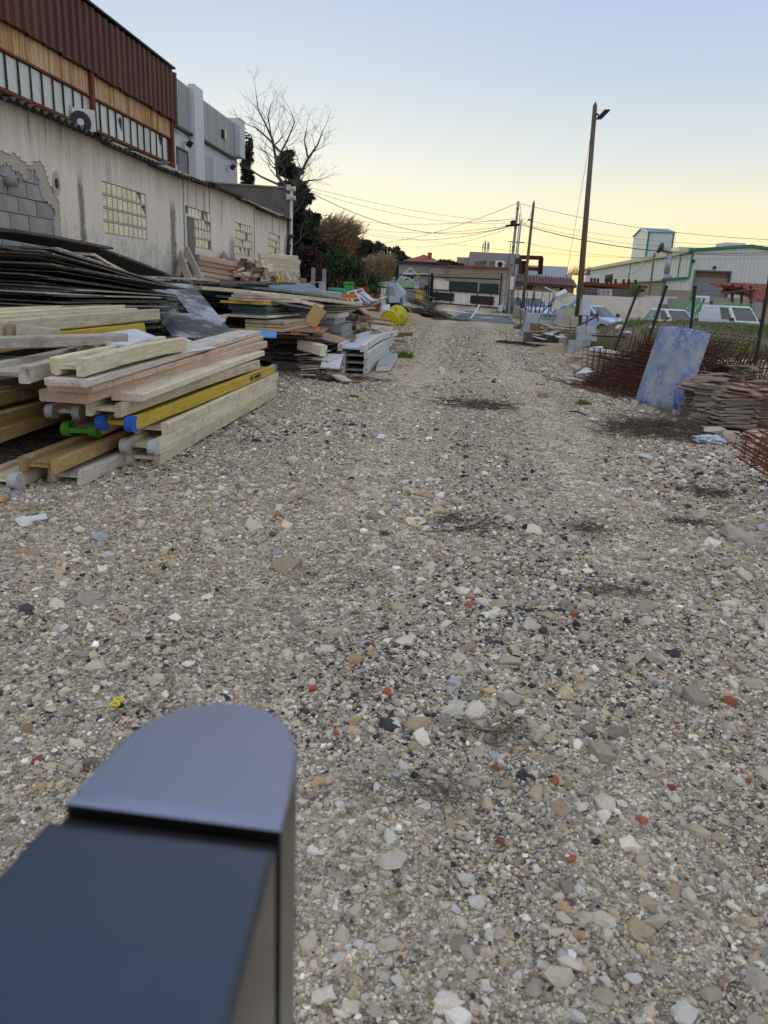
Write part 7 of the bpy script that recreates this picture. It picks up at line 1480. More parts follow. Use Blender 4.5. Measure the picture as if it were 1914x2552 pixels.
# red tiled roof at the photo edge
rt, a, b_ = bld('tile_roofed_house', 'yellowish house with a red tiled roof at the photo edge', 1822, 2010, 742, 64, 5, 'render_beige', -1, ptop2=750)
zr_, ze_ = AY(1826, 706, 68).z, AY(1890, 748, 63.6).z
part('roof_bed', MB().hexa([(a.x+1.8, 63.6, ze_-.1), (b_.x, 63.6, ze_-.1), (b_.x, 69, zr_-.1), (a.x-.3, 69, zr_-.1), (a.x+1.8, 63.6, ze_), (b_.x, 63.6, ze_), (b_.x, 69, zr_), (a.x-.3, 69, zr_)]), 'roof_red', rt)
tme2 = tl.mesh('roof_tile_row_red'); tme2.materials.append(M['roof_red'])
for i in range(26):
    for j in range(5):
        u = j/5; x = a.x+1.8*(1-u)-.3*u+.26*i+.2
        if x < b_.x: inst('roof_tile', tme2, rt, (x, 63.55+1.09*j, ze_+(zr_-ze_)*u+.01), (math.atan2(zr_-ze_, 5.4), 0, R.uniform(-.03, .03)), (1.05, 1.25, 1))
# green palisade gates and piers
for k, (x0, x1, y0, y1, yb, Y) in enumerate(((1687, 1767, 747, 752, 815, 50), (1787, 1882, 751, 757, 800, 52))):
    a, b_ = AY(x0, y0, Y), AY(x1, y1, Y-2*(k == 0)); fg = root('palisade_gate', ('green palisade gate leaf standing open behind the white cars', 'green palisade fence behind the rear-most van')[k], 'gate', (a+b_)/2, 'green palisade gates'); h = AY(x0, y0, Y).z-AY(x0, yb, Y).z
    for i in range(16): q = a.lerp(b_, i/15); part('pale', MB().bar(q+Vector((0, 0, -h)), q, .06, .03, (0, 1, 0)), 'fence_green', fg)
    for z in (.12, h*.85): part('rail', MB().bar(a+Vector((0, .04, -z)), b_+Vector((0, .04, -z)), .04, .06), 'fence_green', fg)
for k, (x0, x1, y0, Y) in enumerate(((1670, 1688, 743, 51), (1884, 1900, 752, 51), (1646, 1672, 758, 51.3))): a, b_ = AY(x0, y0, Y), AY(x1, y0, Y); single('gate_pier', MB().bx(a.x, b_.x, Y, Y+.5, -1, a.z), 'render_grey' if k != 2 else 'render_tan', ('grey concrete pier beside the open green gate leaf', 'grey concrete pier at the photo edge end of the palisade', 'low tan wall end beside the grey pier')[k], 'pier')
single('white_container', MB().bx(AY(1610, 745, 56).x, AY(1678, 745, 56).x, 55, 57, .3, AY(1640, 738, 56).z), 'blue_white', 'pale container roof peeping over the boundary wall', 'container')
single('red_pallets', MB().bx(AY(1768, 790, 50).x, AY(1788, 790, 50).x, 50, 51, -.6, AY(1775, 776, 50).z), 'brick_red', 'reddish crate behind the open green gate', 'crate')

# ------------------------------------------------------------------ vehicles
def vehicle(label, cat, loc, head, L, Wd, H, paint, van=False, group=None, truck=False):
    c = Vector(loc); Rz = Matrix.Rotation(head, 3, 'Z'); v = root('parked_'+cat, label, cat, c, group)
    def P(x, y, z): return c+Rz @ Vector((x, y, z))
    w2 = Wd/2; zb, zs = .25, (.98 if van else .88); hl_, fr_ = -L/2, L/2
    pr = [(hl_+.05, zb), (hl_, .5), (hl_+.04, zs), (fr_-1.05, zs+.02), (fr_-.2, zs-.16), (fr_, .6), (fr_-.04, zb)]
    mb = MB(); n_ = len(pr)
    for s_, k in ((-1, .94), (-1, 1), (1, 1), (1, .94)):
        for (x, z) in pr: mb.v.append(tuple(P(x*(.985 if k < 1 else 1), s_*w2*(1 if k == 1 else 1.0)*(1 if k == 1 else .97), z if k == 1 else z)))
    ro = [0, n_, 2*n_, 3*n_]
    mb = MB(); mb.v = [tuple(P(x, -w2, z)) for x, z in pr]+[tuple(P(x, w2, z)) for x, z in pr]; mb.f = [tuple(range(n_)), tuple(range(n_, 2*n_))[::-1]]+[((i+1) % n_, i, n_+i, n_+(i+1) % n_) for i in range(n_)]
    bd = part('body', mb, paint, v); md = bd.modifiers.new('b', 'BEVEL'); md.width = .07; md.segments = 2
    x0, x1, x2, x3 = (hl_+.08, fr_-.75, hl_+.16, fr_-1.55) if van else (hl_+.25, fr_-.95, hl_+.85, fr_-1.75)
    if truck: x0, x1, x2, x3 = (fr_-1.75, fr_-.55, fr_-1.7, fr_-1.2)
    tw_ = .84; B = [P(x0, -w2*.97, zs-.03), P(x1, -w2*.97, zs-.03), P(x1, w2*.97, zs-.03), P(x0, w2*.97, zs-.03)]; T = [P(x2, -w2*tw_, H), P(x3, -w2*tw_, H), P(x3, w2*tw_, H), P(x2, w2*tw_, H)]
    cb = part('cabin', MB().hexa(B+T), paint, v); md = cb.modifiers.new('b', 'BEVEL'); md.width = .06; md.segments = 2
    def pane(nm, q, m0, m1, m2, m3, off=.012, mat='glass_dark', vlo=.0, vhi=1):
        a_, b2, c2, d2 = q; nrm = (b2-a_).cross(d2-a_).normalized()
        def bl(u, w): return a_.lerp(b2, u).lerp(d2.lerp(c2, u), w)
        if nrm.dot(a_-(c+Vector((0, 0, .9)))) < 0: nrm = -nrm
        pts = [bl(m0, m2), bl(m1, m2), bl(m1, m3), bl(m0, m3)]
        part(nm, MB().hexa([p_+nrm*.001 for p_ in pts]+[p_+nrm*off for p_ in pts]), mat, v)
    pane('windscreen', (B[1], B[2], T[2], T[1]), .08, .92, .12, .9); pane('rear_window', (B[3], B[0], T[0], T[3]), .12, .88, .35, .9)
    for (i, j) in ((0, 1), (3, 2)):
        q = (B[i], B[j], T[j], T[i])
        for (u0, u1) in (((.62, .93),) if truck else ((.08, .3), (.34, .62), (.66, .93)) if not van else ((.66, .93),)): pane('side_window', q, u0, u1, .16, .88, mat='glass_green' if u0 < .5 else 'glass_dark')
    for sx in (hl_+.75, fr_-.8):
        for s_ in (-1, 1):
            w_ = part('wheel', MB().lathe([(.2, -.1), (.3, -.1), (.32, -.06), (.32, .06), (.3, .1), (.2, .1)], P(sx, s_*(w2-.08), .32), Rz @ Matrix.Rotation(math.pi/2, 3, 'X'), 16), 'tyre', v, True); part('rim', MB().lathe([(.2, -.105), (.2, .105), (.05, .09)], P(sx, s_*(w2-.08), .32), Rz @ Matrix.Rotation(math.pi/2, 3, 'X'), 12), 'steel', w_)
    for s_ in (-1, 1):
        part('headlight', MB().box(P(fr_-.1, s_*(w2-.28), .68), (.22, .38, .16), Rz), 'lamp_glass', v); part('tail_light', MB().box(P(hl_+.03, s_*(w2-.1), .78), (.1, .16, .34), Rz), 'red', v); part('mirror', MB().box(P(x1-.15, s_*(w2+.1), zs+.12), (.12, .2, .16), Rz), 'dark_metal', v)
    part('bumper', MB().box(P(fr_-.02, 0, .38), (.12, Wd*.92, .2), Rz), 'dark_metal', v); part('number_plate', MB().box(P(fr_+.05, 0, .42), (.012, .5, .11), Rz), 'white_paint', v)
    if truck: part('load_bed', MB().box(P(hl_+1.4, 0, 1.0), (2.9, Wd*1.0, .1), Rz), 'dark_metal', v); part('head_board', MB().box(P(fr_-1.9, 0, 1.5), (.06, Wd*.95, .95), Rz), 'dark_metal', v)
    return v
def vloc(px, Y, z): p = AY(px, 760, Y); return (p.x, p.y, z)
vehicle('silver-blue hatchback parked behind the kerb wall, next to the poles', 'car', vloc(1316, 46, -.10), math.radians(-62), 4.0, 1.7, 1.44, 'car_blue', group='silver-blue cars behind the kerb wall')
vehicle('silver-blue hatchback parked behind the lamp pole and electric cabinet', 'car', vloc(1474, 40, -.36), math.radians(-42), 4.2, 1.72, 1.44, 'car_blue', group='silver-blue cars behind the kerb wall')
vehicle('white estate car facing the yard, beside the open green gate leaf', 'car', vloc(1680, 44, -.45), math.radians(-66), 3.9, 1.65, 1.50, 'car_white')
vehicle('white panel van facing the yard near the photo edge', 'van', vloc(1832, 44, -.42), math.radians(-68), 3.9, 1.7, 1.80, 'car_white', van=True)
vehicle('white flatbed truck standing behind the green palisade', 'truck', vloc(1790, 62, -.35), math.radians(187), 5.6, 2.0, 2.35, 'car_white', van=True, truck=True)

# ------------------------------------------------------------------ poles and overhead cables
def pole(nm, label, base, top, r0, r1, mat, cat='utility pole', group='utility poles by the gate', n=10):
    p = root(nm, label, cat, base, group); part('shaft', MB().tube([base, base.lerp(top, .5), top], [r0, (r0+r1)/2, r1], n), mat, p, True); return p
def pbase(top, low, Y, z): t_, l_ = AY(*top, Y), AY(*low, Y); d = l_-t_; return t_+d*((z-t_.z)/d.z), t_
b0, t0 = pbase((1292, 502), (1266, 742), 46, .1); pA = pole('utility_pole', 'tall concrete utility pole with insulators at the gate end', b0, t0, .105, .075, 'pole_concrete')
q = AY(1280, 562, 46); part('cross_arm', MB().bar(q+Vector((-.45, -.1, -.05)), q+Vector((.35, -.1, .05)), .1, .12), 'rust_dark', pA); part('insulator_drum', MB().lathe([(.06, -.14), (.16, -.1), (.16, .1), (.06, .14)], AY(1279, 555, 45.8), None, 10), 'dark_metal', pA)
for k in range(4): part('conduit_clip', MB().box(t0.lerp(b0, .06+.16*k)+Vector((-.02, -.12, 0)), (.14, .06, .06)), 'dark_metal', pA)
part('conduit', MB().tube([t0.lerp(b0, .1)+Vector((.16, -.1, 0)), t0.lerp(b0, .97)+Vector((.2, -.1, 0))], .025, 5).tube([t0.lerp(b0, .35)+Vector((-.18, -.1, 0)), t0.lerp(b0, .97)+Vector((-.2, -.1, 0))], .02, 5), 'dark_metal', pA); part('side_arm', MB().tube([AY(1267, 602, 46), AY(1307, 605, 46)], .03, 5), 'dark_metal', pA)
b1, t1 = pbase((1299, 548), (1276, 759), 45, .1); pB = pole('utility_pole', 'thinner grey steel pole beside the tall concrete pole', b1, t1, .065, .05, 'steel'); part('cable_coil', MB().lathe([(.12, -.02), (.18, -.015), (.18, .015), (.12, .02)], AY(1290, 651, 44.8), Matrix.Rotation(1.4, 3, 'X'), 12), 'dark_metal', pB); part('meter_box', MB().box(AY(1276, 705, 44.7), (.2, .2, .7)), 'ac_white', pB)
b2, t2 = pbase((1330, 509), (1303, 758), 42, .0); pC = pole('utility_pole', 'brown wooden pole with a pointed top beside the tiled roof', b2, t2, .095, .07, 'pole_wood'); part('point', MB().lathe([(.07, 0), (.01, .2)], t2, None, 8), 'pole_wood', pC); part('bracket', MB().tube([AY(1316, 547, 41.9), AY(1324, 548, 41.9)], .04, 5), 'dark_metal', pC)
b3, t3 = pbase((822, 540), (821, 600), 62, .5); pD = pole('utility_pole', 'distant concrete pole standing behind the reeds', b3, t3, .17, .14, 'pole_concrete'); part('cross_arm', MB().tube([AY(813, 557, 61.8), AY(831, 557, 61.8)], .06, 5).tube([AY(797, 541, 61.8), AY(806, 538, 61.8), AY(815, 536, 61.8), AY(826, 538, 61.8), AY(842, 544, 61.8)], .03, 4), 'dark_metal', pD)
b4, t4 = pbase((1632, 630), (1617, 746), 56, -.5); pole('utility_pole', 'thin wooden pole in front of the green-trimmed hall', b4, t4, .085, .06, 'pole_wood')
# lamp post
b5, t5 = pbase((1483, 264), (1441, 780), 26.5, .0); lp = pole('lamp_post', 'tall leaning wooden lamp post with a single floodlight', b5, t5, .112, .068, 'pole_wood', 'lamp post', None, 12)
part('point', MB().lathe([(.068, 0), (.01, .12)], t5, None, 8), 'pole_wood', lp); hd = AY(1505, 283, 26.3)
lh = part('lamp_head', MB().hexa([AY(1487, 299, 26.2), AY(1499, 297.5, 26.2), AY(1521, 275, 26.2), AY(1509, 272, 26.2), AY(1486, 294, 26.75), AY(1496, 286, 26.75), AY(1519, 272, 26.75), AY(1506, 273, 26.75)]), 'black', lp); part('lamp_glass', MB().hexa([AY(1491, 298, 26.25), AY(1497.5, 297, 26.25), AY(1517, 278, 26.25), AY(1512, 277.5, 26.25), AY(1491, 297, 26.6), AY(1497, 296, 26.6), AY(1517, 277, 26.6), AY(1512, 276.5, 26.6)]), 'lamp_glass', lh)
part('bracket', MB().tube([AY(1484, 286, 26.4), AY(1490, 284, 26.4), AY(1492, 291, 26.3)], .03, 5), 'dark_metal', lp)
part('sleeve', MB().tube([t5.lerp(b5, .885), t5.lerp(b5, .995)], .13, 12), 'pole_wood', lp)
cab = root('electric_cabinet', 'pale blue-grey electric cabinet fixed to the lamp post', 'cabinet', AY(1459, 792, 26.2)); a, b_ = AY(1449, 746, 26.2), AY(1469, 786, 26.2)
part('case', MB().bx(a.x, b_.x, 26.1, 26.4, b_.z, a.z), 'blue_white', cab); part('door_edge', MB().bx(a.x-.02, a.x+.02, 26.06, 26.42, b_.z-.02, a.z+.02), 'steel', cab); part('legs', MB().bar((a.x+.08, 26.25, 0), (a.x+.08, 26.25, b_.z), .04, .04, (1, 0, 0)).bar((b_.x-.05, 26.25, 0), (b_.x-.05, 26.25, b_.z), .04, .04, (1, 0, 0)), 'dark_metal', cab)
def cable(label, a, b_, sag, r=.011, n=18):
    a = Vector(a); b_ = Vector(b_); pts = [a.lerp(b_, i/n)-Vector((0, 0, sag*4*(i/n)*(1-i/n))) for i in range(n+1)]
    return single('overhead_cable', MB().tube(pts, r, 4, False), 'cable', label, 'cable', 'overhead cables')
A_ = lambda px, py, Y: AY(px, py, Y)
cable('overhead cable from the bare tree to the concrete pole, topmost of its bunch', A_(775, 468, 34), A_(1281, 553, 46), .25, .009); cable('overhead cable from the bare tree to the concrete pole, second of its bunch', A_(775, 476, 34), A_(1281, 556, 46), .45, .009)
cable('thick overhead cable sagging from the bare tree to the concrete pole', A_(775, 480, 34), A_(1279, 560, 46), 1.0, .016); cable('overhead cable from the distant pole behind the reeds to the concrete pole, topmost', A_(838, 545, 61), A_(1281, 545, 46), .35, .013)
cable('overhead cable from the distant pole to the concrete pole, upper of the sagging pair', A_(830, 553, 61), A_(1276, 561, 46), .6, .012); cable('overhead cable from the distant pole to the concrete pole, lower of the sagging pair', A_(830, 555, 61), A_(1275, 563, 46), 1.0, .014)
cable('long overhead cable running low behind the poles across the yard', A_(831, 565, 61), A_(1930, 642, 70), .9, .012); cable('overhead cable slanting up to the tip of the concrete pole', A_(943, 607, 62), A_(1290, 506, 46), .35, .014); cable('overhead cable from the distant pole, lowest and slackest', A_(831, 560, 61), A_(1276, 566, 46), 1.35, .01)
for k, (y0, y1, Y1_, sg, r) in enumerate(((507, 598, 40, .35, .013), (545, 612, 42, .4, .009), (556, 618, 42, .5, .010), (558, 628, 42, .6, .015), (560, 634, 42, .55, .013))): cable('overhead cable from the pole group to the photo edge, %s from the top' % ordinal(k+1), A_(1297, y0, 46), A_(1935, y1, Y1_), sg, r)
cable('overhead cable from the side arm low across the hall', A_(1306, 605, 46), A_(1700, 642, 60), .3, .011); cable('short slack loop of cable between the concrete pole and the wooden pole', A_(1296, 508, 46), A_(1328, 518, 42), .9, .012)
cable('thin cable hanging beside the lamp post', A_(1473, 335, 26.4), A_(1411, 690, 27.5), .0, .007); cable('service cable from the thin hall pole down to the hall side', A_(1631, 633, 56), A_(1540, 690, 74), .5, .012)

# ------------------------------------------------------------------ plants, hill
def leafcloud(blobs, n, size, seed=1, flat=.0, elong=1.0):
    """many small leaf faces spread through ellipsoid clumps: blobs = (centre, radii, weight)"""
    rs = np.random.RandomState(seed); wts = np.array([b_[2] for b_ in blobs]); wts = wts/wts.sum(); V_ = []; 
    idx = rs.choice(len(blobs), n, p=wts); cs = np.array([tuple(b_[0]) for b_ in blobs])[idx]; rd = np.array([b_[1] for b_ in blobs])[idx]
    d = rs.normal(0, 1, (n, 3)); d /= np.linalg.norm(d, axis=1, keepdims=True); rr = rs.rand(n, 1)**.45
    p = cs+d*rd*rr
    a = rs.normal(0, 1, (n, 3)); a /= np.linalg.norm(a, axis=1, keepdims=True); b_ = np.cross(a, rs.normal(0, 1, (n, 3))); b_ /= np.linalg.norm(b_, axis=1, keepdims=True)
    s = size*rs.uniform(.6, 1.4, (n, 1)); q = np.stack([p-a*s*elong, p+b_*s*.5, p+a*s*elong, p-b_*s*.5], 1).reshape(-1, 3)
    mb = MB(); mb.v = [tuple(x) for x in q.tolist()]; mb.f = [(4*i, 4*i+1, 4*i+2, 4*i+3) for i in range(n)]; return mb
def tree(nm, label, base, crown, mat, trunk=None, cat='tree', group=None, tmat='bark'):
    t = root(nm, label, cat, base, group); part('crown', crown, mat, t)
    if trunk: part('trunk', trunk, tmat, t)
    return t
# cypress
cb, ctop = AY(618, 520, 33), AY(619, 342, 33); H_ = ctop.z; bl_ = []
for k in range(46):
    u = k/45; wd = .80*(1-u)**.55*(.25+u*1.9 if u < .4 else 1)*.9+.05; bl_.append(((cb.x+R.uniform(-.12, .12), 33+R.uniform(-.15, .15), .4+u*(H_-.4)), (max(.08, wd*.75), max(.08, wd*.75), .32), max(.06, wd)))
tree('cypress_tree', 'slim dark cypress rising behind the grey parapet', (cb.x, 33, 0), leafcloud(bl_, 9000, .06, 2, elong=1.6), 'leaf_cypress', MB().tube([(cb.x, 33, 0), (cb.x, 33, H_*.9)], [.12, .02], 6))
cb2 = AY(640, 460, 34); tree('small_conifer', 'low dark conifer tip between the cypress and the bare tree', (cb2.x, 34, 0), leafcloud([((cb2.x+R.uniform(-.3, .3)*(1-k/10), 34, 1.2+k*.38), (.5*(1-k/12), .4, .3), 1-.06*k) for k in range(11)], 1800, .07, 5, elong=1.5), 'leaf_conifer', MB().tube([(cb2.x, 34, 0), (cb2.x, 34, 4.5)], [.1, .02], 5))
# big conifer with layered boughs
def conifer(label, px, Y, ztop, wmax, seed, n, lo=.6):
    rr = random.Random(seed); c = AY(px, 600, Y); bl_ = []; tm_ = MB().tube([(c.x, Y, 0), (c.x+.1, Y, ztop*.95)], [.2, .03], 7)
    for k in range(95):
        u = rr.random(); z = lo+u*(ztop-lo); w = wmax*(1-u)**.75+.12; an = rr.uniform(0, 6.28); L = w*rr.uniform(.45, 1.05)
        e = Vector((c.x+math.cos(an)*L, Y+math.sin(an)*L, z-.10*L)); s_ = Vector((c.x, Y, z+.12*L)); tm_.tube([s_, e], [.025, .008], 3, False)
        for q in range(4): t = .35+.2*q; bl_.append((s_.lerp(e, t)+Vector((0, 0, -.04)), (.16+.14*L*(1-t*.5), .16+.14*L*(1-t*.5), .10+.06*L), .3+L))
    return tree('conifer_tree', label, (c.x, Y, 0), leafcloud(bl_, int(n*1.5), .09, seed, elong=1.7), 'leaf_conifer', tm_)
conifer('broad dark conifer behind the workshop corner', 714, 31, AY(708, 378, 31).z, 2.5, 11, 17000, .4)
conifer('lower dark conifer leaning out beside the workshop corner', 752, 30, AY(745, 455, 30).z, 1.35, 12, 9000, .4)
# bare tree
def grow(mb, p, d, L, r, lev, rr):
    pts = [p]; rad = [r]; n_ = 4; dd = Vector(d)
    for k in range(n_):
        dd = (dd+Vector((rr.gauss(0, .13), rr.gauss(0, .13), rr.gauss(.05, .10)))).normalized(); pts.append(pts[-1]+dd*L/n_); rad.append(r*(1-.5*(k+1)/n_))
    mb.tube(pts, rad, 6 if lev < 2 else 4 if lev < 3 else 3, False)
    if lev >= 5 or r < .0035: return
    for k in range(rr.randint(3, 4) if lev < 4 else 3):
        i = rr.choice([2, 3, 4, 4, 3]); ax = dd.orthogonal().normalized(); ax.rotate(Matrix.Rotation(rr.uniform(0, 6.28), 3, dd)); nd_ = (dd*rr.uniform(.75, 1.0)+ax*rr.uniform(.45, .85)).normalized(); nd_.y *= .7
        grow(mb, pts[i], nd_.normalized(), L*rr.uniform(.5, .72), max(.003, rad[i]*rr.uniform(.5, .72)), lev+1, rr)
rr = random.Random(21); bt = root('bare_tree', 'tall bare-branched tree with several stems behind the workshop corner', 'tree', AY(712, 640, 28.5)); mb = MB(); Yb = 28.5
def limb(px_pts, r0, r1, Ys):
    pts = [AY(x, y, Y) for (x, y), Y in zip(px_pts, Ys)]; n_ = len(pts); rad = [r0+(r1-r0)*i/(n_-1) for i in range(n_)]; mb.tube(pts, rad, 7, False)
    for i in range(1, n_):
        for q in range(3 if i > 1 else 1):
            t = rr.random(); s_ = pts[i-1].lerp(pts[i], t); d = (pts[i]-pts[i-1]).normalized(); ax = Vector((rr.choice((-1, 1))*rr.uniform(.5, 1), rr.uniform(-.6, .6), rr.uniform(-.1, .5))).normalized()
            grow(mb, s_, (d*.6+ax*.75).normalized(), rr.uniform(.6, 1.05)*(1-.3*i/n_), rad[i]*.45, 2, rr)
    grow(mb, pts[-1], (pts[-1]-pts[-2]).normalized(), .55, r1*.8, 3, rr)
limb([(712, 640), (716, 560), (724, 520), (738, 455), (768, 395), (792, 360), (805, 325)], .105, .014, [28.5, 28.5, 28.4, 28.3, 28.2, 28.1, 28.0])
limb([(724, 520), (716, 470), (692, 440), (688, 400), (680, 350), (662, 310), (644, 275), (638, 232)], .08, .012, [28.4, 28.5, 28.6, 28.7, 28.8, 28.8, 28.9, 28.9])
limb([(690, 420), (700, 380), (718, 345), (734, 305), (724, 275)], .045, .011, [28.6, 28.4, 28.3, 28.2, 28.2])
limb([(688, 400), (676, 340), (668, 290), (674, 262)], .04, .010, [28.7, 28.6, 28.6, 28.5]); limb([(716, 470), (650, 440), (620, 420), (602, 412)], .045, .012, [28.5, 28.7, 28.9, 29]); limb([(735, 465), (770, 450), (800, 448)], .045, .012, [28.3, 28.2, 28.1])
limb([(700, 380), (668, 345), (640, 320), (612, 308)], .04, .012, [28.6, 28.6, 28.7, 28.8]); limb([(768, 395), (758, 350), (764, 320)], .035, .012, [28.2, 28.1, 28.1])
part('branches', mb, 'bark', bt)
# hedge, red bush, ivy
hb_ = []; 
for k in range(34):
    u = R.random(); px = 775+u*150; top = 640+(abs(px-835)/75)**2*34; py = R.uniform(top, top+58); hb_.append((AY(px, py, 30+R.uniform(-.4, .8)), (.42, .5, .3), 1))
hm = MB()
for k in range(60):
    px = R.uniform(785, 915); s_ = AY(px, 742, 29.8+R.uniform(-.3, .3)); hm.tube([s_, s_+Vector((R.uniform(-.15, .15), 0, .5)), s_+Vector((R.uniform(-.35, .35), .1, 1.15))], [.022, .018, .008], 4, False)
tree('hedge_bush', 'rounded dark green hedge bush with bare stems below', AY(845, 745, 30), leafcloud(hb_, 15000, .05, 4, elong=1.3), 'leaf_hedge', hm, 'bush', None, 'twig')
rb_ = [(AY(R.uniform(733, 790), R.uniform(632, 715), 27+R.uniform(-.4, .4)), (.35, .4, .3), 1) for k in range(22)]
rm = MB()
for k in range(60): s_ = AY(R.uniform(733, 800), 725, 26.8+R.uniform(-.3, .3)); rm.tube([s_, s_+Vector((R.uniform(-.3, .3), 0, R.uniform(.6, 1.3)))], [.014, .006], 4, False)
tree('red_bush', 'dark red-leaved bush between the workshop corner and the hedge', AY(760, 735, 27), leafcloud(rb_, 7000, .045, 6, elong=1.2), 'leaf_red', rm, 'bush', None, 'twig_dark')
rag('tiny red rag hanging in the dark red bush', AY(769, 650, 26.4), .1, 'red')
iv = [(AY(R.uniform(880, 935), R.uniform(690, 720), 40+R.random()), (.5, .4, .35), 1) for k in range(14)]
tree('ivy_bush', 'ivy and weeds climbing the fence behind the brick stacks', AY(905, 745, 40), leafcloud(iv, 3500, .06, 8, elong=1.2), 'ivy', None, 'bush')
# reeds
def reeds(label, x0, x1, y0, y1, Y, n, hh, seed, lean=.25):
    rs = random.Random(seed); mb = MB()
    for k in range(n):
        px = rs.uniform(x0, x1); u = (px-x0)/(x1-x0); b_ = AY(px, y1, Y+rs.uniform(-1.5, 1.5)); top = (y0+(y1-y0)*.25*abs(u-.6)*1.6); h = AY(px, top, Y).z-b_.z; h *= rs.uniform(.35, 1.1)
        ln = rs.gauss(lean, .18); p1 = b_+Vector((ln*h*.25, rs.uniform(-.2, .2), h*.55)); p2 = b_+Vector((ln*h*.75, rs.uniform(-.3, .3), h)); mb.tube([b_, p1, p2], [.016, .012, .004], 3, False)
        for q in range(4):
            t = rs.uniform(.35, 1); s_ = p1.lerp(p2, t) if t > .5 else b_.lerp(p1, t*2); e = s_+Vector((rs.gauss(.16, .16), rs.uniform(-.15, .15), rs.uniform(.0, .5)))*.9; sd_ = Vector((0, .02, .03)); mb.add([s_-sd_, s_+sd_, e], [(0, 1, 2)])
    return single('reed_thicket', mb, 'reed', label, 'reeds', kind='stuff')
reeds('tall dry tan reeds swaying behind the hedge', 712, 868, 548, 668, 36, 1700, 3, 31); reeds('lower tan reeds before the distant white flats', 890, 975, 635, 702, 48, 600, 2, 32, .1)
mb = MB()
for k in range(240): px = R.uniform(770, 890); b_ = AY(px, 590, 36+R.uniform(-1, 1)); h = R.uniform(.4, 1.35)*(1-abs(px-840)/110); mb.tube([b_, b_+Vector((.05, 0, h*.6)), b_+Vector((.2+R.uniform(-.1, .2), 0, h))], [.011, .008, .003], 3, False)
single('reed_plumes', mb, 'reed', 'thin feathery reed plumes standing out against the sky', 'reeds', kind='stuff')
# palm shrub, grey bush, dry weeds, distant bushes
pm = root('palm_shrub', 'yellow-green palm shrub growing above the boundary wall', 'palm', AY(1580, 745, 54)); mb = MB(); pc = AY(1580, 742, 54)
for k in range(110):
    an = R.uniform(0, 6.28); el = R.uniform(.1, 1.4); d = Vector((math.cos(an)*math.cos(el), math.sin(an)*math.cos(el)*.6, math.sin(el))); L = R.uniform(.7, 1.3); m_ = pc+d*L*.6+Vector((0, 0, .1)); e = pc+d*L+Vector((0, 0, -.15)); sd_ = Vector((0, .03, 0)) if abs(d.x) > .5 else Vector((.03, 0, 0)); mb.add([pc, m_+sd_, e, m_-sd_], [(0, 1, 2, 3)])
part('fronds', mb, 'leaf_palm', pm)
dbs = [(AY(R.uniform(1096, 1132), R.uniform(651, 661), 75), (.5, .5, .25), 1) for k in range(10)]; tree('rooftop_bush', 'round dark bush above the shed roof behind the gate', AY(1115, 662, 75), leafcloud(dbs, 1800, .09, 9), 'leaf_conifer', None, 'bush')
tree('rooftop_bush', 'small dark shrub next to the round bush above the shed roof', AY(1146, 664, 75), leafcloud([(AY(1146, 661, 75), (.5, .4, .2), 1)], 500, .09, 10), 'leaf_conifer', None, 'bush')
mb = MB()
for k in range(150): b_ = AY(R.uniform(1415, 1470), 686, 90); mb.tube([b_, b_+Vector((R.uniform(-.3, .3), 0, R.uniform(.2, 1.2)))], [.02, .006], 3, False)
single('distant_twigs', mb, 'twig', 'bare distant twigs standing above the shed roofs', 'twigs', kind='stuff')
# hill with pine wood and the flats
hm_ = MB(); prof = [(700, 575), (800, 588), (880, 600), (940, 612), (985, 632), (1030, 656), (1100, 690), (1180, 730)]
for (px, py) in prof: p = AY(px, py+6, 330); hm_.v += [(p.x, 330, -5), (p.x, 330, p.z), (p.x-10, 420, p.z+2)]
hm_.f = [f for i in range(len(prof)-1) for f in ((3*i, 3*i+3, 3*i+4, 3*i+1), (3*i+1, 3*i+4, 3*i+5, 3*i+2))]
o = link('hill', hm_.mesh('hill')); o.data.materials.append(M['wood_far']); tag(o, kind='structure')
bl_ = []
for k in range(150):
    u = R.random(); i = R.uniform(0, 5.2); i0 = int(i); t = i-i0; px = prof[i0][0]*(1-t)+prof[i0+1][0]*t; py = prof[i0][1]*(1-t)+prof[i0+1][1]*t; p = AY(px, py+R.uniform(-3, 16), 325+R.uniform(-8, 3)); bl_.append((p, (1.7, 1.6, 1.6), 1))
single('hill_wood', leafcloud(bl_, 20000, .55, 14), 'wood_far', 'dark pine wood covering the distant hill', 'wood', kind='stuff')
fl_, a, b_ = bld('apartment_block', 'distant pale apartment block in front of the wooded hill', 930, 988, 622, 150, 12, 'wall_cream', -1, ptop2=625)
for k in range(3): quadpart('balcony_strip', 964+7*k, 628, 967+7*k, 676, 150, .1, 'blue_white', fl_)
def farpine(label, px, py, w, h, Y, sd): c = AY(px, py, Y); tree('distant_pine', label, (c.x, Y, 0), leafcloud([((c.x+R.uniform(-w, w)*.7, Y+R.uniform(-1, 1), c.z+R.uniform(-h, h)*.7), (w*.45, w*.4, h*.4), 1) for k in range(12)], 1800, .3, sd), 'wood_far', MB().tube([(c.x, Y, 0), (c.x, Y, c.z)], [.3, .1], 5))
farpine('dark round pine in front of the distant apartment block', 951, 640, 1.6, 1.7, 140, 41); farpine('dark ragged pine beside the distant apartment block', 996, 646, 1.5, 2.0, 140, 42); farpine('dark thicket tree between the reeds and the grey house', 980, 672, 1.4, 1.8, 100, 43)
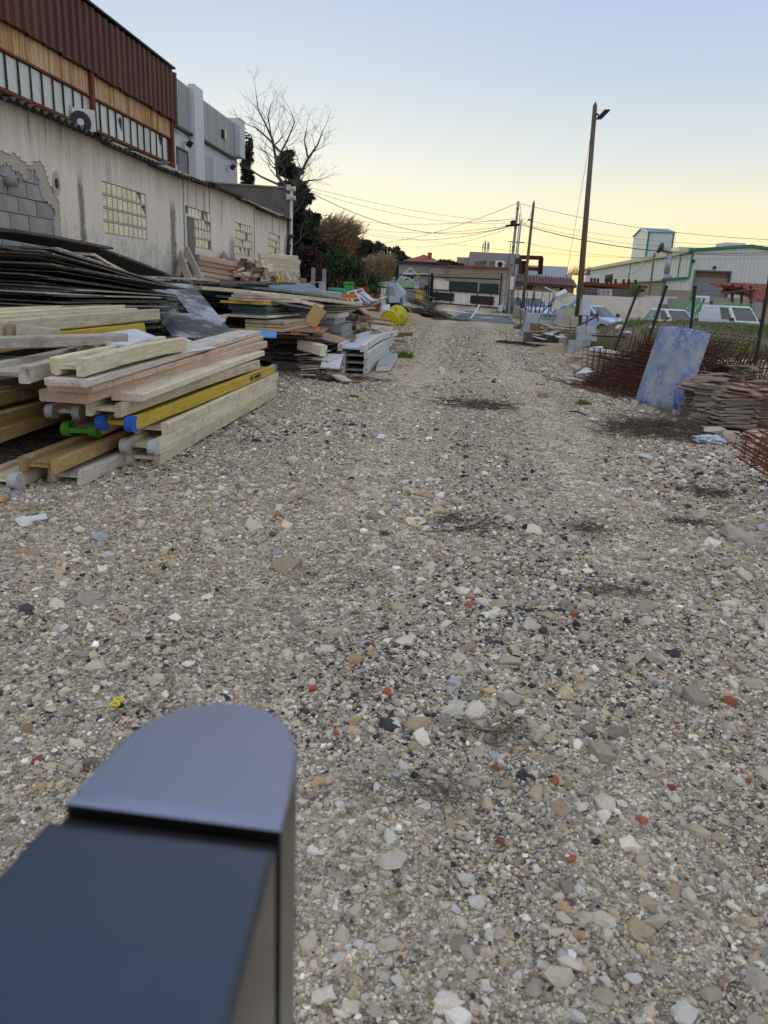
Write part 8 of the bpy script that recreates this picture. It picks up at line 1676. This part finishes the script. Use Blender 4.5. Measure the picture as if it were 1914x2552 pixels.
for k, (px, y0, y1) in enumerate(((958, 628, 690), (998, 640, 668), (966, 615, 640))): q0, q1 = AY(px, y1, 110), AY(px, y0, 110); single('distant_lamp_post', MB().tube([(q0.x, 110, 0), q1, q1+Vector((-.7, 0, .05))], .07, 5), 'pole_concrete', ('distant lamp post before the round pine', 'distant lamp post beside the ragged pine', 'distant lamp post above the apartment block')[k], 'lamp post', 'distant lamp posts')
# grass bank beyond the fence
gbk = MB(); nxg, nyg = 46, 20; bxs = [3.6+.42*i for i in range(nxg)]; bys = [21.5+.75*j for j in range(nyg)]
def bankz(x, y):
    t = smooth((y-21.5)/8)*smooth((36-y)/4); e = smooth((x-4.2)/3.2); return ghz(x, y)*(1-t*e)+(.62+.10*mnoise.noise(Vector((x*.5, y*.5, 0)))-.012*(x-12))*t*e-.03*(1-t*e)
gbk.v = [(x, y, bankz(x, y)) for y in bys for x in bxs]; gbk.f = [(j*nxg+i, j*nxg+i+1, (j+1)*nxg+i+1, (j+1)*nxg+i) for j in range(nyg-1) for i in range(nxg-1)]
o = link('grass_bank', gbk.mesh('grass_bank', smooth=True)); o.data.materials.append(M['earth']); tag(o, kind='structure'); o['label'] = 'earth bank beyond the fence'
def grass(label, n, fx, fy, hgt, mat, zf, seed, w=.012, mask=None, nm='grass'):
    rs = random.Random(seed); mb = MB()
    for k in range(n):
        x, y = rs.uniform(*fx), rs.uniform(*fy)
        if mask and not mask(x, y, rs): continue
        z = zf(x, y); an = rs.uniform(0, 6.28); h = hgt*rs.uniform(.4, 1.2); d = Vector((math.cos(an), math.sin(an), 0)); ln = rs.uniform(.1, .6); s_ = Vector((-d.y, d.x, 0))*w
        mb.add([Vector((x, y, z))-s_, Vector((x, y, z))+s_, Vector((x, y, z+h))+d*ln*h], [(0, 1, 2)])
    return single(nm, mb, mat, label, nm.split('_')[-1], kind='stuff')
grass('green grass covering the bank behind the mottled slab', 52000, (6.2, 22), (22.3, 35.5), .13, 'grass', bankz, 51, .016, lambda x, y, r_: mnoise.noise(Vector((x*.35, y*.35, 3)))+.35+.1*(x-8) > r_.random()*.7)
grass('pale dry grass on the bank and around the kerb', 17000, (4.2, 13), (21.5, 34), .16, 'grass_dry', bankz, 52, .012, lambda x, y, r_: mnoise.noise(Vector((x*.5+4, y*.5, 6)))+.30-.06*(x-6) > r_.random()*.9, 'dry_grass')
grass('short green tufts before the gate and along the kerb', 5000, (-2.2, 6), (36, 50), .10, 'grass', ghz, 53, .02, lambda x, y, r_: mnoise.noise(Vector((x*.6, y*.25, 9))) > .15)
for k, (px, py, s, n) in enumerate(((960, 1332, .035, 70), (940, 1302, .02, 30), (880, 992, .08, 70), (1005, 893, .22, 240), (1455, 1008, .12, 110), (1300, 820, .3, 260), (1110, 1973, .008, 14), (960, 848, .2, 160))):
    c = ground_at(px, py); mb = MB()
    for q in range(n): a = R.uniform(0, 6.28); rr_ = s*R.random(); p = Vector((c.x+rr_*math.cos(a), c.y+rr_*.7*math.sin(a), ghz(c.x, c.y)+.004)); d = Vector((R.gauss(0, .5), R.gauss(0, .5), 1)).normalized(); h = s*R.uniform(.4, .9); sd_ = Vector((.0025+.004*s/.1, 0, 0)); mb.add([p-sd_, p+sd_, p+d*h], [(0, 1, 2)])
    single('weed_tuft', mb, 'grass', ('green weed tuft on the gravel in the middle of the yard', 'tiny green weed left of the middle tuft', 'small weed on the gravel before the beam pile end', 'green weed clump beside the flat panel and girders', 'green weed patch before the mottled slab', 'bright green weed clump at the end of the kerb wall', 'tiny green sprout among the fine twigs beside the casing', 'weeds on the gravel below the yellow chute')[k], 'weed', 'weeds on the gravel')
mb = MB()
for k in range(900):
    px, py = R.uniform(1420, 1570), R.uniform(800, 850); Y = R.uniform(20, 25); x = AY(px, py, Y).x; b_ = Vector((x, Y, bankz(x, Y))); h = R.uniform(.2, .6); mb.tube([b_, b_+Vector((R.gauss(0, .1), R.gauss(0, .1), h*.6)), b_+Vector((R.gauss(0, .25), R.gauss(0, .2), h))], [.006, .005, .003], 3, False)
single('dry_weeds', mb, 'grass_dry', 'tangled dry weeds behind the big grey blocks', 'weeds', kind='stuff')
for k in range(16):
    px = (1480, 1545, 1500, 1560, 1525, 1640, 1655, 1540)[k % 8]+R.uniform(-14, 14); Y = R.uniform(27, 31); x = AY(px, 800, Y).x; o = link('bank_boulder', R.choice(ROCKS['rock'] if k % 3 else ROCKS['rock_white'])); o.location = (x, Y, bankz(x, Y)+.06); s = R.uniform(.07, .18); o.scale = (s*1.3, s, s*.9); tag(o, 'pale boulder on the bank below the boundary wall, number %s along' % ordinal(k+1) if False else 'pale boulder on the bank before the white wall', 'boulder', 'boulders on the bank')

# ------------------------------------------------------------------ dark casing close to the camera
# top face: points on a plane that slopes down and away, from the near edge to the rounded end
c0 = ray(420, 2030); dist = .40
pc = EYE+c0*(dist/c0.dot(_f)); fwd = ray(940, 1146).normalized()
lat = (ray(694, 2072)-ray(150, 1996)); side = (lat-fwd*lat.dot(fwd)).normalized(); upn = side.cross(fwd).normalized()
if upn.z < 0: upn = -upn
def onplane(px, py): d = ray(px, py); t = (pc-EYE).dot(upn)/d.dot(upn); return EYE+d*t
Lp, Rp = onplane(143, 2012), onplane(696, 2082); w0 = (Rp-Lp).dot(side)/2; mid = (Lp+Rp)/2; tip = onplane(545, 1722); ln = (tip-mid).dot(fwd)
nearL = .32
def CP(u, v, h=0.0): return mid+side*u+fwd*v+upn*h
dn = Vector((0, 0, -1)); DEP = .30
cs = root('dark_casing', 'satin black casing with a rounded end and a groove, close to the camera', 'casing', mid+dn*DEP)
def outline_far(g, k=1.0):       # from groove to rounded end
    pts = [(w0*k, g)]; n_ = 18; r_ = w0*k
    ay_ = (ln-g)*.66; yc_ = ln-ay_
    for i in range(n_+1): a = math.pi*i/n_; pts.append((r_*math.cos(a)**1 if True else 0, yc_+ay_*math.sin(a)))
    pts.append((-w0*k, g)); return pts
def shell(nm, pts, drop, bev=.006, mat='casing_black', hfun=None):
    mb = MB(); n_ = len(pts); cxm = sum(p[0] for p in pts)/n_; cym = sum(p[1] for p in pts)/n_
    hf = hfun or (lambda u, v: 0)
    rings = []
    for (ins, h) in ((1.0, -bev*1.0), (.35, -bev*.12), (0, 0)):
        pass
    def ring(k_in, h): return [CP(cxm+(p[0]-cxm)*(1-k_in), cym+(p[1]-cym)*(1-k_in), h+hf(p[0], p[1])) for p in pts]
    r_top2, r_top1, r_edge = ring(.06, 0), ring(.022, -bev*.28), ring(0, -bev)
    r_bot = [q+dn*drop for q in r_edge]
    for r_ in (r_top2, r_top1, r_edge, r_bot): mb.v += [tuple(q) for q in r_]
    for a_ in range(3): mb.f += [(a_*n_+i, a_*n_+(i+1) % n_, (a_+1)*n_+(i+1) % n_, (a_+1)*n_+i) for i in range(n_)]
    mb.f.append(tuple(range(n_))); mb.f.append(tuple(range(3*n_, 4*n_))[::-1])
    o = part(nm, mb, mat, cs, True); o.data.materials.append(M['casing_side'])
    for i in range(2*n_, 3*n_): o.data.polygons[i].material_index = 1
    md = o.modifiers.new('e', 'EDGE_SPLIT'); md.split_angle = math.radians(50); return o
g0 = .004; gw = (onplane(420, 2004)-onplane(420, 2056)).dot(fwd)/2
shell('end_piece', outline_far(gw), DEP, .0035, 'casing_skylit', hfun=lambda u, v: -.010*max(0, (v-.3*ln)/ln)**2*1.5)
shell('body', [(w0*1.0, -nearL), (w0*1.0, -gw), (-w0*1.0, -gw), (-w0*1.0, -nearL)], DEP, .004)
gb_, gt_ = (lambda u, v: CP(u, v, -.05)), (lambda u, v: CP(u, v, -.011))
part('groove', MB().hexa([gb_(-w0*.985, -gw+.0006), gb_(w0*.985, -gw+.0006), gb_(w0*.985, gw-.0006), gb_(-w0*.985, gw-.0006), gt_(-w0*.985, -gw+.0006), gt_(w0*.985, -gw+.0006), gt_(w0*.985, gw-.0006), gt_(-w0*.985, gw-.0006)]), 'black', cs)

# things strewn at random: tell them apart by where they lie
count_up('old_board', 'old dark board in the heap before the gate, %s from the mixer', lambda o: o.matrix_world.translation.x)
count_up('loose_board', 'loose board strewn before the brick stacks, %s nearest the camera', lambda o: o.matrix_world.translation.y)
count_up('timber_offcut', 'timber offcut jumbled behind the girders, %s nearest the camera', lambda o: o.matrix_world.translation.y)
count_up('debris_stick', 'dark stick in the debris beside the dark stack, %s from the wall side', lambda o: o.matrix_world.translation.x)
count_up('bank_boulder', 'pale boulder on the bank before the white wall, %s from the lamp post', lambda o: o.location.x)
